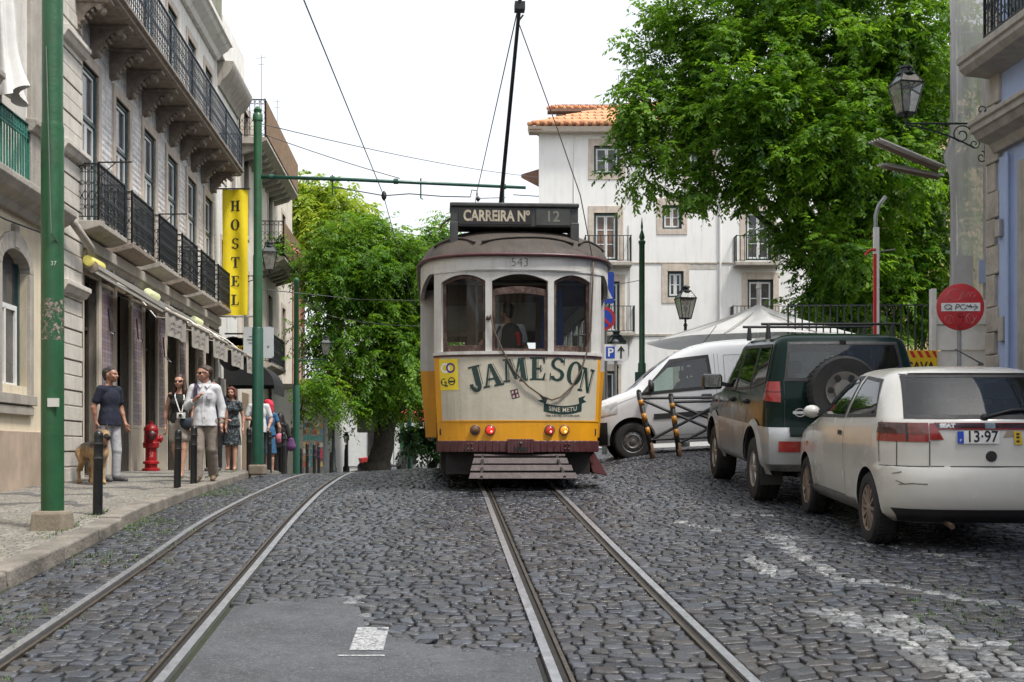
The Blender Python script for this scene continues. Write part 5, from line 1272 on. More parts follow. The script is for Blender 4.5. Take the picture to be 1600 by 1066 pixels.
# no-entry sign with graffiti
x_, _, z_ = P(1500,480,15.6); gz = rside(15.6)
sg = empty('no_entry_sign', (x_,15.6,gz), rad(-3), 'round red no-entry sign scrawled with graffiti on a grey post by the white hoarding', 'road sign'); zc = z_-gz
MB().lathe([(.30,0),(.30,-.02),(.29,-.025)], 40, (0,0,zc), 'y').build('plate', mat('weathered_sign_red', (.46,.018,.022), .45, 0, .15, 6, dirt=(.30,.06,.06), dirt_amt=.5), sg, 40)
bar_ = MB().box(-.245,.245,-.031,-.025,zc-.055,zc+.05).build('white_bar', wht, sg)
def scrawl(pts, r=.008, y=-.035): return [(a, y, zc+b) for a, b in pts], r
s = MB()
def circ(cx, cy, rx, ry, a0=0, a1=360, n=16): return [(cx+rx*cos(rad(lerp(a0,a1,i/n))), cy+ry*sin(rad(lerp(a0,a1,i/n)))) for i in range(n+1)]
for p in (circ(-.16,.0,.045,.03), [(-.15,-.01),(-.11,-.04)], [(-.07,-.035),(-.055,.03)], circ(-.045,.015,.03,.018,120,-150), circ(.03,.0,.035,.03,50,320), [(.06,-.03),(.08,.03),(.10,-.01),(.12,.03),(.13,-.02)], [(.1,.01),(.17,.0),(.21,-.005)], [(.17,.03),(.215,-.005),(.16,-.04)]):
    a, r = scrawl(p, .010); s.tube(a, r, 5, flat=.3)
s.build('black_scrawl', black_m, sg)
s = MB()
for p in (circ(-.06,.16,.1,.07,40,400), [(-.02,.1),(.03,.2),(.06,.12),(.1,.19),(.12,.12)], circ(.15,.15,.03,.03), [(-.2,-.12),(-.15,-.2),(-.12,-.1),(-.08,-.2)], circ(-.14,-.16,.06,.05,20,300), circ(.12,-.15,.05,.06,90,430), [(.08,-.1),(.15,-.22),(.2,-.12)]):
    a, r = scrawl(p, .0045, -.026); s.tube(a, r, 4, flat=.4)
s.build('pale_scrawl', mat('pale_pen', (.72,.48,.48), .6), sg)
s = MB()
for p in (circ(-.01,-.1,.03,.02,0,300), [(-.03,-.14),(.04,-.12),(.02,-.2)], circ(.0,-.25,.03,.035,60,330)): a, r = scrawl(p, .009, -.027); s.tube(a, r, 5, flat=.3)
s.build('dark_scrawl', mat('dark_pen', (.10,.012,.012), .6), sg)
MB().lathe([(.028,0),(.028,zc+.2)], 10, (0,.03,0)).build('post', gal, sg); MB().box(-.05,.05,-.006,.05,zc-.14,zc-.10).box(-.05,.05,-.006,.05,zc+.1,zc+.14).build('clamp', gal, sg)

# ---- barrier of leaning posts and crossed bars before the van
bt = empty('street_barrier', (2.25,19.3,-.14), 0, 'bent black barrier with orange banded posts and crossed bars in front of the white van', 'barrier')
org = mat('orange_reflector', (.42,.19,.02), .4, 0, .15, 14)
for k, (x0, x1) in enumerate(((.0,-.24),(.42,.27))):
    p = MB().tube([(x0,0,-.05),(x1,0,1.06-.06*k)], .042, 10).lathe([(.042,0),(.03,.03),(.003,.04)], 10, (x1,0,1.06-.06*k)).build('post', black_m, bt, True)
    for (a, b) in ((.36,.47),(.56,.68),(.80,.88)): MB().tube([(lerp(x0,x1,a),-.004,lerp(0,1.06-.06*k,a)), (lerp(x0,x1,b),-.004,lerp(0,1.06-.06*k,b))], .043, 10).build('reflective_band', org, p, True)
    MB().tube([(x0,0,-.05),(lerp(x0,x1,.24),0,.25)], .0435, 10).build('rusty_foot', mat('rust_brown', (.13,.07,.035), .8, 0, .3, 12), p, True)
s = MB()
for (a, b) in (((-.20,.0,.96),(1.7,.02,.98)), ((.30,0,.90),(1.7,.02,.93)), ((-.06,0,.30),(1.7,.02,.38)), ((-.2,0,.94),(1.2,.0,.34)), ((.0,0,.32),(1.25,.0,.98)), ((.3,0,.88),(1.7,.02,.3)), ((.35,0,.22),(1.7,.02,.88))): s.tube([a, b], .026, 6)
s.build('crossed_bars', black_m, bt)

# ---- overhead wires
wire_m = mat('wire_copper', (.07,.07,.068), .5, .4, .2, 5)
def wire(pts, lab, r=.008, sag=0):
    n = 14; q = []
    for (a, b) in zip(pts, pts[1:]):
        for i in range(n): t = i/n; q.append(tuple(lerp(a[k], b[k], t) for k in range(2))+(lerp(a[2], b[2], t)-sag*4*t*(1-t),))
    q.append(tuple(pts[-1])); o = MB().tube(q, r, 5).build('overhead_wire', wire_m, None, True); tag(o, lab, 'wire', 'overhead tram wires')
wire([(-2.1,8,4.75),(-2.33,22,4.62),(-3.4,44,4.6)], 'thin contact wire slanting down the sky left of the tram', .008)
wire([(.69,8,5.76),(.09,14.3,5.28),(-.64,22,4.64),(-2.0,44,4.4)], 'contact wire running from the trolley pole head down behind the tram', .008)
wire([(-4.6,22,5.75),P(625,279,22)], 'upper stay wire from the green pole to the middle of its arm', .008, .03)
wire([(-4.55,22,5.9),P(840,277,40)], 'long span wire from the top of the green pole toward the white building', .009, .12)
wire([P(520,292,22),P(600,306,22),P(640,303,22),P(690,307,22),P(735,308,22)], 'dark feeder cable drooping under the green arm', .011)
wire([P(735,308,22),P(737,297,22),P(745,298,22),P(747,310,22),P(790,309,22)], 'short looped cable at the end of the green arm', .008)
wire([P(408,452,22),P(560,468,38),P(655,470,30)], 'faint cross wire in front of the tree at tram roof height', .01)
wire([P(468,462,33),P(520,495,36),P(655,510,34)], 'lower sagging wire in front of the tree', .012, .06)
wire([P(1003,437,29),P(940,445,26)], 'short wire from the finial pole to the tram side', .008, .03)
s = MB().lathe([(.01,-.09),(.04,-.05),(.05,0),(.04,.05),(.01,.09)], 8, P(600,306,22)).lathe([(.01,-.05),(.045,0),(.01,.05)], 8, P(747,311,22)); s = s.build('wire_insulator', black_m); tag(s, 'dark insulators hanging on the feeder cable under the arm', 'insulator')
# ---- shop signs beyond the hostel
sb = empty('shop_sign', (-5.75,0,0), 0, 'round black shop sign with yellow Lisbon lettering on the white building', 'shop sign')
Y = 32.2; c = P(364,553,Y); cx, cz = c[0]+5.75, c[2]
MB().prism([(cx+.40*cos(2*PI*i/20), cz+.46*sin(2*PI*i/20)) for i in range(20)], lambda a, b, d: (a, d, b), Y-.03, Y+.03).box(cx-.1,cx+.42,Y-.03,Y+.03,cz+.05,cz+.42).build('board', black_m, sb)
mb = MB(); text_mb(mb, 'Lisbon', .26, lambda a, b: (cx+.03+a,Y-.036,cz+.17+b), sx=.8, bold=.008); text_mb(mb, 'shop', .17, lambda a, b: (cx+.1+a,Y-.036,cz-.1+b), sx=.8, bold=.006); mb.build('lettering', mat('yellow_lettering', (.65,.50,.03), .5), sb)
MB().box(cx-.55,cx-.3,Y-.02,Y+.02,cz+.3,cz+.34).build('bracket', iron, sb)
bs = empty('box_sign', (-5.75,0,0), 0, 'pale grey illuminated box sign with small print behind the green pole', 'shop sign')
Y = 32.0; a, b = P(381,511,Y), P(427,560,Y); x0, x1, z1, z0 = a[0]+5.75, b[0]+5.75, a[2], b[2]
plate(MB(), x1-x0, z1-z0, .06, Y-.06, Y+.06, (x0+x1)/2, (z0+z1)/2).build('box', mat('pale_grey_sign', (.50,.54,.56), .4, 0, .05, 4), bs)
mb = MB(); text_mb(mb, 'CAFE', .075, lambda a, b: (x0+.2+a,Y-.065,z1-.26+b), bold=.003) if False else None
for k, wd in enumerate((.10,.2,.12)): mb.box(x0+.2-wd/2, x0+.2+wd/2, Y-.066, Y-.06, z1-.27-.085*k, z1-.245-.085*k)
mb.lathe([(.03,-.066),(.03,-.06)], 10, (x1-.12,Y,z0+.3), 'y'); mb.build('small_print_marks', mat('sign_print', (.15,.16,.17)), bs)
MB().box(x0-.5,x0,Y-.02,Y+.02,z1-.2,z1-.16).build('bracket', iron, bs)
ca = empty('shop_canopy', FX, FR, 'black dome-ended canvas canopy over the shop behind the woman in the dress', 'canopy')
mb = MB(); 
def can(u, v): a = v*PI/2; return (1.35*sin(a), lerp(32.9,35.0,u), 1.75+.78*cos(a)-.0)
mb.grid(can, 6, 10)
for y in (32.9, 35.0): mb.add([(0,y,1.75)]+[can((y-32.9)/2.1, i/10) for i in range(11)], [tuple(range(12))])
mb.build('canvas', mat('black_canvas', (.016,.017,.02), .7, 0, .2, 6), ca, True); MB().box(1.34,1.36,32.88,35.02,1.52,1.76).build('valance', MATS['black_canvas'], ca)
# ---- far end: postcard rack, sign backs, small house, tents
rk = P(490,703,39); ra = empty('postcard_rack', (rk[0],39,-.92), 0, 'tall rack of colourful postcards against the small white house', 'rack')
s = MB()
for x in (-.32,.32): s.bar((x,0,0),(x,0,1.85),.03,.03)
for k in range(7): s.box(-.33,.33,-.14,.0,.35+.21*k,.37+.21*k)
s.build('frame', gal, ra)
cols = [(.6,.1,.06),(.62,.45,.2),(.15,.25,.5),(.65,.62,.55),(.2,.12,.1),(.55,.3,.12),(.1,.3,.3)]
for r_ in range(7):
    for c_ in range(6): MB().box(-.31+.105*c_,-.215+.105*c_,-.15,-.135,.38+.21*r_,.38+.21*r_+RND.uniform(.12,.17)).build('postcard', mat('postcard_'+'abcdefg'[(r_*5+c_*3+r_*c_) % 7], cols[(r_*5+c_*3+r_*c_) % 7], .5, 0, .3, 30), ra)
bg = MB().box(.18,.30,-.25,-.16,.62,.95).build('hanging_bag', mat('pink_bag', (.6,.05,.12), .6), ra); MB().box(.06,.17,-.25,-.16,.64,.92).build('hanging_bag', mat('purple_bag', (.16,.03,.2), .6), ra)
hs_ = P(500,703,41); ho = empty('small_house', (-8.2,41.5,-1), 0, 'low white house wall behind the postcard rack and lamp post', 'building')
MB().box(0,1.75,0,6,0,3.1).build('wall', mat('whitewash', (.62,.62,.60), .85, 0, .07, 3, .003, 30, (.4,.38,.35), .4, True), ho); MB().box(-.1,1.85,-.1,6.1,3.1,3.25).build('eaves', grey_stone, ho)
MB().box(1.745,1.77,1.2,1.9,1.4,2.3).build('window', black_m, ho)
sg2 = P(576,703,44); so2 = empty('sign_back', (sg2[0],44,-.93), 0, 'worn grey back of a rectangular road sign on a pole near the tree trunk', 'road sign')
MB().lathe([(.035,0),(.035,2.6)], 8).build('post', gal, so2); plate(MB(), .82, 1.0, .05, -.06, -.03, 0, 2.05).build('plate', mat('sign_back_grey', (.40,.40,.39), .6, 0, .25, 6, dirt=(.12,.1,.09), dirt_amt=.6), so2)
bw = empty('background_building', (-16,75,-1), 0, 'white building far behind the tree trunk at the end of the street', 'building')
MB().box(0,19,0,6,0,4.6).build('wall', MATS['whitewash'], bw); 
for k in range(8): MB().box(.8+2.1*k,1.7+2.1*k,-.05,.02,.1,2.1).build('doorway', dark_in, bw)
MB().prism([(-.3,4.6),(19.3,4.6),(19,5.3),(0,5.3)], lambda a, b, d: (a, d, b), -.4, 6.4).build('roof', MATS['clay_tiles'], bw)
red_c = mat('red_parasol_cloth', (.50,.05,.05), .8, 0, .1, 5)
for px, Y, lab in ((660,58,'red parasol seen low between the tree and the tram'), (685,61,'red parasol partly hidden behind the tram side'), (615,62,'faded red parasol just right of the tree trunk')):
    c = P(px,703,Y); u = empty('red_parasol', (c[0],Y,-.95), 0, lab, 'parasol', 'red parasols at the end of the street')
    MB().lathe([(1.5,2.35),(1.45,2.55),(.1,3.2),(.01,3.25)], 8, cap=False).build('canopy', red_c, u); MB().lathe([(.03,0),(.03,3.2)], 6).build('pole', wht, u)
for px, Y, lab, cc in ((610,52,'dark parked scooter by the tree trunk',(.05,.05,.05)), (585,50,'small red scooter under the tree',(.35,.03,.03))):
    c = P(px,703,Y); q = empty('scooter', (c[0],Y,-.95), .4, lab, 'scooter'); mm = mat('scooter_paint_'+('dark' if px > 600 else 'red'), cc, .35)
    for x in (-.5,.5): MB().lathe([(.1,-.05),(.22,-.05),(.22,.05),(.1,.05)], 14, (x,0,.22), 'y').build('wheel', black_m, q, 40)
    s = MB().prism([(-.6,.4),(-.65,.62),(-.1,.68),(.0,.35),(.25,.3),(.42,.95),(.5,.95),(.45,.25),(-.2,.2)], lambda a, b, d: (a, d, b), -.16, .16); s.build('body', mm, q, bevel=.03); MB().tube([(.44,-.3,1.02),(.44,.3,1.02)], .02, 6).build('handlebar', black_m, q)
# information board and white van glimpsed under the branches
c = P(668,703,46); ib = empty('meter_box', (c[0],46,-.95), 0, 'pale grey cabinet on a post left of the tram', 'cabinet'); MB().box(-.18,.18,-.1,.1,.9,1.75).build('cabinet', mat('pale_cabinet', (.45,.47,.46), .5), ib, bevel=.02); MB().lathe([(.04,0),(.04,.9)], 8).build('post', gal, ib)
# ================================================================== vehicles
class Car:
    """horizontal slices: table of z -> rear y, front y, half width"""
    def __init__(s, table, n=4.2, cr=.42, cf=.7, taper=.03, mid=1.8, L_=4):
        s.T = table; s.n, s.cr, s.cf, s.tp, s.mid, s.L_ = n, cr, cf, taper, mid, L_
    def at(s, z):
        T = s.T
        if z <= T[0][0]: return T[0][1:]
        for a, b in zip(T, T[1:]):
            if z <= b[0]:
                t = (z-a[0])/(b[0]-a[0]); return tuple(lerp(a[i], b[i], t) for i in (1,2,3))
        return T[-1][1:]
    def cap_(s, d, c, n): d = max(0.0, 1-d/c); return max(0.0, 1-d**n)**(1/n)
    def hw(s, y, z):
        yr, yf, w = s.at(z); n = s.n
        cr = min(s.cr, (yf-yr)*.4); cf = min(s.cf, (yf-yr)*.45)
        return w*(1-s.tp*((y-s.mid)/(s.L_/2))**2)*min(s.cap_(y-yr, cr, n), s.cap_(yf-y, cf, n))
    def solve(s, x, z, end):
        yr, yf, w = s.at(z); ym = (yr+yf)/2; lo, hi = (yr, ym) if end == 0 else (ym, yf)
        for _ in range(26):
            m = (lo+hi)/2; ins = s.hw(m, z) >= x
            if end == 0: lo, hi = (lo, m) if ins else (m, hi)
            else: lo, hi = (m, hi) if ins else (lo, m)
        return (lo+hi)/2
    def rear(s, x, z, off=0): return (x, s.solve(min(abs(x), s.at(z)[2]*.985), z, 0)-off, z)
    def front(s, x, z, off=0): return (x, s.solve(min(abs(x), s.at(z)[2]*.985), z, 1)+off, z)
    def side(s, y, z, sd, off=0): return (sd*(s.hw(y, z)+off), y, z)
    def body(s, zs, ns=34, z0=None):
        V = []; F = []
        fr = [0,.2,.4,.58,.72,.82,.89,.94]
        for z in zs:
            yr, yf, w = s.at(z); row = []
            for f in fr: row.append(s.rear(f*w, z))
            ya, yb = row[-1][1], s.front(.94*w, z)[1]
            for i in range(1, ns): row.append(s.side(lerp(ya, yb, i/ns), z, 1))
            for f in fr[::-1]: row.append(s.front(f*w, z))
            left = [(-x, y, zz) for (x, y, zz) in row[-2:0:-1]]
            V.append(row+left)
        m = len(V[0]); mb = MB(); mb.v = [p for r in V for p in r]
        mb.f = [(j*m+i, j*m+(i+1)%m, (j+1)*m+(i+1)%m, (j+1)*m+i) for j in range(len(zs)-1) for i in range(m)]
        mb.f += [tuple(range(m-1,-1,-1)), tuple(range((len(zs)-1)*m, len(zs)*m))]
        return mb
    def spatch(s, mb, quad, sd, off, nu=10, nv=6):       # quad (y,z): bottom rear, bottom front, top front, top rear
        a, b, c, d = quad
        def f(u, v): y = lerp(lerp(a[0],b[0],u), lerp(d[0],c[0],u), v); z = lerp(lerp(a[1],b[1],u), lerp(d[1],c[1],u), v); return s.side(y, z, sd, off)
        return mb.grid(f, nu, nv)
    def rpatch(s, mb, quad, off, nu=14, nv=6, fn=None):  # quad (x,z)
        a, b, c, d = quad; fn = fn or s.rear
        def f(u, v): x = lerp(lerp(a[0],b[0],u), lerp(d[0],c[0],u), v); z = lerp(lerp(a[1],b[1],u), lerp(d[1],c[1],u), v); return fn(x, z, off)
        return mb.grid(f, nu, nv)
    def corner(s, mb, sx, xa, yb, z0, z1, off, nu=18, nv=4, z0b=None, z1b=None, u0=0, u1=1):
        def path(z):
            w = s.at(z)[2]; pts = [s.rear(lerp(xa, .975*w, i/30), z)[:2] for i in range(31)]
            y0 = pts[-1][1]; pts += [s.side(lerp(y0, yb, i/30), z, 1)[:2] for i in range(1, 31)]
            return pts
        def f(u, v):
            u = lerp(u0, u1, u); z = lerp(lerp(z0, z0b or z0, u), lerp(z1, z1b or z1, u), v); pts = path(z); L_ = [0]
            for a, b in zip(pts, pts[1:]): L_.append(L_[-1]+math.hypot(b[0]-a[0], b[1]-a[1]))
            d = u*L_[-1]; i = 0
            while i < len(L_)-2 and L_[i+1] < d: i += 1
            t = (d-L_[i])/max(1e-9, L_[i+1]-L_[i]); a, b = pts[i], pts[i+1]
            p2, q2 = pts[max(0,i-2)], pts[min(len(pts)-1,i+3)]
            tx, ty = q2[0]-p2[0], q2[1]-p2[1]; l = math.hypot(tx, ty)
            return (sx*(lerp(a[0],b[0],t)+off*ty/l), lerp(a[1],b[1],t)-off*tx/l, z)
        return mb.grid(f, nu, nv)
    def seam(s, mb, pts, sd, w=.007, off=.0025):
        for (a, b) in zip(pts, pts[1:]):
            l = math.hypot(b[0]-a[0], b[1]-a[1]); nx, nz = -(b[1]-a[1])/l*w/2, (b[0]-a[0])/l*w/2
            s.spatch(mb, [(a[0]-nx,a[1]-nz),(b[0]-nx,b[1]-nz),(b[0]+nx,b[1]+nz),(a[0]+nx,a[1]+nz)], sd, off, 5, 1)
        return mb
cabin_m = mat('dark_cabin_lining', (.022,.022,.024), .85, 0, .3, 6); seat_m = mat('seat_cloth', (.035,.036,.04), .9, 0, .25, 12)
def cut_wells(o, wells, sides=(), ends=()):
    """wheel wells, and a hollow cabin opened by the side windows and by the rear window and windscreen"""
    cs = [(MB().lathe([(r,x0),(r,x1)], 40, (0,y,z), 'x'), trim_b) for (y, z, r, x0, x1) in wells]
    cs += [(MB().prism(q, lambda a, b, d: (d, a, b), -1.3, 1.3), cabin_m) for q in sides]
    cs += [(MB().prism(q, lambda a, b, d: (a, d, b), y0, y1), cabin_m) for (q, y0, y1) in ends]
    ob = []
    for mb, mm in cs:
        c = mb.build('cutter', mm); c.parent = o.parent; ob.append(c)
        m = o.modifiers.new('b', 'BOOLEAN'); m.operation = 'DIFFERENCE'; m.solver = 'EXACT'; m.object = c; m.material_mode = 'TRANSFER'
    bpy.context.view_layer.update(); dg = bpy.context.evaluated_depsgraph_get()
    me = bpy.data.meshes.new_from_object(o.evaluated_get(dg)); o.modifiers.clear(); old = o.data; o.data = me; bpy.data.meshes.remove(old)
    for c in ob: bpy.data.objects.remove(c)
    me.polygons.foreach_set('use_smooth', [True]*len(me.polygons)); sharp_edges(me, 38)
    return o
def seats(par, rows, z, w=.25):
    for y, xs_ in rows:
        for x in xs_:
            s = MB().hexa([(x-w,y-.10,z-.1),(x+w,y-.10,z-.1),(x+w,y+.10,z-.1),(x-w,y+.10,z-.1),(x-w*.85,y-.16,z+.14),(x+w*.85,y-.16,z+.14),(x+w*.85,y-.06,z+.14),(x-w*.85,y-.06,z+.14)]); s.box(x-.11,x+.11,y-.17,y-.08,z+.19,z+.33).box(x-.05,x+.05,y-.14,y-.11,z+.13,z+.2)
            s.build('seat', seat_m, par, bevel=.03)
rubber = mat('tyre_rubber', (.018,.018,.019), .75, 0, .25, 14, .004, 50, (.06,.055,.05), .4)
alloy = mat('dull_alloy', (.42,.40,.37), .4, .6, .12, 9, dirt=(.15,.10,.07), dirt_amt=.5)
trim_b = mat('black_trim', (.02,.02,.021), .55, 0, .2, 9)
car_gl = mat('car_glass', (.010,.015,.016), .02, 0, .7, 1.3, dirt=(.02,.032,.032), dirt_amt=.7, spec=.35)
car_see = glass_mat('tinted_car_glass', (.56,.66,.62), .10, .02, (.03,.04,.04))
def wheel(par, x, y, r, w, rim, sd, spokes, m=alloy, twin=False, hub=None):
    """x is the outer face"""
    t = MB().lathe([(rim,-w),(r*.93,-w),(r,-w*.86),(r,-w*.14),(r*.93,0),(r*.82,.006),(rim,.0),(rim*.98,-.02)], 36, (0,0,0), 'x', cap=False)
    for k in range(48):       # tread blocks
        a = 2*PI*k/48; c, s_ = cos(a), sin(a)
        for q in (0, 1):
            xx = -w*.86+q*w*.40; a2 = a+(.03 if q else 0); c, s_ = cos(a2), sin(a2)
            t.bar((xx+.012, r*c*.998, r*s_*.998), (xx+w*.32, r*c*.998, r*s_*.998), .02*r/.3, .014, (0,c,s_))
    def place(mb):
        if sd < 0: mb.xf(Matrix.Scale(-1, 4, (1,0,0)))
        return mb.xf(Matrix.Translation((x, y, r)))
    to = place(t).build('wheel', rubber, par, 40)
    s = MB().lathe([(rim*.99,-.10),(rim*.99,-.02),(rim*.95,-.006),(rim*.90,-.012),(rim*.88,-.05),(rim*.84,-.11)], 36, (0,0,0), 'x', cap=False); s.lathe([(.02,-.03),(rim*.26,-.03),(rim*.24,-.01),(rim*.1,-.004),(.002,-.003)], 16, (0,0,0), 'x')
    n = spokes
    if n >= 8:
        for k in range(n):
            a = 2*PI*k/n; s.bar((-.022, rim*.2*cos(a), rim*.2*sin(a)), (-.018, rim*.92*cos(a), rim*.92*sin(a)), .022, .022, (1,0,0))
    elif n > 0:
        for k in range(n):
            a = 2*PI*k/n; ap = .32
            s.hexa([(-.04,)+(rim*.2*cos(a-.5),rim*.2*sin(a-.5)), (-.04,)+(rim*.2*cos(a+.5),rim*.2*sin(a+.5)), (-.04,)+(rim*.93*cos(a+ap*.6),rim*.93*sin(a+ap*.6)), (-.04,)+(rim*.93*cos(a-ap*.6),rim*.93*sin(a-ap*.6)),
                    (-.012,)+(rim*.2*cos(a-.4),rim*.2*sin(a-.4)), (-.012,)+(rim*.2*cos(a+.4),rim*.2*sin(a+.4)), (-.016,)+(rim*.93*cos(a+ap*.45),rim*.93*sin(a+ap*.45)), (-.016,)+(rim*.93*cos(a-ap*.45),rim*.93*sin(a-ap*.45))])
    else:                       # pressed steel wheel
        s.lathe([(rim*.86,-.05),(rim*.80,-.03),(rim*.55,-.012),(rim*.45,-.03),(rim*.28,-.028)], 30, (0,0,0), 'x', cap=False)
    place(s).build('rim', m, to, 35)
    d = MB().lathe([(.001,-.07),(rim*.9,-.07),(rim*.9,-.075),(.001,-.075)], 24, (0,0,0), 'x', cap=False); place(d).build('brake_disc', mat('brake_dark', (.03,.026,.024), .7, .3), to)
    if n == 0:
        for k in range(12): a = 2*PI*k/12; place(MB().lathe([(rim*.085,-.022),(.001,-.019)], 8, (0, rim*.68*cos(a), rim*.68*sin(a)), 'x', cap=False)).build('rim_slot', black_m, to)
    return to
def set_on_road(o, x, y, yaw, ax_r, ax_f, track, z=None):
    c, s_ = cos(yaw), sin(yaw)
    def w(lx, ly): return (x+lx*c-ly*s_, y+lx*s_+ly*c)
    zr = (road_z(*w(-track,ax_r))+road_z(*w(track,ax_r)))/2; zf = (road_z(*w(-track,ax_f))+road_z(*w(track,ax_f)))/2
    zl = (road_z(*w(-track,ax_r))+road_z(*w(-track,ax_f)))/2; zR = (road_z(*w(track,ax_r))+road_z(*w(track,ax_f)))/2
    p = math.atan2(zf-zr, ax_f-ax_r); r = math.atan2(zl-zR, 2*track)
    o.rotation_mode = 'XYZ'; o.rotation_euler = (p, r, yaw); o.location = (x, y, zr-(zf-zr)/(ax_f-ax_r)*ax_r+.004)
    return o
def glass_with_seal(car, par, fn, quad, name='window', e=.016):
    a, b, c, d = quad; cx = sum(p[0] for p in quad)/4; cz = sum(p[1] for p in quad)/4
    big = [(p[0]+(e if p[0] > cx else -e), p[1]+(e if p[1] > cz else -e)) for p in quad]; inn = [(p[0]-(e*.8 if p[0] > cx else -e*.8), p[1]-(e*.8 if p[1] > cz else -e*.8)) for p in quad]
    mb = MB()
    for k in range(4): fn(mb, [big[k], big[(k+1)%4], inn[(k+1)%4], inn[k]], .006)
    s_ = mb.build(name, trim_b, par, True); fn(MB(), quad, .0035).build('pane', car_see, s_, True)
# ------------------------------------------------------------------ white hatchback
wp = mat('white_car_paint', (.60,.59,.55), .22, 0, .03, 2, dirt=(.42,.39,.34), dirt_amt=.3, coat=.5)
K = 1.04
def sc_(T, k=K): return [(z*k,)+tuple(r) for z, *r in T]
hc = Car(sc_([(.22,.14,3.68,.72),(.28,.06,3.78,.79),(.36,.012,3.83,.805),(.44,0,3.85,.812),(.54,.0,3.855,.818),(.61,.012,3.85,.82),(.648,.03,3.84,.82),(.655,.085,3.84,.82),(.72,.09,3.80,.823),(.80,.092,3.70,.823),(.87,.098,3.45,.819),(.92,.105,3.2,.812),(.97,.115,2.98,.803),(1.0,.125,2.86,.793),(1.03,.16,2.79,.782),(1.10,.235,2.68,.758),(1.2,.345,2.5,.715),(1.3,.46,2.28,.665),(1.355,.53,2.12,.622),(1.385,.58,2.0,.58),(1.405,.65,1.86,.525),(1.42,.78,1.68,.43),(1.43,1.0,1.5,.25),(1.432,1.1,1.4,.06)]), L_=3.85, mid=1.9, cr=.50, n=3.5)
ca = empty('white_hatchback', (0,0,0), 0, 'white three-door hatchback parked nearest on the right, seen from behind with a plate reading 13-97', 'car', 'cars parked along the right kerb')
zs = [z*K for z in (.22,.28,.36,.44,.54,.61,.648,.655,.69,.72,.80,.87,.92,.97,1.0,1.03,1.10,1.15,1.2,1.25,1.3,1.33,1.355,1.385,1.405,1.42,1.43,1.432)]
AR, AF, RW = .70, 3.13, .30
bd = hc.body(zs).build('body', wp, ca)
cut_wells(bd, [(y, .30, .345, sx*.52, sx*1.0) for y in (AR, AF) for sx in (-1, 1)], [[(.57,1.04*K),(1.43,1.018*K),(1.36,1.335*K),(.83,1.305*K)],[(1.54,1.015*K),(2.64,1.0*K),(2.10,1.32*K),(1.48,1.34*K)]],
    [([(-.61,1.04*K),(.61,1.04*K),(.53,1.345*K),(-.53,1.345*K)], -.5, 1.6), ([(-.60,1.035*K),(.60,1.035*K),(.50,1.32*K),(-.50,1.32*K)], 1.2, 3.6)])
seats(ca, ((1.95,(-.36,.36)),(1.0,(-.34,.34))), .98*K); glass_with_seal(hc, ca, lambda mb, q, off: hc.rpatch(mb, q, off, fn=hc.front), [(-.61,1.035*K),(.61,1.035*K),(.51,1.325*K),(-.51,1.325*K)], 'windscreen', .02)
for y in (AR, AF):
    for sx in (-1, 1): wheel(ca, sx*.795, y, RW, .19, .205, sx, 12, mat('bronze_alloy', (.36,.29,.24), .45, .5, .15, 12, dirt=(.10,.07,.05), dirt_amt=.5))
for sx in (-1, 1):
    f = lambda mb, q, off, sx=sx: hc.spatch(mb, q, sx, off)
    glass_with_seal(hc, ca, f, [(.56,1.04*K),(1.44,1.015*K),(1.36,1.34*K),(.83,1.31*K)]); glass_with_seal(hc, ca, f, [(1.53,1.01*K),(2.66,.995*K),(2.10,1.325*K),(1.47,1.345*K)])
    s = MB(); hc.seam(s, [(1.46,1.0*K),(1.46,.62*K),(1.40,.5*K),(1.42,.33*K),(2.66,.33*K),(2.72,.6*K),(2.70,.98*K)], sx); hc.seam(s, [(.40,1.0*K),(.36,.68*K)], sx); hc.seam(s, [(.06,.655*K),(.36,.655*K)], sx, .006); hc.seam(s, [(2.72,.9*K),(3.4,.84*K)], sx, .006)
    s.build('panel_gap', mat('panel_gap', (.05,.05,.048), .8), ca, True)
    s = MB(); hc.spatch(s, [(1.52,.845*K),(1.66,.845*K),(1.66,.885*K),(1.52,.885*K)], sx, .006, 6, 3); s.build('door_handle', trim_b, ca, True)
    MB().grid(lambda u, v: hc.side(lerp(1.08,2.78,u), lerp(.225*K,.325*K,v), sx, .012), 12, 3).build('sill_skirt', mat('grey_sill', (.16,.16,.16), .5, 0, .2, 5), ca, True)
    s = MB().lathe([(.002,-.05),(.05,-.04),(.075,0),(.07,.03),(.06,.04),(.002,.045)], 14, (0,0,0), 'y'); s.xf(Matrix.Translation((sx*.875,2.52,1.03*K)) @ Matrix.Diagonal((1.1,1.2,.85,1))); mo = s.build('wing_mirror', wp, ca, True)
    MB().bar((sx*.77,2.5,1.02*K), (sx*.84,2.5,1.02*K), .05, .05).build('mirror_stalk', trim_b, mo)
    MB().grid(lambda u, v: hc.side(lerp(2.98,3.06,u), lerp(.70*K,.73*K,v), sx, .006), 3, 2).build('side_indicator', mat('orange_lens', (.6,.22,.05), .3), ca)
rb = lambda mb, q, off: hc.rpatch(mb, q, off)
glass_with_seal(hc, ca, rb, [(-.62,1.035*K),(.62,1.035*K),(.535,1.35*K),(-.535,1.35*K)], 'rear_window', .018)
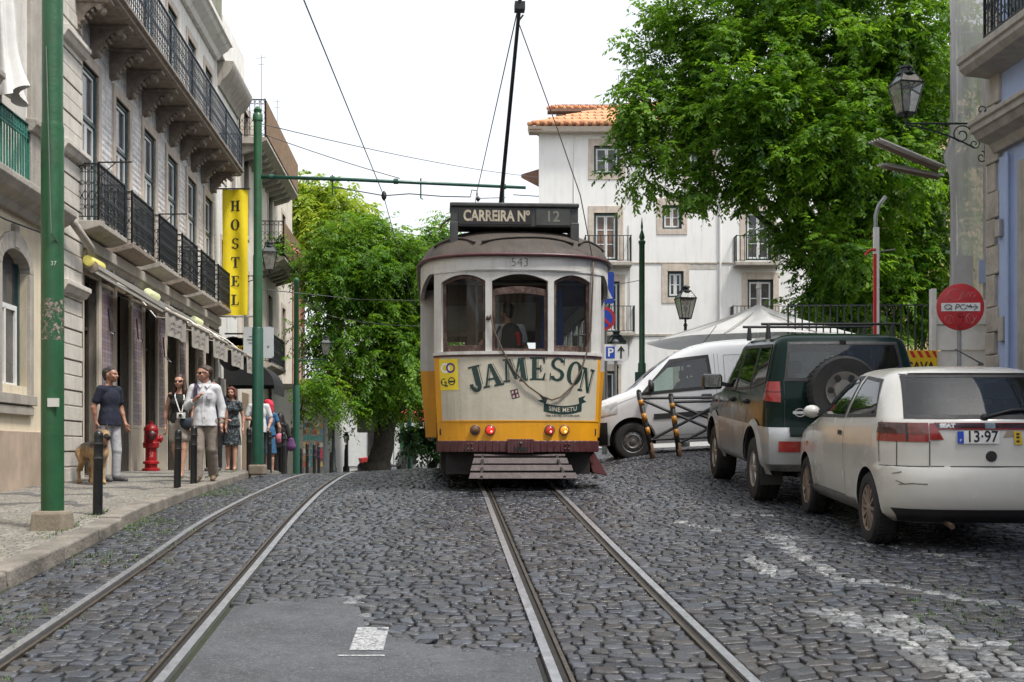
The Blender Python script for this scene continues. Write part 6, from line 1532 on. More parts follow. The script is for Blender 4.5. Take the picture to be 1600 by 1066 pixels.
for sx in (-1, 1):
    def lamp(z0, z1, u0, u1, off, name, m, par): return hc.corner(MB(), sx, .47, .30, z0*K, z1*K, off, u0=u0, u1=u1).build(name, m, par, True)
    tl = lamp(.843,.988,0,1,.006,'tail_light',mat('tail_red', (.24,.008,.008), .15, 0, .2, 14, coat=.6),ca)
    lamp(.905,.985,.02,.26,.010,'reversing_lens',mat('tail_smoke_red', (.15,.03,.02), .15, 0, .5, 18, coat=.6),tl); lamp(.905,.985,.28,.98,.010,'smoked_lens',mat('tail_smoke', (.06,.025,.022), .15, 0, .4, 14, coat=.6),tl)
    lamp(.845,.985,.255,.28,.0115,'lens_rib',trim_b,tl)
    mb = MB(); hc.rpatch(mb, [(sx*.36,.86*K),(sx*.465,.86*K),(sx*.465,.985*K),(sx*.43,.985*K)], .011); mb.build('red_panel_end', mat('tail_red', (0,0,0)), ca, True)
s = MB(); hc.rpatch(s, [(-.43,.945*K),(.43,.945*K),(.43,.988*K),(-.43,.988*K)], .010); gp_ = s.build('garnish_strip', mat('garnish_dark', (.03,.008,.012), .2, 0, .1, 9, coat=.5), ca, True)
s = MB(); hc.rpatch(s, [(-.43,.938*K),(.43,.938*K),(.43,.946*K),(-.43,.946*K)], .0105); hc.rpatch(s, [(-.43,.985*K),(.43,.985*K),(.43,.99*K),(-.43,.99*K)], .0105); s.build('red_edge', mat('tail_red', (0,0,0)), gp_, True)
s = MB(); text_mb(s, 'SEAT', .042, lambda a, b: hc.rear(-.33+a, .966*K+b, .013), sx=1.25, bold=.003); text_mb(s, 'IBIZA', .042, lambda a, b: hc.rear(.335+a, .966*K+b, .013), sx=1.2, bold=.003); s.build('badge_lettering', mat('silver_badge', (.6,.6,.6), .3, .5), gp_)
s = MB(); hc.rpatch(s, [(-.04,.945*K),(.04,.945*K),(.04,.99*K),(-.04,.99*K)], .0135, 4, 3); s.build('centre_badge', mat('badge_blue_grey', (.22,.27,.30), .25, .6), gp_)
# registration plate, its right third missing
s = MB(); hc.rpatch(s, [(-.26,.832*K),(.07,.832*K),(.07,.928*K),(-.26,.928*K)], .012, 6, 3); pl = s.build('number_plate', mat('plate_white', (.68,.68,.66), .4, 0, .04), ca)
s = MB(); hc.rpatch(s, [(-.258,.834*K),(-.208,.834*K),(-.208,.926*K),(-.258,.926*K)], .014, 3, 3); s.build('euro_band', blue, pl)
s = MB(); text_mb(s, '13·97', .125, lambda a, b: hc.rear(-.065+a, .882*K+b, .0145), sx=.88, bold=.002); s.build('plate_lettering', black_m, pl)
s = MB(); text_mb(s, 'P', .035, lambda a, b: hc.rear(-.233+a, .855*K+b, .0165)); s.build('country_letter', wht, pl)
s = MB(); hc.rpatch(s, [(.19,.825*K),(.25,.825*K),(.24,.925*K),(.18,.925*K)], .012, 3, 3); yl = s.build('plate_remnant', mat('plate_yellow', (.62,.42,.02), .5), ca)
s = MB(); 
for z in (.85,.88,.905): hc.rpatch(s, [(.20,(z-.008)*K),(.225,(z-.008)*K),(.225,(z+.008)*K),(.20,(z+.008)*K)], .014, 2, 1)
s.build('remnant_print', black_m, yl)
s = MB(); hc.rpatch(s, [(.10,.88*K),(.19,.885*K),(.19,.925*K),(.13,.93*K)], .005, 3, 3); s.build('glue_mark', mat('glue_brown', (.30,.25,.2), .7), ca)
MB().lathe([(.045,0),(.04,-.012),(.002,-.014)], 14, hc.rear(.01,.735*K,0), 'y').build('lock_cover', trim_b, ca); 
s = MB(); hc.rpatch(s, [(-.45,.845*K),(-.44,.845*K),(-.475,.66*K),(-.485,.66*K)], .003, 1, 6) if False else None
for (x0, x1, z0, z1) in ((-.468,-.460,.66,.85),(.460,.468,.66,.85),(-.46,.46,.655,.662),(-.765,-.468,.652,.66),(.468,.765,.652,.66),(-.70,-.694,.66,.845),(.694,.70,.66,.845)): hc.rpatch(s, [(x0,z0*K),(x1,z0*K),(x1,z1*K),(x0,z1*K)], .003, 4, 3)
s.build('tailgate_gap', MATS['panel_gap'], ca, True)
p0 = hc.rear(-.03,1.03*K,.02); s = MB().tube([p0, hc.rear(.2,1.085*K,.03), hc.rear(.56,1.09*K,.03)], .012, 6).lathe([(.03,0),(.03,-.03)], 10, hc.rear(-.03,1.03*K,.0), 'y'); s.build('rear_wiper', trim_b, ca, True)
s = MB(); hc.rpatch(s, [(-.66,.225*K),(.66,.225*K),(.74,.335*K),(-.74,.335*K)], .014); s.build('bumper_underside', trim_b, ca, True)
s = MB(); 
for (x0, z0, x1, z1) in ((-.70,.52,-.6,.53),(-.72,.55,-.66,.52),(-.62,.53,-.5,.525),(-.74,.6,-.68,.615)): hc.rpatch(s, [(x0,z0*K-.004),(x1,z1*K-.004),(x1,z1*K+.006),(x0,z0*K+.003)], .0025, 5, 1)
s.build('bumper_scuff', mat('scuff_grey', (.16,.15,.14), .8), ca)
MB().lathe([(.025,0),(.02,.02),(.008,.03)], 10, (.12,.68,1.43*K)).tube([(.12,.68,1.45*K),(-.12,.60,1.56*K)], [.007,.004], 6).build('roof_aerial', trim_b, ca)
s = MB(); hc.rpatch(s, [(-.5,1.372*K),(.5,1.372*K),(.48,1.392*K),(-.48,1.392*K)], .03); 
s.build('roof_spoiler', wp, ca, True)
MB().tube([(-.32,.2,.24),(-.32,-.02,.22)], .022, 8).build('exhaust', mat('rusty_exhaust', (.12,.08,.06), .7, .4), ca)
set_on_road(ca, 3.76, 9.52, -.03, AR, AF, .72)

# ------------------------------------------------------------------ green and silver off-roader
gp_m = mat('dark_green_car_paint', (.006,.018,.015), .14, .0, .15, 2, dirt=(.03,.04,.035), dirt_amt=.15, spec=.12)
sv = mat('silver_car_paint', (.36,.37,.38), .34, .25, .06, 2, dirt=(.16,.15,.13), dirt_amt=.35, coat=.4)
K2 = 1.04
oc = Car(sc_([(.36,.16,4.1,.78),(.45,.06,4.2,.855),(.6,.05,4.25,.868),(.76,.06,4.25,.868),(.84,.11,4.22,.866),(.95,.115,4.18,.862),(1.08,.12,3.95,.857),(1.14,.125,3.3,.852),(1.2,.14,3.05,.84),(1.3,.17,2.93,.82),(1.45,.21,2.74,.785),(1.6,.26,2.52,.75),(1.70,.30,2.36,.722),(1.75,.35,2.22,.69),(1.785,.42,2.08,.63),(1.805,.56,1.95,.52),(1.815,.8,1.75,.3),(1.817,1.0,1.6,.08)], K2), n=5, cr=.26, cf=.5, L_=4.25, mid=2.1, taper=.02)
su = empty('off_road_car', (0,0,0), 0, 'dark green and silver off-road car with roof bars and a rear spare wheel', 'car', 'cars parked along the right kerb')
zs = [z*K2 for z in (.36,.45,.6,.76,.84,.95,1.02,1.08,1.14,1.2,1.3,1.38,1.45,1.52,1.6,1.65,1.70,1.75,1.785,1.805,1.815,1.817)]
AR2, AF2, RW2 = .78, 3.43, .365
bd = oc.body(zs).build('body', gp_m, su); cut_wells(bd, [(y, .40, .45, sx*.50, sx*1.1) for y in (AR2, AF2) for sx in (-1,1)], [[(.43,1.305*K2),(1.09,1.24*K2),(1.05,1.67*K2),(.53,1.67*K2)],[(1.18,1.23*K2),(1.94,1.21*K2),(1.85,1.67*K2),(1.13,1.67*K2)],[(2.04,1.21*K2),(2.92,1.19*K2),(2.40,1.645*K2),(1.94,1.67*K2)]],
    [([(-.63,1.335*K2),(.63,1.335*K2),(.565,1.69*K2),(-.565,1.69*K2)], -.5, 1.8), ([(-.66,1.23*K2),(.66,1.23*K2),(.56,1.64*K2),(-.56,1.64*K2)], 1.0, 3.8)])
seats(su, ((2.15,(-.38,.38)),(1.2,(-.38,.38))), 1.2*K2); glass_with_seal(oc, su, lambda mb, q, off: oc.rpatch(mb, q, off, fn=oc.front), [(-.67,1.225*K2),(.67,1.225*K2),(.57,1.645*K2),(-.57,1.645*K2)], 'windscreen', .02)
for y in (AR2, AF2):
    for sx in (-1,1): wheel(su, sx*.87, y, RW2, .25, .215, sx, 6)
oc2 = Car([(z, yr-.02, yf+.02, w+.016) for z, yr, yf, w in oc.T], n=5, cr=.26, cf=.5, L_=4.25, mid=2.1, taper=.02)
cl = oc2.body([z*K2 for z in (.37,.45,.52,.6,.68,.76,.80,.83)]).build('silver_cladding', sv, su); cut_wells(cl, [(y, .40, .452, sx*.50, sx*1.1) for y in (AR2, AF2) for sx in (-1,1)])
for y in (AR2, AF2):         # flared arches
    for sx in (-1,1):
        mb = MB()
        def arch(u, v, y=y, sx=sx):
            a = lerp(-.12, PI+.12, u); r = lerp(.452, .53, v); yy, zz = y+r*cos(a), .40+r*sin(a); x = oc.hw(min(max(yy,.2),4.1), min(max(zz,.37),1.05))+(.045 if v < .5 else .012)
            return (sx*x, yy, zz)
        mb.grid(arch, 28, 3); mb.build('wheel_arch', sv, su, True)
for sx in (-1,1):
    f = lambda mb, q, off, sx=sx: oc.spatch(mb, q, sx, off)
    glass_with_seal(oc, su, f, [(.42,1.31*K2),(1.10,1.235*K2),(1.06,1.68*K2),(.52,1.68*K2)], 'window', .02)
    glass_with_seal(oc, su, f, [(1.17,1.225*K2),(1.95,1.20*K2),(1.86,1.68*K2),(1.12,1.68*K2)], 'window', .02)
    glass_with_seal(oc, su, f, [(2.03,1.20*K2),(2.94,1.18*K2),(2.40,1.655*K2),(1.93,1.68*K2)], 'window', .02)
    s = MB(); oc.seam(s, [(1.98,1.2*K2),(1.98,.84*K2)], sx); oc.seam(s, [(1.13,1.22*K2),(1.13,1.0*K2),(1.30,.84*K2)], sx); oc.seam(s, [(3.0,1.16*K2),(2.95,.84*K2)], sx); s.build('panel_gap', black_m, su, True)
    s = MB(); oc2.seam(s, [(1.98,.83*K2),(1.98,.44*K2)], sx, .012); oc2.seam(s, [(1.30,.83*K2),(1.34,.44*K2)], sx, .012); oc2.seam(s, [(2.92,.83*K2),(2.9,.44*K2)], sx, .012); s.build('panel_gap', MATS['panel_gap'], su, True)
    for y in (1.22, 2.08): MB().lathe([(.002,-.07),(.03,-.06),(.03,.06),(.002,.07)], 10, oc.side(y+.06,1.07*K2,sx,.01), 'y').build('door_handle', black_m, su)
    s = MB().box(-.13,.13,-.06,.06,-.10,.10); s.xf(Matrix.Translation((sx*1.02,2.72,1.27*K2))); mo = s.build('wing_mirror', mat('gloss_black', (.01,.012,.013), .1, 0, .1, 9, coat=.5), su, bevel=.045); MB().box(sx*1.02-.10,sx*1.02+.10,2.655,2.658,1.27*K2-.07,1.27*K2+.07).build('mirror_glass', mat('mirror_glass', (.5,.55,.6), .03, .9), mo)
    MB().bar((sx*.80,2.74,1.22*K2),(sx*.92,2.73,1.25*K2),.06,.05).build('mirror_stalk', black_m, mo)
    tl = oc.corner(MB(), sx, .70, .32, 1.09*K2, 1.305*K2, .012, z0b=1.11*K2).build('tail_light', mat('suv_tail_red', (.27,.008,.008), .15, 0, .15, 9, coat=.6), su, True)
    oc.corner(MB(), sx, .70, .32, 1.195*K2, 1.205*K2, .015).build('lens_rib', mat('tail_rib', (.12,.008,.008), .3), tl, True)
    s = MB(); s.grid(lambda u, v: oc2.rear(sx*lerp(.42,.74,u), lerp(.58,.69,v)*K2, .01), 8, 3); s.build('bumper_reflector', mat('tail_red', (0,0,0)), su, True)
    MB().grid(lambda u, v: oc.side(lerp(3.10,3.17,u), lerp(1.0,1.04,v)*K2, sx, .006), 3, 2).build('side_indicator', mat('orange_lens', (.6,.22,.05), .3), su)
    MB().box(sx*.62,sx*.86,.34,.37,.22,.52).build('mud_flap', trim_b, su)
for y in (.85, 1.95):          # roof bars
    s = MB().tube([(-.78,y,1.92*K2),(.78,y,1.92*K2)], .015, 8); b_ = s.build('roof_bar', black_m, su)
    for sx in (-1,1): MB().hexa([(sx*.70-.025,y-.05,1.76*K2),(sx*.70+.025,y-.05,1.76*K2),(sx*.70+.025,y+.05,1.76*K2),(sx*.70-.025,y+.05,1.76*K2),(sx*.70-.018,y-.02,1.915*K2),(sx*.70+.018,y-.02,1.915*K2),(sx*.70+.018,y+.02,1.915*K2),(sx*.70-.018,y+.02,1.915*K2)]).build('bar_foot', black_m, b_, bevel=.01)
rb = lambda mb, q, off: oc.rpatch(mb, q, off)
glass_with_seal(oc, su, rb, [(-.64,1.33*K2),(.64,1.33*K2),(.575,1.70*K2),(-.575,1.70*K2)], 'rear_window', .02)
s = MB(); 
for (x0,x1,z0,z1) in ((-.665,-.657,.80,1.33),(.657,.665,.80,1.33),(-.66,.66,.795,.805),(-.66,.66,1.30,1.306)): oc.rpatch(s, [(x0,z0*K2),(x1,z0*K2),(x1,z1*K2),(x0,z1*K2)], .003, 6, 4)
s.build('tailgate_gap', black_m, su)
s = MB(); oc2.rpatch(s, [(-.62,.74*K2),(.62,.74*K2),(.62,.835*K2),(-.62,.835*K2)], .02); s.build('tailgate_foot', gp_m, su, True)
spx, spz = -.08, 1.22*K2
spare = empty('spare_holder'); bpy.data.objects.remove(spare)
t = MB().lathe([(.215,-.12),(.34,-.13),(.365,-.10),(.365,.04),(.34,.07),(.25,.075),(.22,.05)], 36, (0,0,0), 'y', cap=False)
for k in range(40):
    a = 2*PI*k/40; t.bar((.366*cos(a),-.09,.366*sin(a)), (.366*cos(a+.03),.03,.366*sin(a+.03)), .022, .012, (cos(a),0,sin(a)))
yc_ = oc.rear(spx, spz)[1]-.12
def pl_(mb): return mb.xf(Matrix.Translation((spx, yc_, spz)))
sp = pl_(t).build('spare_wheel', rubber, su, 40)
s = MB().lathe([(.21,-.10),(.20,-.125),(.17,-.10),(.12,-.085),(.10,-.11),(.05,-.115),(.002,-.115)], 30, (0,0,0), 'y', cap=False); s.lathe([(.218,-.125),(.222,-.105),(.21,-.10)], 30, (0,0,0), 'y', cap=False); pl_(s).build('rim', mat('dark_alloy', (.20,.19,.175), .5, .4, .15, 9), sp, 35)
for k in range(6): a = 2*PI*k/6; pl_(MB().lathe([(.034,-.112),(.002,-.115)], 10, (.145*cos(a),0,.145*sin(a)), 'y', cap=False)).build('rim_slot', black_m, sp)
MB().box(spx-.1,spx+.1,yc_+.03,yc_+.14,spz-.1,spz+.1).build('spare_bracket', black_m, sp)
s = MB(); 
p_ = [oc.rear(-.50+.055*cos(2*PI*i/20), .985*K2+.042*sin(2*PI*i/20), .008) for i in range(21)]; s.tube(p_, .006, 5, False); s.bar(oc.rear(-.575,.985*K2,.01), oc.rear(-.425,.985*K2,.01), .006, .03); s.build('round_badge', mat('silver_badge', (.6,.6,.6), .3, .5), su)
s = MB(); oc.rpatch(s, [(-.62,1.655*K2),(-.4,1.655*K2),(-.4,1.66*K2),(-.62,1.66*K2)], .01); 
MB().box(-.03,.03,oc.rear(0,1.715*K2)[1]-.03,oc.rear(0,1.715*K2)[1]+.02,1.70*K2,1.735*K2).build('washer_jet', black_m, su)
MB().tube([(-.45,.3,.36),(-.45,.02,.33)], .03, 8).build('exhaust', MATS['rusty_exhaust'], su); MB().box(-.7,.7,.5,.62,.3,.42).box(-.5,.5,1.0,3.2,.32,.42).build('underbody', t_dark, su)
set_on_road(su, 3.60, 13.05, -.0, AR2, AF2, .75)

# ------------------------------------------------------------------ white van across the street
vp = mat('white_van_paint', (.66,.67,.68), .25, 0, .02, 2, dirt=(.5,.5,.48), dirt_amt=.25, coat=.4)
K3 = 1.08
vc = Car(sc_([(.24,.12,4.02,.85),(.4,.03,4.16,.90),(.6,0,4.21,.915),(.74,0,4.17,.915),(.86,.005,4.05,.913),(.95,.01,3.86,.91),(1.03,.015,3.62,.905),(1.09,.02,3.42,.90),(1.16,.02,3.30,.893),(1.3,.03,3.13,.872),(1.45,.04,2.93,.85),(1.6,.055,2.70,.83),(1.70,.08,2.48,.805),(1.76,.12,2.30,.77),(1.80,.2,2.08,.70),(1.825,.35,1.8,.55),(1.835,.6,1.5,.3),(1.837,.9,1.2,.06)], K3), n=4.4, cr=.28, cf=.75, L_=4.21, mid=2.0, taper=.025)
va = empty('white_van', (0,0,0), 0, 'small white delivery van parked across the street with its nose to the left', 'van')
zs = [z*K3 for z in (.24,.3,.4,.5,.6,.68,.74,.8,.86,.95,1.03,1.09,1.16,1.23,1.3,1.38,1.45,1.52,1.6,1.65,1.70,1.76,1.80,1.825,1.835,1.837)]
AR3, AF3, RW3 = .68, 3.38, .315
bd = vc.body(zs).build('body', vp, va); cut_wells(bd, [(y, .33, .39, sx*.5, sx*1.1) for y in (AR3, AF3) for sx in (-1,1)], [[(2.04,1.09*K3),(3.20,1.03*K3),(2.66,1.51*K3),(2.10,1.55*K3)]], [([(-.60,1.14*K3),(.60,1.14*K3),(.56,1.61*K3),(-.56,1.61*K3)], 2.0, 4.0)])
seats(va, ((2.45,(-.42,.42)),), 1.12*K3)
stl = mat('grey_steel_wheel', (.17,.17,.17), .5, .5, .15, 12, dirt=(.06,.05,.045), dirt_amt=.5)
for y in (AR3, AF3):
    for sx in (-1,1): wheel(va, sx*.885, y, RW3, .20, .20, sx, 0, stl)
for sx in (-1,1):
    f = lambda mb, q, off, sx=sx: vc.spatch(mb, q, sx, off, 14, 8)
    a_ = [(2.02,1.08*K3),(3.22,1.02*K3),(2.66,1.52*K3),(2.08,1.56*K3)]
    glass_with_seal(vc, va, f, a_, 'window', .03)
    s = MB(); vc.seam(s, [(1.96,1.6*K3),(1.94,.36*K3),(3.0,.36*K3),(3.18,.7*K3),(3.30,1.0*K3)], sx, .010); vc.seam(s, [(1.90,1.60*K3),(1.86,.36*K3)], sx, .006); vc.seam(s, [(3.3,.98*K3),(3.9,.8*K3)], sx, .008); vc.seam(s, [(.45,1.05*K3),(.45,1.55*K3),(1.80,1.57*K3),(1.80,1.05*K3),(.45,1.05*K3)], sx, .012)
    s.build('panel_gap', mat('grey_gap', (.30,.31,.32), .7), va, True)
    s = MB(); vc.spatch(s, [(1.0,.66*K3),(3.02,.62*K3),(3.02,.70*K3),(1.0,.74*K3)], sx, .012, 16, 3); s.build('side_moulding', trim_b, va, True)
    s = MB(); vc.spatch(s, [(3.0,.40*K3),(3.05,.40*K3),(3.05,.41*K3),(3.0,.41*K3)], sx, .01, 2, 2)
    s = MB(); s.grid(lambda u, v: vc.side(lerp(3.62,4.10,u), lerp(lerp(.74,.66,u),lerp(.92,.78,u),v)*K3, sx, .008), 10, 6); hl = s.build('headlight', mat('headlight_lens', (.55,.57,.58), .08, .3, .15, 14, coat=.6), va, True)
    s = MB().lathe([(.002,-.06),(.07,-.05),(.095,0),(.09,.03),(.002,.04)], 12, (0,0,0), 'y'); s.xf(Matrix.Translation((sx*1.0,3.06,1.12*K3)) @ Matrix.Diagonal((1.1,1,1.3,1))); s.build('wing_mirror', trim_b, va, True)
    MB().lathe([(.002,-.09),(.03,-.08),(.03,.08),(.002,.09)], 8, vc.side(2.12,.95*K3,sx,.012), 'y').build('door_handle', trim_b, va)
fb = Car([(z, yr-.01, yf+.02, w+.012) for z, yr, yf, w in vc.T], n=4.4, cr=.28, cf=.75, L_=4.21, mid=2.0, taper=.025)
mb = MB()
for sx in (-1,1): mb.grid(lambda u, v: fb.side(lerp(3.80,4.10,u), lerp(.25,.60,v)*K3, sx, .0), 8, 5)
mb.grid(lambda u, v: fb.front(lerp(-.82,.82,u), lerp(.25,.60,v)*K3, .0), 16, 5); mb.build('front_bumper', trim_b, va, True)
s = MB(); s.grid(lambda u, v: vc.front(lerp(-.60,.60,u), lerp(1.13,1.62,v)*K3, .006), 12, 8); s.build('windscreen', car_see, va, True)
MB().tube([(0,2.0,1.82*K3),(0,1.75,2.1*K3)], .006, 5).build('roof_aerial', trim_b, va)
va.location = (5.42, 21.25, -.02); va.rotation_euler = (-rad(2.6), 0, PI/2)
# ================================================================== trees
def leaf_mat(name, cols, tr=.4):
    m = bpy.data.materials.new(name); m.use_nodes = True; nt = m.node_tree; b = nt.nodes['Principled BSDF']; out = nt.nodes['Material Output']
    at = N(nt, 'ShaderNodeAttribute', attribute_name='tone')
    c = mixc(nt, at.outputs['Fac'], cols[0], cols[1])
    L(nt, c, b.inputs['Base Color']); b.inputs['Roughness'].default_value = .5; b.inputs['Specular IOR Level'].default_value = .3
    t = N(nt, 'ShaderNodeBsdfTranslucent'); L(nt, mixc(nt, at.outputs['Fac'], cols[2], cols[3]), t.inputs[0])
    mx = N(nt, 'ShaderNodeMixShader'); mx.inputs[0].default_value = tr; L(nt, b.outputs[0], mx.inputs[1]); L(nt, t.outputs[0], mx.inputs[2]); L(nt, mx.outputs[0], out.inputs[0])
    return m
bark = mat('tree_bark', (.055,.045,.035), .9, 0, .35, 6, .02, 18, (.02,.018,.014), .6)
def foliage(name, blobs, nclump, nspray, nleaf, size, m, parent, seed, droop=.5, spray=.55, shell=.45, aspect=.42, keep=None):
    """pinnate leaf sprays arching out of clumps scattered through the crown volume"""
    g = np.random.default_rng(seed)
    W = np.array([b[3]*b[4]*b[5] for b in blobs])**.75; W /= W.sum()
    cen = []; tries = 0
    while len(cen) < nclump and tries < nclump*12:
        tries += 1
        b = blobs[g.choice(len(blobs), p=W)]; d = g.normal(size=3); d /= np.linalg.norm(d); r = g.random()**shell
        p = np.array(b[:3])+d*r*np.array(b[3:6])
        if keep and not keep(p): continue
        cen.append((p, d))
    V = []; T = []
    for p, d in cen:
        tone_c = np.clip(g.normal(.5, .22), 0, 1)
        ns = max(3, int(nspray*g.uniform(.5, 1.4)))
        for _ in range(ns):
            a = g.normal(size=3); a[2] *= .6; a = a/np.linalg.norm(a)*.9+d*.6; a /= np.linalg.norm(a)
            L_ = spray*g.uniform(.6, 1.3); t = np.linspace(.12, 1, nleaf)
            st = p+g.normal(size=3)*spray*.3
            P_ = st+a*(t*L_)[:,None]; P_[:,2] -= droop*L_*t**2
            dirv = np.repeat(a[None], nleaf, 0).copy(); dirv[:,2] -= 2*droop*t; dirv /= np.linalg.norm(dirv, axis=1)[:,None]
            sd = np.cross(dirv, [0,0,1.0]); nn = np.linalg.norm(sd, axis=1)[:,None]; sd = np.where(nn > 1e-3, sd/np.maximum(nn, 1e-3), [1,0,0])
            sgn = np.where(np.arange(nleaf) % 2 == 0, 1, -1)[:,None]
            ld = sd*sgn*.85+dirv*.55+g.normal(size=(nleaf,3))*.22; ld[:,2] -= .25; ld /= np.linalg.norm(ld, axis=1)[:,None]
            wd = np.cross(ld, np.cross(dirv, sd)+g.normal(size=(nleaf,3))*.35); wd /= np.maximum(np.linalg.norm(wd, axis=1), 1e-6)[:,None]
            s = size*g.uniform(.7, 1.25, (nleaf,1))*(1-.35*np.abs(t-.45))[:,None]
            tip = P_+ld*s; tip[:,2] -= s[:,0]*.12; mid = P_+ld*s*.45; w = wd*s*aspect*.5
            V.append(np.stack([P_, mid+w, tip, mid-w], 1)); T.append(np.clip(tone_c+g.normal(0, .16, nleaf), 0, 1))
    V = np.concatenate(V).reshape(-1, 3); T = np.concatenate(T); Fq = np.arange(len(V)).reshape(-1, 4)
    me = bpy.data.meshes.new(name); me.vertices.add(len(V)); me.vertices.foreach_set('co', V.astype(np.float32).ravel())
    me.loops.add(len(V)); me.loops.foreach_set('vertex_index', Fq.astype(np.int32).ravel()); me.polygons.add(len(Fq)); me.polygons.foreach_set('loop_start', np.arange(0, len(V), 4, dtype=np.int32)); me.update(calc_edges=True)
    a = me.attributes.new('tone', 'FLOAT', 'FACE'); a.data.foreach_set('value', T.astype(np.float32))
    return link(name, me, m, parent), [c[0] for c in cen]
def limbs(par, base, top, r0, targets, seed, name='trunk', n=26, wander=.25):
    g = random.Random(seed); mb = MB()
    def curve(a, b, ra, rb, k=7, w=wander, sag=0):
        a = Vector(a); b = Vector(b); d = (b-a).length; q = []; off = Vector((0,0,0))
        for i in range(k+1):
            t = i/k; off += Vector((g.gauss(0,1), g.gauss(0,1), g.gauss(0,.5)))*w*d*.05*(1 if 0 < i < k else 0)
            q.append(a.lerp(b, t)+off*sin(PI*t)+Vector((0,0,sag*d*sin(PI*t))))
        mb.tube(q, [lerp(ra, rb, i/k) for i in range(k+1)], 9); return q
    tr = curve(base, top, r0, r0*.62, 8, .4)
    mb.lathe([(r0*1.5,-.2),(r0*1.25,.1),(r0*1.02,.5)], 10, base, cap=False)
    for i in range(n):
        c = Vector(targets[g.randrange(len(targets))]); st = tr[g.randint(4, 8)]
        rr = r0*g.uniform(.16,.42); q = curve(st, st.lerp(c, .62)+Vector((0,0,.3)), rr, rr*.45, 6, .5, .08)
        for _ in range(2):
            c2 = min((Vector(targets[g.randrange(len(targets))]) for _ in range(14)), key=lambda p: (p-q[-1]).length); curve(q[-1], c2, rr*.42, rr*.12, 5, .6)
    return mb.build(name, bark, par, True)
def blob(px, py, r, Y, ry=None, rz=None, dy=None):      # ellipsoid from its picture extent and distance
    s = Y/1900; return ((px-800)*s, Y, (703-py)*s, r*s, (dy if dy else (ry or r)*s), (rz or r)*s)
# big tree on the right, over the parked cars
lm1 = leaf_mat('bright_green_leaves', ((.010,.050,.005),(.15,.30,.018),(.035,.14,.006),(.36,.62,.035)))
tr1 = empty('leafy_tree', (0,0,0), 0, 'big bright green tree hanging over the parked cars and the white house on the right', 'tree', 'trees in leaf')
B1 = [blob(1250,120,150,27,dy=2.6), blob(1110,110,95,26.5,dy=1.9), blob(1035,200,62,26,dy=1.3), blob(985,225,36,26,dy=.9), blob(1000,275,40,26,dy=.9), blob(1120,215,84,26,dy=1.7), blob(1085,290,34,25.5,dy=.8), blob(1175,285,55,26,dy=1.2),
      blob(1310,300,120,26.5,dy=2.2), blob(1400,190,110,28,dy=2.2), blob(1420,340,100,28.5,dy=1.8), blob(1330,420,85,27,dy=1.7), blob(1255,370,46,26,dy=1.0), blob(1280,455,44,26.5,dy=1.0), blob(1430,450,75,28.5,dy=1.4), blob(1395,60,120,27,dy=2.4), blob(1180,-10,130,27,dy=2.4), blob(1060,50,62,26.5,dy=1.3), blob(1320,-60,150,27,dy=2.6), blob(1465,120,70,28.5,dy=1.6), blob(1340,500,48,27.5,dy=1.0), blob(1180,170,80,24.8,dy=.9), blob(1330,200,90,24.5,dy=.9), blob(1300,380,60,24.8,dy=.8), blob(1010,95,48,26.5,dy=1.1), blob(1000,160,42,26,dy=1.0), blob(1440,250,80,28,dy=1.5), blob(1255,225,100,25.5,dy=1.5), blob(1380,260,90,26,dy=1.3), blob(1240,500,34,26.5,dy=.7), blob(1290,500,46,27.5,dy=.9), blob(1400,490,60,28.5,dy=1.0), blob(1460,400,60,28.5,dy=1.0), blob(1110,330,12,25,dy=.2), blob(1095,343,8,25,dy=.12)]
lf, cs = foliage('leaf_canopy', B1, 1550, 13, 13, .125, lm1, tr1, 3, .28, .44, .5, .5)
limbs(tr1, (8.1,28.6,.1), (7.9,28.0,5.0), .34, cs, 5, n=34)
# tree over the street behind the tram
lm2 = leaf_mat('feathery_green_leaves', ((.020,.075,.006),(.15,.29,.018),(.05,.19,.01),(.38,.60,.035)))
tr2 = empty('feathery_tree', (0,0,0), 0, 'broad feathery green tree with a dark leaning trunk at the end of the street', 'tree', 'trees in leaf')
B2 = [blob(590,455,90,42,dy=2.3), blob(545,390,62,42,dy=1.6), blob(640,430,60,42,dy=1.6), blob(525,470,52,41,dy=1.2), blob(540,545,48,40.5,dy=1.0), blob(610,560,70,41,dy=1.5), blob(660,520,60,42,dy=1.5), blob(590,615,36,41.5,dy=.8), blob(650,570,40,42.5,dy=.9), blob(700,440,70,43,dy=1.8), blob(505,420,40,41.5,dy=.9), blob(665,400,42,42.5,dy=1.2), blob(690,375,36,43,dy=1.0), blob(640,590,40,42,dy=.9), blob(500,590,30,40,dy=.6), blob(520,620,22,40,dy=.4), blob(490,520,26,40.5,dy=.6), blob(555,600,34,41,dy=.7), blob(630,615,34,42,dy=.7), blob(600,390,50,42,dy=1.2)]
lf, cs = foliage('leaf_canopy', B2, 640, 13, 14, .17, lm2, tr2, 9, .5, .62, .55, .36)
limbs(tr2, (-4.72,42,-.92), (-4.1,42.2,3.4), .42, cs, 8, n=24)
lm3 = leaf_mat('sunlit_yellow_leaves', ((.10,.19,.012),(.28,.34,.02),(.25,.42,.015),(.6,.7,.05)))
tr3 = empty('light_green_tree', (0,0,0), 0, 'sunlit yellow-green tree rising behind the street tree beside the rusty balconies', 'tree', 'trees in leaf')
B3 = [blob(500,325,46,52,dy=1.5), blob(530,345,45,52,dy=1.4), blob(465,330,40,52,dy=1.3), blob(475,400,40,52,dy=1.3), blob(560,375,38,52,dy=1.2), blob(470,300,25,52,dy=.8), blob(520,290,18,52,dy=.6)]
lf, cs = foliage('leaf_canopy', B3, 120, 11, 11, .27, lm3, tr3, 12, .6, .8, .45, .42)
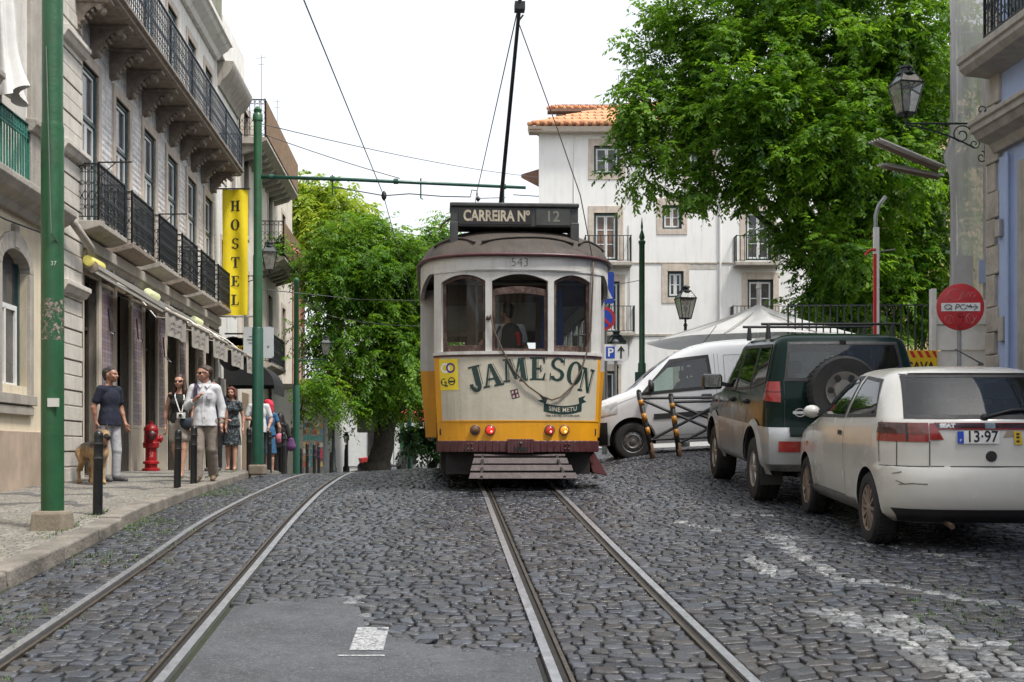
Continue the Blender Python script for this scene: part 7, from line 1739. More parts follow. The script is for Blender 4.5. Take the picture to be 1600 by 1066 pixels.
limbs(tr3, (-8.2,52.5,-.95), (-7.9,52.3,7.0), .28, cs, 4, n=12)
# dark shrub and second trunk beside the tram
lm4 = leaf_mat('dark_shrub_leaves', ((.012,.04,.008),(.035,.09,.018),(.03,.09,.01),(.08,.18,.03)))
tr4 = empty('dark_small_tree', (0,0,0), 0, 'dark small tree with a thin trunk close behind the left side of the tram', 'tree', 'trees in leaf')
B4 = [blob(672,660,40,45,dy=1.0), blob(690,600,40,45,dy=1.0), blob(650,690,22,44.5,dy=.5), blob(700,700,30,45,dy=.7)]
lf, cs = foliage('leaf_canopy', B4, 80, 9, 10, .20, lm4, tr4, 14, .5, .55, .5)
limbs(tr4, (-2.98,45.2,-.95), (-2.8,45.2,1.2), .13, cs, 3, n=8)
tr5 = empty('leafy_shrub', (0,0,0), 0, 'small leafy branch hanging over the roof of the small white house', 'shrub')
B5 = [blob(490,625,28,38.5,dy=.5), blob(515,600,22,38.5,dy=.5), blob(475,610,18,38.5,dy=.4), blob(540,640,16,38.5,dy=.3)]
lf, cs = foliage('leaf_canopy', B5, 40, 8, 9, .14, lm2, tr5, 15, .6, .45, .5)
limbs(tr5, (-7.0,38.8,.2), (-6.6,38.6,1.6), .05, cs, 6, n=6)
# street trees beyond, closing the view
tr6 = empty('leafy_tree', (0,0,0), 0, 'green tree mass behind the tram roof to the left of the white house', 'tree', 'trees in leaf')
B6 = [blob(690,420,50,62,dy=2), blob(740,430,60,62,dy=2), blob(660,480,70,62,dy=2), blob(740,520,80,62,dy=2)]
lf, cs = foliage('leaf_canopy', B6, 110, 10, 10, .34, lm2, tr6, 19, .7, .95, .45)
limbs(tr6, (-3.0,62.5,-.95), (-3.0,62.3,5.0), .3, cs, 9, n=10)
# potted plants on the stone-house balcony
pp = empty('balcony_plant', FX, FR, 'pot plants with pink flowers on the middle rusty balcony', 'plant', None)
Bp = [(.62,y,z,.16,.35,.3) for y, z in ((39.8,6.75),(40.4,6.7))]+[(.8,y,6.9,.08,.3,.2) for y in (41.8,43.5)]
foliage('leaf_clump', Bp, 24, 6, 8, .14, lm2, pp, 21, .4, .35, .5)
for i in range(16): c = (.86+RND.uniform(-.06,.08), RND.choice([41.7,43.4])+RND.gauss(0,.25), 6.95+RND.gauss(0,.12)); MB().lathe([(.01,-.04),(.07,0),(.01,.04)], 6, c, cap=False).build('flower', mat('pink_petals', (.6,.18,.25), .7, 0, .2, 30), pp)
# ================================================================== people and the dog
skin_m = mat('skin', (.40,.215,.15), .5, 0, .08, 14); skin_t = mat('tanned_skin', (.30,.15,.10), .5, 0, .08, 14)
def cloth(name, c, var=.12, vs=9, **k): return mat(name, c, .85, 0, var, vs, .02, 7, **k)
def hand(prims, wr, d, side, s, curl=.5):
    """palm, five fingers and a thumb leaving the side of the palm; d is the direction the hand points"""
    wr = Vector(wr); d = Vector(d).normalized(); lat = Vector((0,-1,0)) if abs(d.y) < .8 else Vector((1,0,0)); lat = (lat-d*lat.dot(d)).normalized(); nrm = d.cross(lat).normalized()*side
    pc = wr+d*.05*s; prims.append(cap(wr, wr+d*.03*s, .024*s, .026*s)); 
    for q in (-.022,0,.022): prims.append(cap(wr+d*.02*s+lat*q*s*.6, wr+d*.085*s+lat*q*s, .017*s, .016*s))
    for q, l in ((-.030,.055),(-.010,.070),(.010,.076),(.030,.068)):
        a = wr+d*.085*s+lat*q*s; b = a+(d*.8-nrm*curl*.5)*l*s*.55; c = b+(d*.5-nrm*curl)*l*s*.5; prims += [cap(a, b, .0095*s, .009*s), cap(b, c, .009*s, .0075*s)]
    a = wr+d*.03*s+lat*.03*s; b = a+(d*.6+lat*.6)*.035*s; prims += [cap(a, b, .011*s, .010*s), cap(b, b+(d*.9+lat*.1-nrm*.3)*.03*s, .010*s, .008*s)]
def person(label, loc, rz, h, sk=None, head_yaw=0, head_pitch=0, J=None, top=None, bottom=None, skirt=None, shoes=None, hair=None, hair_style='short', female=False, group=None, vox=.012, lean=0, glasses=False, barefoot=False):
    s = h/1.75; sk = sk or skin_m; f = .9 if female else 1.0
    j = dict(hipL=(-.085,0,.90), hipR=(.085,0,.90), kneeL=(-.09,-.01,.48), kneeR=(.09,-.01,.48), ankL=(-.09,.02,.075), ankR=(.09,.02,.075),
             shL=(-.175*f,0,1.405), shR=(.175*f,0,1.405), elL=(-.225,.03,1.11), elR=(.225,.03,1.11), wrL=(-.24,-.03,.86), wrR=(.24,-.03,.86), hdL=None, hdR=None, toeL=None, toeR=None)
    if J: j.update(J)
    def p(v): return tuple(c*s for c in v)
    root = empty('person', loc, rz, label, 'person', group); root.rotation_euler = (0, lean, rz)
    B = []
    for q in 'LR':
        hp, kn, an = j['hip'+q], j['knee'+q], j['ank'+q]
        B += [cap(p(hp), p(kn), .083*s*(1 if not female else .98), .054*s), cap(p(kn), p(an), .052*s, .036*s), cap(p((lerp(kn[0],an[0],.25), lerp(kn[1],an[1],.25)+.02, lerp(kn[2],an[2],.25))), p((lerp(kn[0],an[0],.5), lerp(kn[1],an[1],.5)+.015, lerp(kn[2],an[2],.5))), .05*s, .04*s)]
        toe = j['toe'+q] or (an[0]*1.15, an[1]-.17, an[2]-.045)
        B += [cap(p((an[0],an[1]+.02,an[2]-.04)), p(toe), .036*s, .028*s), cap(p(an), p((an[0],an[1]+.01,an[2]-.03)), .036*s)]
        sh, el, wr = j['sh'+q], j['el'+q], j['wr'+q]
        B += [cap(p(sh), p(el), .050*s*f, .038*s*f), cap(p(el), p((lerp(el[0],wr[0],.35),lerp(el[1],wr[1],.35),lerp(el[2],wr[2],.35))), .040*s*f, .040*s*f), cap(p(el), p(wr), .038*s*f, .025*s*f)]
        d = j['hd'+q] or tuple(wr[i]-el[i] for i in range(3)); hand(B, p(wr), d, -1 if q == 'L' else 1, s)
    hipw = .158 if female else .152
    T = [ell(p((0,0,.95)), (hipw*s,.108*s,.13*s)), ell(p((0,0,1.10)), ((.118 if female else .135)*s,.092*s,.15*s)), ell(p((0,.0,1.27)), (.158*f*s,.104*s,.18*s)), cap(p((-.145*f,.005,1.405)), p((.145*f,.005,1.405)), .056*s), cap(p((-.05,.01,1.44)), p((.05,.01,1.44)), .05*s)]
    if female: T += [ell(p((-.07,-.085,1.27)), (.06*s,.05*s,.06*s)), ell(p((.07,-.085,1.27)), (.06*s,.05*s,.06*s))]
    B += T
    cy, sy = cos(head_yaw), sin(head_yaw); cp_, sp_ = cos(head_pitch), sin(head_pitch); hc_ = (0,-.02,1.63)
    def hd(x, y, z):
        y, z = y*cp_-z*sp_, y*sp_+z*cp_; return p((hc_[0]+x*cy-y*sy, hc_[1]+x*sy+y*cy, hc_[2]+z))
    r3 = lambda a, b, c: (a*s, b*s, c*s)
    B += [cap(p((0,.012,1.42)), hd(0,.02,-.04), .055*s, .05*s)]
    # skull as capsules so that it can turn
    B += [cap(hd(0,.035,.03), hd(0,-.03,.035), .080*s, .072*s), cap(hd(0,.0,-.01), hd(0,-.045,-.04), .066*s, .056*s), cap(hd(0,-.05,-.06), hd(0,-.065,-.075), .042*s, .03*s)]
    B += [cap(hd(0,-.098,.012), hd(0,-.118,-.022), .010*s, .016*s), cap(hd(-.02,-.088,-.058), hd(.02,-.088,-.058), .012*s), cap(hd(-.035,-.092,.028), hd(.035,-.092,.028), .016*s)]
    for q in (-1,1): B += [cap(hd(q*.078,.01,.012), hd(q*.076,.012,-.03), .018*s, .012*s), cap(hd(q*.045,-.07,-.02), hd(q*.03,-.08,-.03), .024*s)]
    body = sdf_obj('body', B, sk, root, vox*s*.8, .018*s)
    dk = mat('eye_dark', (.02,.015,.012), .3)
    if glasses:
        g = MB()
        for q in (-1,1): 
            g.grid(lambda u, v: hd(q*lerp(.008,.062,u), -.108+.022*u*u, lerp(-.012,.030,v)), 6, 3); g.tube([hd(q*.062,-.085,.024), hd(q*.082,.0,.02)], .004*s, 5)
        g.tube([hd(-.01,-.11,.024), hd(.01,-.11,.024)], .004*s, 5); g.build('sunglasses', mat('sunglass_lens', (.008,.008,.009), .12), root)
    else:
        for q in (-1,1): 
            e = MB().lathe([(.001,-.009),(.008,-.006),(.010,0),(.008,.006),(.001,.009)], 8, (0,0,0)); e.xf(Matrix.Translation(hd(q*.031,-.094,.010)) @ Matrix.Diagonal((1.3*s,.6*s,.8*s,1))); e.build('eye', dk, root, True)
    m = MB(); m.tube([hd(-.024,-.098,-.056), hd(0,-.103,-.058), hd(.024,-.098,-.056)], [.003*s,.006*s,.003*s], 5); m.build('mouth', mat('lips', (.30,.10,.09), .5), root, True)
    # hair
    if hair:
        H = [cap(hd(0,.045,.045), hd(0,-.012,.068), .083*s, .072*s), cap(hd(0,.06,.01), hd(0,.06,-.03), .068*s, .055*s)]
        for q in (-1,1): H.append(cap(hd(q*.06,.03,.045), hd(q*.066,.018,-.005 if hair_style == 'short' else -.03), .035*s, .022*s if hair_style == 'short' else .03*s))
        if hair_style == 'bob':
            for q in (-1,1): H += [cap(hd(q*.066,.02,.05), hd(q*.085,.0,-.075), .04*s, .035*s), cap(hd(q*.05,-.055,.085), hd(q*.07,-.06,.03), .028*s, .02*s)]
            H += [cap(hd(0,.07,.02), hd(0,.075,-.08), .075*s, .05*s), cap(hd(-.04,-.07,.085), hd(.05,-.07,.085), .024*s)]
        if hair_style == 'long':
            for q in (-1,1): H += [cap(hd(q*.066,.02,.03), hd(q*.095,.0,-.16), .036*s, .045*s), cap(hd(q*.09,.0,-.14), hd(q*.09,-.02,-.26), .045*s, .022*s)]
            H += [cap(hd(0,.075,.0), hd(0,.10,-.24), .075*s, .075*s), cap(hd(-.05,.09,-.2), hd(-.04,.09,-.34), .06*s, .03*s), cap(hd(.05,.09,-.2), hd(.04,.09,-.36), .06*s, .03*s)]
        sdf_obj('hair', H, hair, root, vox*s*.85, .015*s)
    if top:
        tm, sl, hem, fit, neck = top; g = fit
        P_ = [(t[0],)+tuple(t[1:2])+((tuple(r+g*s for r in t[2]),) if t[0] == 'e' else (t[2], t[3]+g*s, t[4]+g*s, t[5])) for t in T]
        if hem < .98: P_ += [cap(p((q*.052,0,1.05)), p((q*.058,0,.78)), (.092+g)*s, (.122+g)*s, 1.06) for q in (-1,1)]
        else: P_.append(cap(p((-.05,0,hem+.08)), p((.05,0,hem+.08)), .098*s+g*s*.6))
        cuts = [(0,0,-1,-hem*s), (0,0,1,neck*s)]
        for q in 'LR':
            sh, el, wr = j['sh'+q], j['el'+q], j['wr'+q]
            if sl > 0:
                a = min(1, sl); e = tuple(lerp(sh[i], el[i], a) for i in range(3)); P_.append(cap(p(sh), p(e), (.055+g*.55)*s*f, (.046+g*.75)*s*f))
                if sl > 1: e2 = tuple(lerp(el[i], wr[i], sl-1) for i in range(3)); P_.append(cap(p(el), p(e2), (.045+g*.7)*s*f, (.034+g*.6)*s*f))
        sdf_obj('top', P_, tm, root, vox*s*.9, .02*s, cuts if sl <= 0 or True else ())
    if bottom:
        bm, end, fit = bottom
        P_ = [ell(p((0,0,.95)), ((hipw+fit)*s,(.112+fit)*s,.125*s))]
        for q in 'LR':
            hp, kn, an = j['hip'+q], j['knee'+q], j['ank'+q]; a = min(1, end); e = tuple(lerp(hp[i], kn[i], a) for i in range(3))
            P_.append(cap(p(hp), p(e), (.090+fit)*s, (.064+fit)*s if a == 1 else (.085+fit)*s))
            if end > 1: e2 = tuple(lerp(kn[i], an[i], end-1) for i in range(3)); P_.append(cap(p(kn), p(e2), (.063+fit)*s, (.056+fit)*s))
        sdf_obj('trousers' if end > 1 else 'shorts', P_, bm, root, vox*s*.9, .02*s, ((0,0,1,1.03*s),) if end > 1 else ((0,0,1,1.03*s),))
    if skirt:
        km, z0, r0, r1 = skirt
        sdf_obj('skirt', [cap(p((-.03,0,1.02)), p((-.04,-.01,z0)), .115*s, r1*s, .8), cap(p((.03,0,1.02)), p((.04,-.01,z0)), .115*s, r1*s, .8), ell(p((0,0,.95)), ((hipw+.02)*s,.125*s,.12*s))], km, root, vox*s*.9, .02*s, ((0,0,-1,-z0*s),))
    if shoes:
        for q in 'LR':
            an = j['ank'+q]; toe = j['toe'+q] or (an[0]*1.15, an[1]-.17, an[2]-.045)
            if barefoot: S_ = [cap(p((an[0],an[1]+.04,an[2]-.065)), p((toe[0],toe[1]-.01,toe[2]-.028)), .03*s, .036*s)]; sdf_obj('sandal', S_, shoes, root, vox*s*.7, .01*s, ((0,0,1,(max(an[2],.0)-.058)*s),) if abs(toe[2]-(an[2]-.045)) < .02 else ())
            else: sdf_obj('shoe', [cap(p((an[0],an[1]+.02,an[2]-.03)), p((toe[0],toe[1]-.02,toe[2]-.004)), .046*s, .038*s), cap(p(an), p((an[0],an[1]+.01,an[2]-.03)), .045*s)], shoes, root, vox*s*.8, .012*s)
    return root, p, hd, s
def strap(par, pts, w, m, name='strap'):
    mb = MB(); n = len(pts)
    for i in range(n-1): mb.bar(pts[i], pts[i+1], w, .006, (0,-1,.3))
    return mb.build(name, m, par)
navy = cloth('navy_cotton', (.006,.009,.024)); blk = cloth('black_cotton', (.010,.010,.011)); lgrey = cloth('light_grey_denim', (.36,.36,.38)); beige = cloth('beige_cotton', (.235,.20,.165)); whs = cloth('white_shirt_cotton', (.52,.53,.55), .06); khaki = cloth('grey_khaki', (.33,.29,.25)); denim = cloth('blue_denim_dress', (.03,.11,.22))
hair_g = mat('grizzled_hair', (.022,.019,.018), .7, 0, .5, 40); hair_b = mat('brown_hair', (.035,.018,.011), .6, 0, .5, 30); hair_r = mat('auburn_hair', (.10,.028,.014), .6, 0, .4, 30); hair_d = mat('dark_hair', (.012,.009,.008), .55, 0, .4, 30)
leather = mat('brown_shoe', (.16,.10,.065), .6); shoe_d = mat('grey_trainer', (.07,.065,.07), .7, 0, .4, 20); sandal_m = mat('sandal_sole', (.12,.07,.05), .7)
pr_m, nt, b = nodes('dark_floral_print'); v = coords(nt)
L(nt, mixc(nt, maprange(nt, noise(nt, v, 26, 4, .7), .5, .62), (.012,.016,.02), (.15,.19,.21)), b.inputs['Base Color']); b.inputs['Roughness'].default_value = .85
def gx(px, Y): return (px-800)*Y/1900
# man with the dog
Y = 18.6; r_, p, hd, s = person('man in a navy t-shirt and pale grey trousers standing with the dog', (gx(171,Y), Y, pav_z(gx(171,Y),Y)), rad(62), 1.74, skin_t, rad(18), rad(-4), dict(
    elL=(-.25,.07,1.13), wrL=(-.22,.05,.90), elR=(.235,.0,1.12), wrR=(.23,-.10,.89), ankL=(-.10,.05,.075), ankR=(.10,-.03,.075), kneeL=(-.10,.02,.48), kneeR=(.10,-.05,.48)), top=(navy,.62,.86,.022,1.475), bottom=(lgrey,1.93,.010), shoes=shoe_d, hair=hair_g)
MB().lathe([(.014,-.012),(.018,0),(.014,.012)], 8, hd(.083,-.0,-.02), 'x').build('earpiece', black_m, r_)
# couple
Y = 19.7; r_, p, hd, s = person('woman in a black vest and khaki shorts with a white camera round her neck', (gx(281,Y), Y, pav_z(gx(281,Y),Y)-.01), rad(6), 1.67, skin_m, rad(-8), 0, dict(
    elL=(-.24,.06,1.12), wrL=(-.235,.0,.87), elR=(.22,.05,1.13), wrR=(.20,-.08,.90), kneeL=(-.08,.02,.49), ankL=(-.07,.20,.14), toeL=(-.07,.10,.02), kneeR=(.075,-.08,.50), ankR=(.05,-.16,.085)), top=(blk,0,.93,.014,1.43), bottom=(khaki,.52,.020), shoes=sandal_m, hair=hair_b, hair_style='long', female=True, glasses=True, barefoot=True, group='couple of tourists walking side by side')
strap(r_, [p((-.07,-.02,1.47)), p((-.06,-.12,1.38)), p((.0,-.15,1.20)), p((.03,-.155,1.12))], .016, wht); strap(r_, [p((.07,-.02,1.47)), p((.09,-.115,1.36)), p((.075,-.15,1.2)), p((.06,-.155,1.12))], .016, wht)
cm = MB().box(-.065,.065,-.035,.02,-.05,.045).lathe([(.035,-.035),(.035,-.075),(.028,-.08)], 14, (0,0,0), 'y').xf(Matrix.Translation(p((.05,-.17,1.06)))).build('camera', mat('white_camera', (.6,.6,.58), .4), r_, bevel=.008); MB().lathe([(.028,-.081),(.001,-.082)], 12, Vector(p((.05,-.17,1.06))), 'y', cap=False).build('camera_lens', black_m, cm)
sdf_obj('shoulder_bag', [ell(p((.17,-.12,.92)), (.14,.06,.10)), cap(p((.07,-.12,.96)), p((.27,-.12,.96)), .05)], cloth('dark_blue_leather', (.02,.03,.045)), r_, .012, .02)
for q in (-1,1): strap(r_, [p((q*.10,-.06,1.44)), p((q*.11,.0,1.455)), p((q*.10,.06,1.44))], .04, blk, 'vest_strap')
MB().lathe([(.034,-.012),(.036,0),(.034,.012)], 10, p((-.236,.003,.90)), cap=False).build('bracelet', mat('pale_bracelet', (.5,.4,.35)), r_)
Y = 18.55; r_, p, hd, s = person('tall man in a white shirt and beige trousers looking aside, sunglasses on', (gx(320,Y), Y, pav_z(gx(320,Y),Y)), rad(8), 1.77, skin_m, rad(-58), rad(2), dict(
    elL=(-.25,-.03,1.14), wrL=(-.10,-.19,1.25), hdL=(.5,-.2,.5), elR=(.25,.03,1.12), wrR=(.25,-.05,.87), kneeL=(-.09,-.09,.49), ankL=(-.10,-.09,.075), kneeR=(.10,.02,.49), ankR=(.11,.18,.11), toeR=(.115,.03,.045)), top=(whs,1.55,.84,.022,1.49), bottom=(beige,1.95,.022), shoes=leather, hair=hair_b, glasses=True, group='couple of tourists walking side by side')
strap(r_, [p((-.11,-.02,1.50)), p((-.12,-.13,1.40)), p((-.125,-.15,1.22))], .06, cloth('purple_webbing', (.035,.02,.05)), 'bag_strap')
MB().lathe([(.036,-.018),(.038,0),(.036,.018)], 12, p((.25,-.045,.905)), cap=False).build('wrist_watch', mat('watch_steel', (.5,.48,.42), .3, .7), r_)
s_ = MB(); 
for q in (-1,1): s_.add([p((q*.012,-.10,1.47)), p((q*.085,-.06,1.535)), p((q*.105,-.055,1.475)), p((q*.05,-.125,1.41))], [(0,1,2,3)])
s_.build('collar', whs, r_); MB().box(*[c for ab in zip(p((.05,-.148,1.24)), p((.13,-.135,1.34))) for c in ab]).build('breast_pocket', whs, r_, bevel=.004)
MB().tube([p((.0,-.155,.90)), p((0,-.158,1.10)), p((0,-.15,1.26)), p((0,-.135,1.40))], .006, 5, flat=.5).build('button_placket', cloth('placket_white', (.6,.61,.63)), r_)  # placket in a slightly paler white than the shirt
# woman in the printed dress
Y = 24; r_, p, hd, s = person('woman with auburn bobbed hair in a dark patterned knee-length dress carrying a black bag', (gx(362,Y), Y, pav_z(gx(362,Y),Y)), rad(4), 1.64, skin_m, rad(-4), rad(3), dict(
    elL=(-.25,.02,1.12), wrL=(-.10,-.18,1.04), hdL=(.6,-.3,.1), elR=(.24,.03,1.11), wrR=(.24,-.05,.87), kneeL=(-.075,-.02,.48), ankL=(-.07,.0,.075), kneeR=(.075,-.05,.48), ankR=(.075,-.1,.075)), top=(pr_m,.42,.93,.016,1.465), skirt=(pr_m,.53,.12,.17), shoes=sandal_m, hair=hair_r, hair_style='bob', female=True, barefoot=True, vox=.013)
sdf_obj('black_bag', [cap(p((-.27,-.02,.86)), p((-.25,-.02,.70)), .09, .13, .6), cap(p((-.36,-.02,.68)), p((-.18,-.02,.68)), .09, .09, .6)], blk, r_, .015, .03)
strap(r_, [p((-.15,.0,1.47)), p((-.22,-.08,1.25)), p((-.28,-.06,.92))], .03, blk, 'bag_strap'); sdf_obj('purse', [ell(p((-.08,-.22,1.02)), (.06,.04,.04))], mat('pale_purse', (.35,.33,.31)), r_, .012)
# man half hidden behind the pole
Y = 26; r_, p, hd, s = person('man in a white t-shirt half hidden by the green pole with a dark strap', (gx(404,Y), Y, pav_z(gx(404,Y),Y)), rad(10), 1.72, skin_m, rad(20), 0, dict(elL=(-.27,-.02,1.14), wrL=(-.12,-.2,1.12), elR=(.27,.0,1.12), wrR=(.22,-.14,.95)), top=(whs,.7,.84,.02,1.47), bottom=(blk,1.95,.012), shoes=shoe_d, hair=hair_d, vox=.015)
strap(r_, [p((-.10,-.03,1.47)), p((-.09,-.14,1.36)), p((-.13,-.15,1.12)), p((-.17,-.12,.95))], .05, blk, 'bag_strap')
# woman in blue with a red hood, seen from behind
Y = 27; r_, p, hd, s = person('woman in a blue dress with a red headscarf just right of the armed green pole', (gx(419,Y), Y, pav_z(gx(419,Y),Y)-.05), rad(190), 1.66, skin_m, rad(30), 0, dict(elL=(-.26,.02,1.12), wrL=(-.25,-.04,.88)), top=(denim,.5,.92,.02,1.45), skirt=(denim,.50,.12,.16), shoes=sandal_m, hair=hair_d, female=True, vox=.015, barefoot=True)
sdf_obj('headscarf', [cap(hd(0,.04,.04), hd(0,-.03,.06), .10*s, .09*s), cap(hd(0,.08,.0), hd(0,.10,-.14), .09*s, .07*s)], cloth('red_scarf', (.55,.02,.05)), r_, .014)
sdf_obj('pink_bag', [ell(p((-.26,.0,.86)), (.09,.07,.12))], cloth('pink_striped_cloth', (.50,.16,.22), .5, 25), r_, .014)
# woman in black walking away
Y = 30.5; r_, p, hd, s = person('woman dressed in black with long dark hair walking away with a purple bag', (gx(438,Y), Y, side_z(Y)), rad(176), 1.62, skin_m, 0, 0, dict(elL=(-.25,.0,1.12), wrL=(-.22,-.12,.95), elR=(.25,.0,1.12), wrR=(.22,-.12,.95), kneeL=(-.09,.03,.48)), top=(blk,1.8,.80,.03,1.46), bottom=(blk,1.97,.045), shoes=shoe_d, hair=hair_d, hair_style='long', female=True, vox=.016)
sdf_obj('purple_bag', [cap(p((-.30,.02,1.0)), p((-.30,.02,.85)), .08, .13, .6)], cloth('purple_leather', (.10,.035,.12)), r_, .016); strap(r_, [p((-.16,.02,1.46)), p((-.27,.02,1.2)), p((-.30,.02,1.0))], .03, cloth('purple_leather', (.1,.035,.12)), 'bag_strap')
# man glimpsed behind the couple
Y = 23; r_, p, hd, s = person('dark-haired man mostly hidden behind the white-shirted man', (gx(334,Y), Y, pav_z(gx(334,Y),Y)), rad(0), 1.72, skin_t, 0, 0, None, top=(navy,.6,.86,.02,1.46), bottom=(blk,1.95,.012), shoes=shoe_d, hair=hair_d, vox=.016)
# tram passenger with a rucksack, seen through the end window
tp = Matrix.Translation((TX,TY,TZ)) @ Matrix.Rotation(math.atan(.0614), 4, 'Z') @ Vector((-.10,.85,.80))
r_, p, hd, s = person('tram passenger in a white t-shirt with a dark rucksack behind the middle window', tuple(tp), rad(184), 1.66, skin_m, rad(20), rad(-6), dict(elR=(.34,-.02,1.20), wrR=(.52,.12,1.00), hdR=(.5,.3,-.4), elL=(-.25,-.1,1.15), wrL=(-.2,-.25,1.1)), top=(whs,.6,.84,.03,1.46), bottom=(navy,1.95,.012), shoes=shoe_d, hair=hair_d, vox=.013)
rk_ = sdf_obj('rucksack', [cap(p((-.03,.18,1.34)), p((-.03,.19,1.02)), .12, .15, .6), ell(p((-.03,.26,1.05)), (.11,.06,.10))], cloth('charcoal_nylon', (.03,.03,.034)), r_, .013, .03)
sdf_obj('red_panel', [cap(p((-.12,.24,1.30)), p((-.14,.25,1.15)), .035, .02)], cloth('red_nylon', (.45,.02,.03)), rk_, .01)
for q in (-1,1): MB().tube([p((q*.12-.0,.13,1.42)), p((q*.17,.16,1.30)), p((q*.17,.17,1.12)), p((q*.11,.16,.98))], .018, 6).build('rucksack_strap', cloth('charcoal_nylon', (.03,.03,.034)), rk_, True)

# ---- German shepherd, standing three-quarter toward the camera
fur = bpy.data.materials.new('shepherd_fur'); fur.use_nodes = True; nt = fur.node_tree; b = nt.nodes['Principled BSDF']; v = coords(nt)
sp3 = N(nt, 'ShaderNodeSeparateXYZ'); L(nt, v, sp3.inputs[0]); nz = noise(nt, v, 9, 5, .7)
tan = mixc(nt, maprange(nt, noise(nt, v, 40, 4), .3, .7), (.30,.19,.09), (.42,.29,.15))
up = mathn(nt, 'ADD', sp3.outputs[2], mathn(nt, 'MULTIPLY', nz, .22))
sad = mathn(nt, 'MULTIPLY', maprange(nt, up, .58, .68), maprange(nt, sp3.outputs[1], -.42, -.30)); c = mixc(nt, sad, tan, (.028,.022,.018)); c = mixc(nt, maprange(nt, mathn(nt, 'ADD', sp3.outputs[2], mathn(nt, 'MULTIPLY', nz, .1)), .80, .86), c, (.04,.03,.024))
L(nt, c, b.inputs['Base Color']); b.inputs['Roughness'].default_value = .85; bump(nt, b, noise(nt, coords(nt, (1,1,.4)), 60, 4), .012)
Y = 17.95; dx = gx(146, Y); dog = empty('dog', (dx, Y, pav_z(dx, Y)), rad(38), 'tan and black German shepherd dog standing beside the man, mouth open', 'dog')
D = [cap((0,.10,.50), (0,-.20,.50), .125, .145, 1), cap((0,-.20,.47), (0,-.26,.45), .145, .12), cap((0,.10,.50), (0,.30,.50), .115, .11), cap((0,.32,.50), (0,.38,.46), .105, .09),   # trunk along -y = forward
     cap((0,-.27,.56), (0,-.40,.68), .095, .078), cap((0,-.40,.70), (0,-.47,.72), .088, .075), cap((0,-.50,.70), (0,-.60,.675), .052, .036), cap((0,-.49,.665), (0,-.57,.635), .032, .02),
     cap((0,.40,.50), (0,.50,.36), .035, .045), cap((0,.50,.36), (0,.52,.20), .045, .022)]
for q in (-1,1):
    D += [cap((q*.055,-.385,.76), (q*.07,-.375,.87), .035, .008), cap((q*.07,-.22,.44), (q*.075,-.20,.30), .062, .040), cap((q*.075,-.20,.30), (q*.075,-.215,.07), .032, .024), cap((q*.075,-.215,.03), (q*.075,-.26,.025), .030, .026),
          cap((q*.075,.33,.46), (q*.085,.24,.32), .085, .050), cap((q*.085,.24,.32), (q*.085,.40,.20), .042, .026), cap((q*.085,.40,.20), (q*.085,.37,.05), .024, .022), cap((q*.085,.37,.03), (q*.085,.32,.025), .028, .025)]
sdf_obj('body', D, fur, dog, .010, .035)
mz = mat('dog_muzzle_black', (.014,.011,.010), .6)
sdf_obj('muzzle_mask', [cap((0,-.545,.695), (0,-.61,.678), .046, .038)], mz, dog, .008); MB().lathe([(.001,-.022),(.018,-.01),(.018,.008),(.001,.014)], 10, (0,-.645,.69), 'y').build('nose', mz, dog, True)
sdf_obj('tongue', [cap((0,-.54,.645), (0,-.60,.60), .018, .014)], mat('pink_tongue', (.45,.13,.13), .4), dog, .006)
for q in (-1,1):
    MB().lathe([(.001,-.008),(.011,0),(.001,.008)], 8, (q*.042,-.525,.745), 'y').build('eye', dk if False else mat('eye_dark', (.02,.015,.012)), dog, True); sdf_obj('ear_back', [cap((q*.058,-.375,.77), (q*.073,-.362,.878), .030, .008)], mz, dog, .008)
MB().lathe([(.097,-.014),(.10,0),(.097,.014)], 16, (0,0,0), cap=False).xf(Matrix.Translation((0,-.335,.615)) @ Matrix.Rotation(rad(48), 4, 'X')).build('collar', mat('dog_collar', (.03,.02,.018), .6), dog, True)
# ================================================================== white house across the square
wh = empty('white_house', (1.15,52,0), -PI/2, 'tall white house with stone window frames, iron balconies and clay roofs behind the tram', 'building')
wall_w = mat('stained_white_wall', (.74,.735,.715), .85, 0, .04, 1.2, .003, 20, (.48,.47,.44), .40, True)
S = 52/1900
def hx(px): return (px-800)*S-1.15
def hz(py): return (703-py)*S
# local x points at the viewer, local y runs right
tall = [(928,968,228,272),(1075,1112,228,272),(1225,1262,228,272)]
doors2 = [(928,965,333,407),(1165,1205,330,407)]; win2 = [(1035,1065,321,358)]
doors3 = [(945,968,440,520),(1168,1208,437,520)]; win3 = [(1043,1068,424,465)]
more = [(1330,1365,228,272),(1300,1340,330,407),(1300,1340,437,520),(932,962,580,704),(1062,1092,560,640)]
HS = []
for l in (tall, doors2, win2, doors3, win3, more):
    for (a, b, c, d) in l: HS.append((hx(a), hx(b), hz(d), hz(c)))
walls(MB(), 0, 22, -1, 13.62, HS, 0, .25).build('wall', wall_w, wh)
MB().hexa([(-9,3.2,-1),(-9,22,-1),(-.3,22,-1),(-.3,.0,-1),(-9,3.2,13.6),(-9,22,13.6),(-.3,22,13.6),(-.3,.0,13.6)]).build('wall', wall_w, wh)
for i, h in enumerate(HS):
    big = (h[3]-h[2]) > 1.6
    surround(wh, *h, w=.24, x=.03, sill=not big, back=-.2); window_unit(wh, *h, x=-.12, ft=.09, muntins=2 if not big else 3, pane_m=[win_glass, mat('warm_reflecting_pane', (.12,.07,.045), .05, 0, .8, 1.2, dirt=(.03,.035,.04), dirt_amt=.9)][i in (3,5)])
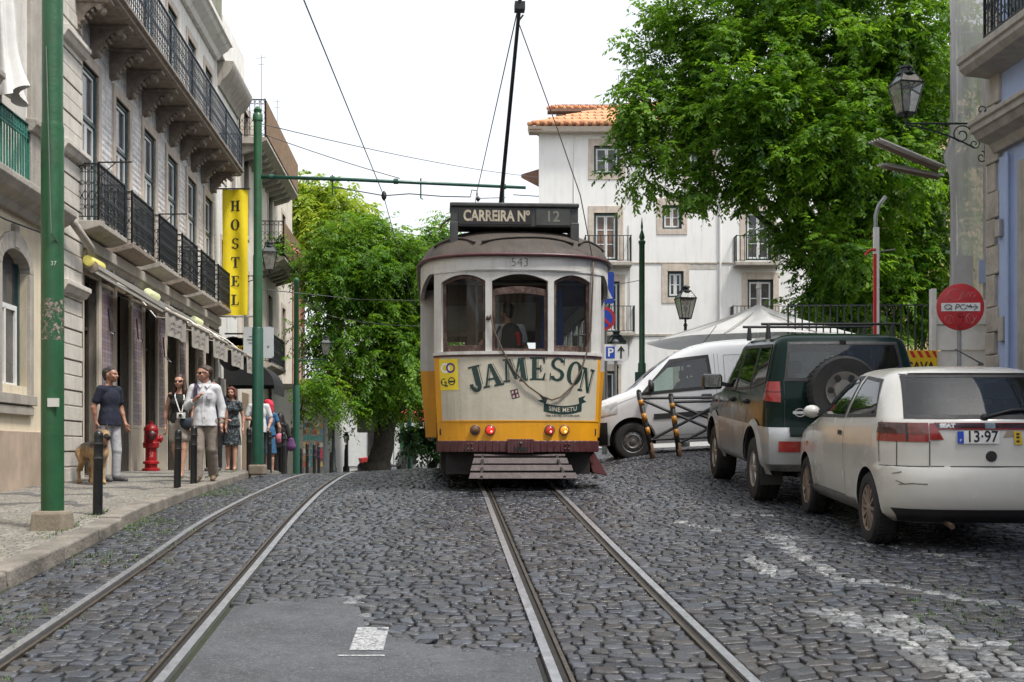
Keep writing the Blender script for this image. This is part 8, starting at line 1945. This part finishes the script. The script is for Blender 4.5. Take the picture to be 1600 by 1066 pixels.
for (a, b, c) in ((912,986,412),(1145,1216,412),(905,991,521),(1140,1250,521)):
    o = MB().box(0,.62,hx(a),hx(b),hz(c)-.16,hz(c)).build('balcony', grey_stone, wh, bevel=.02)
    railing(MB(), [(.03,hx(a)+.05),(.57,hx(a)+.05),(.57,hx(b)-.05),(.03,hx(b)-.05)], hz(c), hz(c)+1.1, .16, .012, False, .025).build('railing', iron, o, fix=False)
s = MB(); s.box(.0,.04,0,22,8.2-.24,8.2-.2) if False else None
profile(s, [(0,hz(413)),(.03,hz(413)+.02),(.03,hz(413)+.07),(0,hz(413)+.1)], hx(986), hx(1145)); s.build('string_course', grey_stone, wh); s = MB(); profile(s, [(0,hz(526)),(.04,hz(526)+.02),(.04,hz(526)+.1),(0,hz(526)+.12)], hx(991), hx(1140)); s.build('string_course', grey_stone, wh)
for k, (a, b, c, d) in enumerate(((1040,1120,413,421),(1150,1170,560,640))): MB().box(.004,.012,hx(a),hx(b),hz(d),hz(c)).build('flaked_patch', mat('flaked_plaster', (.42,.40,.36), .9, 0, .3, 6), wh) if k == 0 else None
MB().tube([(.06,hx(1125),13.5),(.06,hx(1125),.0)], .05, 8).tube([(.03,hx(897),13.4),(.03,hx(897),5)], .02, 6).build('downpipe', wall_w, wh)
MB().tube([(.03,hx(982),9.6),(.05,hx(984),7.4),(.03,hx(983),4.0)], .02, 5).build('wall_cable', mat('pale_cable', (.45,.45,.43)), wh)
# tiled roofs, each course a row of half-round tiles
tile_m = mat('clay_roof_tiles', (.56,.255,.13), .8, 0, .3, 3, .01, 25, (.66,.42,.26), .7)
def tiled(mb, y0, y1, e0, e1, r0, r1, pitch=.34):
    """slope between eave corners e0,e1 and ridge corners r0,r1 given as (x,y,z) in house space"""
    e0, e1, r0, r1 = map(Vector, (e0, e1, r0, r1)); n = int((e1-e0).length/pitch); rows = 7
    for i in range(n):
        for q in (0, 1):
            t = (i+.5*q)/n; a, b = e0.lerp(e1, t), r0.lerp(r1, t); up = Vector((0,0,.06 if q else .0))
            for k in range(rows):
                p, s_ = a.lerp(b, k/rows), a.lerp(b, (k+1.06)/rows); mb.tube([p+up+Vector((0,0,.03)), s_+up], [pitch*.30, pitch*.25], 6, k == 0)
    return mb
ro_ = MB(); tiled(ro_, 0, 22, (.55,-.45,13.75), (.55,22,13.75), (-4.0,4.6,15.9), (-4.0,22,15.9)); 
ro_.add([(.5,-.4,13.68),(.5,22,13.68),(-4,22,15.85),(-4,4.6,15.85)], [(0,1,2,3)])
rf = ro_.build('roof', tile_m, wh, True)
MB().hexa([(.45,-.42,13.5),(.45,22,13.5),(-.2,22,13.5),(-.2,-.42,13.5),(.55,-.48,13.7),(.55,22,13.7),(-.2,22,13.7),(-.2,-.48,13.7)]).build('eaves', mat('pale_eaves', (.55,.47,.40), .8), rf)
# side eave running away to the back, underside seen
MB().hexa([(.5,-.42,13.55),(.5,.1,13.55),(-7,3.0,13.55),(-7,2.5,13.55),(.5,-.45,13.72),(.5,.1,13.72),(-7,3.0,13.72),(-7,2.5,13.72)]).build('side_eave', mat('brown_eave_boards', (.20,.11,.075), .8, 0, .25, 8), rf)
MB().hexa([(-1.2,-.75,11.9),(-1.2,.4,11.3),(-4.5,1.6,11.3),(-4.5,.9,11.9),(-1.2,-.75,12.05),(-1.2,.4,12.4),(-4.5,1.6,12.4),(-4.5,.9,12.05)]).build('side_lean_to', mat('brown_eave_boards', (.2,.11,.075)), wh)
# set-back top storey with its own roof
a, b = hx(872)-0.0, hx(1150)
walls(MB(), a, b, 13.6, 15.15, [(hx(878)+.0, hx(903), 14.0, 14.95)], -2.6, .2).build('top_storey', wall_w, wh); window_unit(wh, hx(878), hx(903), 14.0, 14.95, x=-2.72, ft=.09)
surround(wh, hx(878), hx(903), 14.0, 14.95, .1, -2.57, back=-2.75)
t_ = MB(); tiled(t_, a, b, (-2.2,a-.35,15.2), (-2.2,b,15.2), (-4.6,a+.5,15.9), (-4.6,b,15.9)); t_.build('top_roof', tile_m, wh, True)
MB().box(-2.7,-2.15,a-.38,b,15.08,15.2).build('top_eaves', MATS['brown_eave_boards'], wh)
for z in (9.5, 10.9, 8.1): MB().tube([(-.3,.05,z),(-.2,-1.1,z+.05)], .02, 5).build('wire_anchor', iron, wh)

def thin_cloth(name, c, tr=.45):
    m = mat(name, c, .85, 0, .06, 3, .003, 20, tuple(x*.75 for x in c), .4); nt = m.node_tree; b = nt.nodes['Principled BSDF']; out = nt.nodes['Material Output']
    t = N(nt, 'ShaderNodeBsdfTranslucent'); t.inputs[0].default_value = rgb(c); mx = N(nt, 'ShaderNodeMixShader'); mx.inputs[0].default_value = tr
    L(nt, b.outputs[0], mx.inputs[1]); L(nt, t.outputs[0], mx.inputs[2]); L(nt, mx.outputs[0], out.inputs[0]); return m
# big pale parasol on the square
um = empty('market_parasol', P(1185,703,25)[:2]+(.0,), 0, 'large greyish white parasol spread behind the white van', 'parasol')
mb = MB(); n = 8; top = 3.0; rr = 2.34
def umb(u, v):
    a = 2*PI*u+.3; k = (a*n/(2*PI)) % 1; sc = 1-.055*(1-abs(2*k-1)**1.5)
    return (rr*v*cos(a)*sc, rr*v*sin(a)*sc, top-.80*v**.86-.10*sin(PI*v)*(1-abs(2*k-1)))
mb.grid(umb, 64, 10); mb.build('canopy', thin_cloth('pale_grey_canvas', (.76,.76,.75)), um, True)
MB().lathe([(.04,0),(.04,3.3),(.06,3.32),(.03,3.45)], 10).build('pole', alu, um); 
for k in range(8): a = 2*PI*k/8+.3; MB().bar((rr*.95*cos(a),rr*.95*sin(a),top-.79), (.05*cos(a),.05*sin(a),top-.12), .02, .02).build('rib', alu, um)

# ================================================================== blue building on the right
BO = (8.14,0,0)
bb = empty('blue_building', BO, TH, 'pale blue building with stone corner, cornice and iron balcony at the right edge', 'building')
# local x points into the building here, so wall lies at x = 0 and trim comes toward negative x
blue_pl = mat('pale_blue_plaster', (.37,.455,.66), .8, 0, .06, 2, .003, 30, (.2,.28,.42), .3, True)
quoin = mat('rough_quoin_stone', (.40,.36,.31), .85, 0, .2, 3, .02, 12, (.15,.13,.11), .6)
e = 17.95
MB().box(0,6,-30,e-.26,-3,11).build('wall', blue_pl, bb)  # also extended past the viewpoint, out of view, for reflections and less sky fill
s = MB(); z = -1; k = 0
while z < 11:
    h_ = RND.uniform(.32,.48); w_ = .40 if k % 2 else .28
    s.box(-.05-RND.uniform(0,.02), 5.9, e-w_, e+RND.uniform(-.015,.015), z, min(z+h_-.008, 11)); z += h_; k += 1
s.build('quoin_stones', quoin, bb, bevel=.02)
# stone door case with a moulded cornice on consoles
s = MB(); frame(s, -.09, .05, 14.7, 16.9, -.8, 4.0, .34, False); s.build('door_surround', grey_stone, bb, bevel=.01)
MB().box(.06,.09,15.04,16.56,-.8,3.66).build('door', mat('brown_old_door', (.12,.075,.05), .6, 0, .2, 6), bb)
profile(MB(), [(0,4.28),(-.10,4.28),(-.16,4.40),(-.34,4.46),(-.40,4.55),(-.44,4.56),(-.44,4.64),(-.48,4.66),(-.48,4.72),(0,4.78)], -30, 17.62).build('cornice', grey_stone, bb, bevel=.008)
profile(MB(), [(0,5.42),(-.42,5.46),(-.50,5.54),(-.50,5.60),(-.54,5.62),(-.54,5.72),(0,5.73)], -30, 17.85).build('balcony', grey_stone, bb, bevel=.01).parent = bb
bo_ = [o for o in bpy.data.objects if o.name.startswith('balcony') and o.parent == bb][0]
r_ = MB(); railing(r_, [(0,17.1),(-.46,17.1)], 5.73, 6.75, .1)
yy = 17.1
while yy > 9: railing(r_, [(-.46,yy),(-.46,yy-1.6)], 5.73, 6.75, .1); yy -= 1.6
r_.build('railing', iron, bo_, fix=False)
MB().box(-.02,.02,15.9,17.3,5.75,8.6).build('balcony_door', green_wood, bb)
MB().box(-.045,.0,e-.66,e-.42,-.9,4.2).build('blue_strip', blue_pl, bb)
MB().box(-.12,-.05,e-.55,e-.42,3.05,3.30).build('meter_cover', alu, bb, bevel=.01); MB().box(-.1,-.05,e-.62,e-.48,1.55,1.9).build('meter_cover', alu, bb, bevel=.01)
MB().tube([(-.09,17.2,4.2),(-.09,17.2,-.5)], .03, 8).build('conduit', blue_pl, bb)
# netting-wrapped scaffold against the next house
net = bpy.data.materials.new('dust_netting'); net.use_nodes = True; nt = net.node_tree; b = nt.nodes['Principled BSDF']; v = coords(nt)
L(nt, mixc(nt, noise(nt, coords(nt, (1,1,.2)), 4, 5), (.46,.46,.475), (.62,.62,.63)), b.inputs['Base Color']); b.inputs['Roughness'].default_value = .9
L(nt, maprange(nt, noise(nt, coords(nt, (9,9,.15)), 3, 5, .7), .3, .7, .62, .95), b.inputs['Alpha'])
sn = empty('scaffold_netting', (6.92,19.15,0), 0, 'grey dust netting hung over scaffolding beside the blue building', 'netting')
def netf(u, v):
    z = lerp(1.25, 12, v); p = u*1.5
    pin = .10*math.exp(-((z-4.62)/.16)**2)-.06*math.exp(-((z-5.2)/.3)**2)+.22*max(0, 1-(z-1.2)/1.6)**2
    if p < .72: x, y = lerp(-.02-pin, .58, p/.72), 0
    elif False: pass
    else: x, y = -.02-pin+.72-(p-.72)*0, (p-.72)*1.2
    if p >= .72: x = .58+.5*(p-.72)
    return (x+.012*sin(z*2.3+u*9)+.006*sin(z*7+u*31), y+.012*sin(u*40+z*.8)*(.4+.6*sin(z*.9)**2)+.008*sin(z*5+u*13), z)
mb = MB(); mb.grid(netf, 46, 120); mb.build('netting', net, sn, True)
mb = MB(); mb.grid(lambda u, v: (-.02-.10*math.exp(-((lerp(1.25,12,v)-4.62)/.16)**2)+.06*math.exp(-((lerp(1.25,12,v)-5.2)/.3)**2)*0-.22*max(0,1-(lerp(1.25,12,v)-1.2)/1.6)**2+.02*sin(lerp(1.25,12,v)*2.3)+.62*u, u*1.4, lerp(1.25,12,v)), 6, 120); mb.build('netting_return', net, sn, True)
for x, y in ((.08,.1),(.56,.1),(.40,1.1)): MB().tube([(x,y,-.2),(x,y,12)], .025, 8).build('scaffold_pole', gal, sn)
for z in (2.4,4.5,6.6,8.7,10.8): MB().tube([(.0,.12,z),(.75,.12,z)], .022, 6).tube([(.08,.1,z),(.62,.1,z+(1.1 if z in (4.5,8.7) else 0))], .02, 6).build('scaffold_rail', gal, sn)
MB().box(.05,.32,-.06,-.03,2.55,3.05).build('pale_panel', mat('pale_meshed_panel', (.42,.42,.43), .6), sn); MB().box(.42,.66,-.07,-.03,2.62,2.98).build('blue_panel', blue_pl, sn)
# white hoarding of wide boards
ho2 = empty('white_hoarding', (6.5,18.9,0), 0, 'white board hoarding of wide horizontal planks behind the no-entry sign', 'hoarding')
hb_m = mat('scuffed_white_boards', (.68,.67,.645), .7, 0, .08, 4, .003, 30, (.25,.21,.17), .6)
for k in range(7):
    z = -.45+.40*k; MB().hexa([(.08,-.01,z),(.95,-.01,z),(.95,.03,z),(.08,.03,z),(.08,.022,z+.385),(.95,.022,z+.385),(.95,.04,z+.385),(.08,.04,z+.385)]).build('plank', hb_m, ho2, bevel=.006)
MB().box(.0,.085,-.05,.06,-.5,2.5).build('corner_post', hb_m, ho2, bevel=.01)
mb = MB(); mb.tube([(.30,-.02,.75),(.42,-.025,.77),(.5,-.02,.70)], .012, 5); mb.tube([(.5,-.025,.62),(.55,-.022,.45)], .009, 5); mb.tube([(.42,-.02,1.02),(.62,-.02,1.05)], .006, 5); mb.build('scratched_marks', black_m, ho2)
# yellow works sign and the railed wall behind
ws = empty('works_sign', (5.98,18.6,-.1), 0, 'yellow and red striped works sign lettered ESCAVA showing above the cars', 'sign')
MB().box(-.20,.52,-.015,.015,1.15,1.62).build('board', mat('works_yellow', (.70,.45,.01), .5, 0, .06, 5), ws)
for k in range(7):
    x = -.2+.115*k; MB().add([(x,-.019,1.51),(min(.52,x+.055),-.019,1.51),(min(.52,x+.0),-.019,1.61),(max(-.2,x-.055),-.019,1.61)], [(0,1,2,3)]).build('red_stripe', s_red, ws)
mb = MB(); text_mb(mb, 'ESCAVA', .21, lambda a, b: (.17+a, -.02, 1.36+b), sx=.82, bold=.006); mb.build('lettering', black_m, ws)
for x in (-.15,.47): MB().bar((x,.02,0),(x,.02,1.2),.04,.04).build('leg', gal, ws)
gw = empty('garden_wall', (5.2,23.0,0), 0, 'low green-stained wall topped with black iron railings under the big tree', 'wall')
MB().box(0,6,0,.25,-.3,1.75).build('masonry', mat('mossy_wall', (.10,.13,.10), .9, 0, .3, 3, .01, 20), gw)
for k in range(2):
    r_ = MB(); railing(r_, [(.05+3*k,.12),(3.0+3*k,.12)], 1.75, 2.75, .13, .012, False); r_.build('railing', iron, gw, fix=False)
yw = empty('yellow_house', (11.3,35,0), 0, 'yellow house wall glimpsed through the big tree on the right', 'building')
MB().box(0,9,0,5,-.3,11).build('wall', mat('warm_yellow_plaster', (.55,.43,.22), .85, 0, .1, 3, .003, 30, (.4,.3,.18), .4), yw)
for px, py in ((1450,330),(1450,480)): MB().box((px-800)*35/1900-11.3-.5,(px-800)*35/1900-11.3+.5,-.05,.02,(703-py)*35/1900-.8,(703-py)*35/1900+.8).build('window', win_glass, yw)
# corrugated canopy sheets
for k, (p0, p1, w_, lab) in enumerate((((5.85,20.0,5.05),(6.75,19.6,4.52),.7,'upper corrugated metal canopy sheet left of the netting'), ((6.05,20.2,4.72),(6.8,19.7,4.42),.6,'lower corrugated metal canopy sheet left of the netting'))):
    o = empty('canopy_sheet', (0,0,0), 0, lab, 'canopy', 'corrugated canopy sheets'); mb = MB(); mb.grid(lambda u, v: (lerp(p0[0],p1[0],u), lerp(p0[1],p1[1],u)-w_*v, lerp(p0[2],p1[2],u)+.02*sin(v*30)-.1*v), 10, 40); mb.build('sheet', mat('zinc_sheet', (.34,.33,.31), .45, .4, .2, 6), o, True)
    MB().bar((p0[0],p0[1]-w_*.5,p0[2]-.09),(p1[0],p1[1]-w_*.5,p1[2]-.09),.04,.05).build('batten', mat('old_batten', (.16,.12,.09), .8), o)
# red and white pole with a bent top
rp_ = empty('striped_pole', P(1369,703,20.5)[:2]+(.0,), 0, 'red and white vertical pole with a bent grey top beside the tree', 'pole')
MB().box(-.045,.0,-.03,.03,.3,3.3).build('red_half', s_red, rp_); MB().box(.0,.045,-.03,.03,.3,3.75).box(-.045,.0,-.03,.03,3.3,3.75).build('white_half', wht, rp_)
MB().tube([(.0,.04,.0),(.0,.04,3.7),(.0,.04,3.95),(.05,.04,4.12),(.17,.04,4.28)], .035, 8).build('bent_tube', gal, rp_, True)
MB().tube([(-.02,-.03,3.37),(-.12,-.04,3.36),(-.20,-.04,3.28)], .025, 6).build('red_arm', s_red, rp_); MB().bar((.05,0,3.35),(.32,0,3.38),.025,.02).bar((-.1,0,1.78),(.32,0,1.78),.02,.02).build('cross_arm', gal, rp_)
# rooftop aerials on the left
for k, (y, z, h_) in enumerate(((38.6,10.3,2.2),(42.4,10.3,1.9))):
    a = empty('roof_aerial', FX, FR, ['taller thin rooftop aerial above the rusty upper balcony','shorter thin rooftop aerial at the end of the left row'][k], 'aerial', 'rooftop aerials'); MB().tube([(.2,y,z),(.2,y,z+h_)], .012, 5).tube([(.05,y,z+h_-.1),(.35,y,z+h_-.05)], .008, 5).tube([(.1,y,z+h_-.3),(.3,y,z+h_-.27)], .008, 5).build('rod', gal, a)

# unseen house front added behind the viewpoint to fill reflections and cut sky light
rh = empty('unseen_row_house', (0,-32,0), PI/2, 'unseen plain row house added behind the viewpoint for reflections and less sky light', 'building')
hs = [(-12+3.2*k, -10.8+3.2*k, z, z+2.0) for k in range(8) for z in (-.5, 3.0, 6.4)]
walls(MB(), -16, 16, -4, 9.5, hs, 0, .25).build('wall', mat('ochre_row_plaster', (.42,.35,.25), .85, 0, .1, 2), rh); MB().box(-6,-.3,-16,16,-4,9.4).build('inner_wall', dark_in, rh)
# ================================================================== camera, light, sky
cam = bpy.data.cameras.new('camera'); co = bpy.data.objects.new('camera', cam); C.objects.link(co)
cam.sensor_width = 36; cam.lens = 36*1900/1600; cam.shift_y = (703-533)/1600; cam.clip_end = 3000
co.location = (0,0,0); co.rotation_euler = (PI/2,0,0); SC.camera = co
SUN_EL, SUN_AZ = rad(63), rad(124)     # azimuth measured clockwise from +Y
w = bpy.data.worlds.new('World'); SC.world = w; w.use_nodes = True; nt = w.node_tree
bg = nt.nodes['Background']; out = nt.nodes['World Output']
sky = N(nt, 'ShaderNodeTexSky', sky_type='NISHITA', sun_disc=False, sun_elevation=SUN_EL, sun_rotation=SUN_AZ, dust_density=3.0, air_density=1.0)
hs = N(nt, 'ShaderNodeHueSaturation'); hs.inputs['Saturation'].default_value = .35; L(nt, sky.outputs[0], hs.inputs['Color'])
L(nt, hs.outputs[0], bg.inputs[0]); bg.inputs[1].default_value = .1
bg2 = N(nt, 'ShaderNodeBackground'); bg2.inputs[0].default_value = (.95,.975,1,1); bg2.inputs[1].default_value = .37   # the bright layer of cloud
ad = N(nt, 'ShaderNodeAddShader'); L(nt, bg.outputs[0], ad.inputs[0]); L(nt, bg2.outputs[0], ad.inputs[1]); L(nt, ad.outputs[0], out.inputs[0])
sl = bpy.data.lights.new('sun', 'SUN'); sl.energy = 2.7; sl.angle = rad(9); sl.color = (1,.955,.89)
so = bpy.data.objects.new('sun', sl); C.objects.link(so)
so.rotation_euler = (rad(90)-SUN_EL, 0, -SUN_AZ+PI)
so.location = (0,0,30)
SC.view_settings.view_transform = 'Standard'; SC.view_settings.look = 'None'; SC.view_settings.exposure = .70; SC.view_settings.gamma = 1
SC.cycles.max_bounces = 6; SC.cycles.transparent_max_bounces = 24; SC.cycles.use_denoising = True
SC.cycles.caustics_reflective = False; SC.cycles.caustics_refractive = False
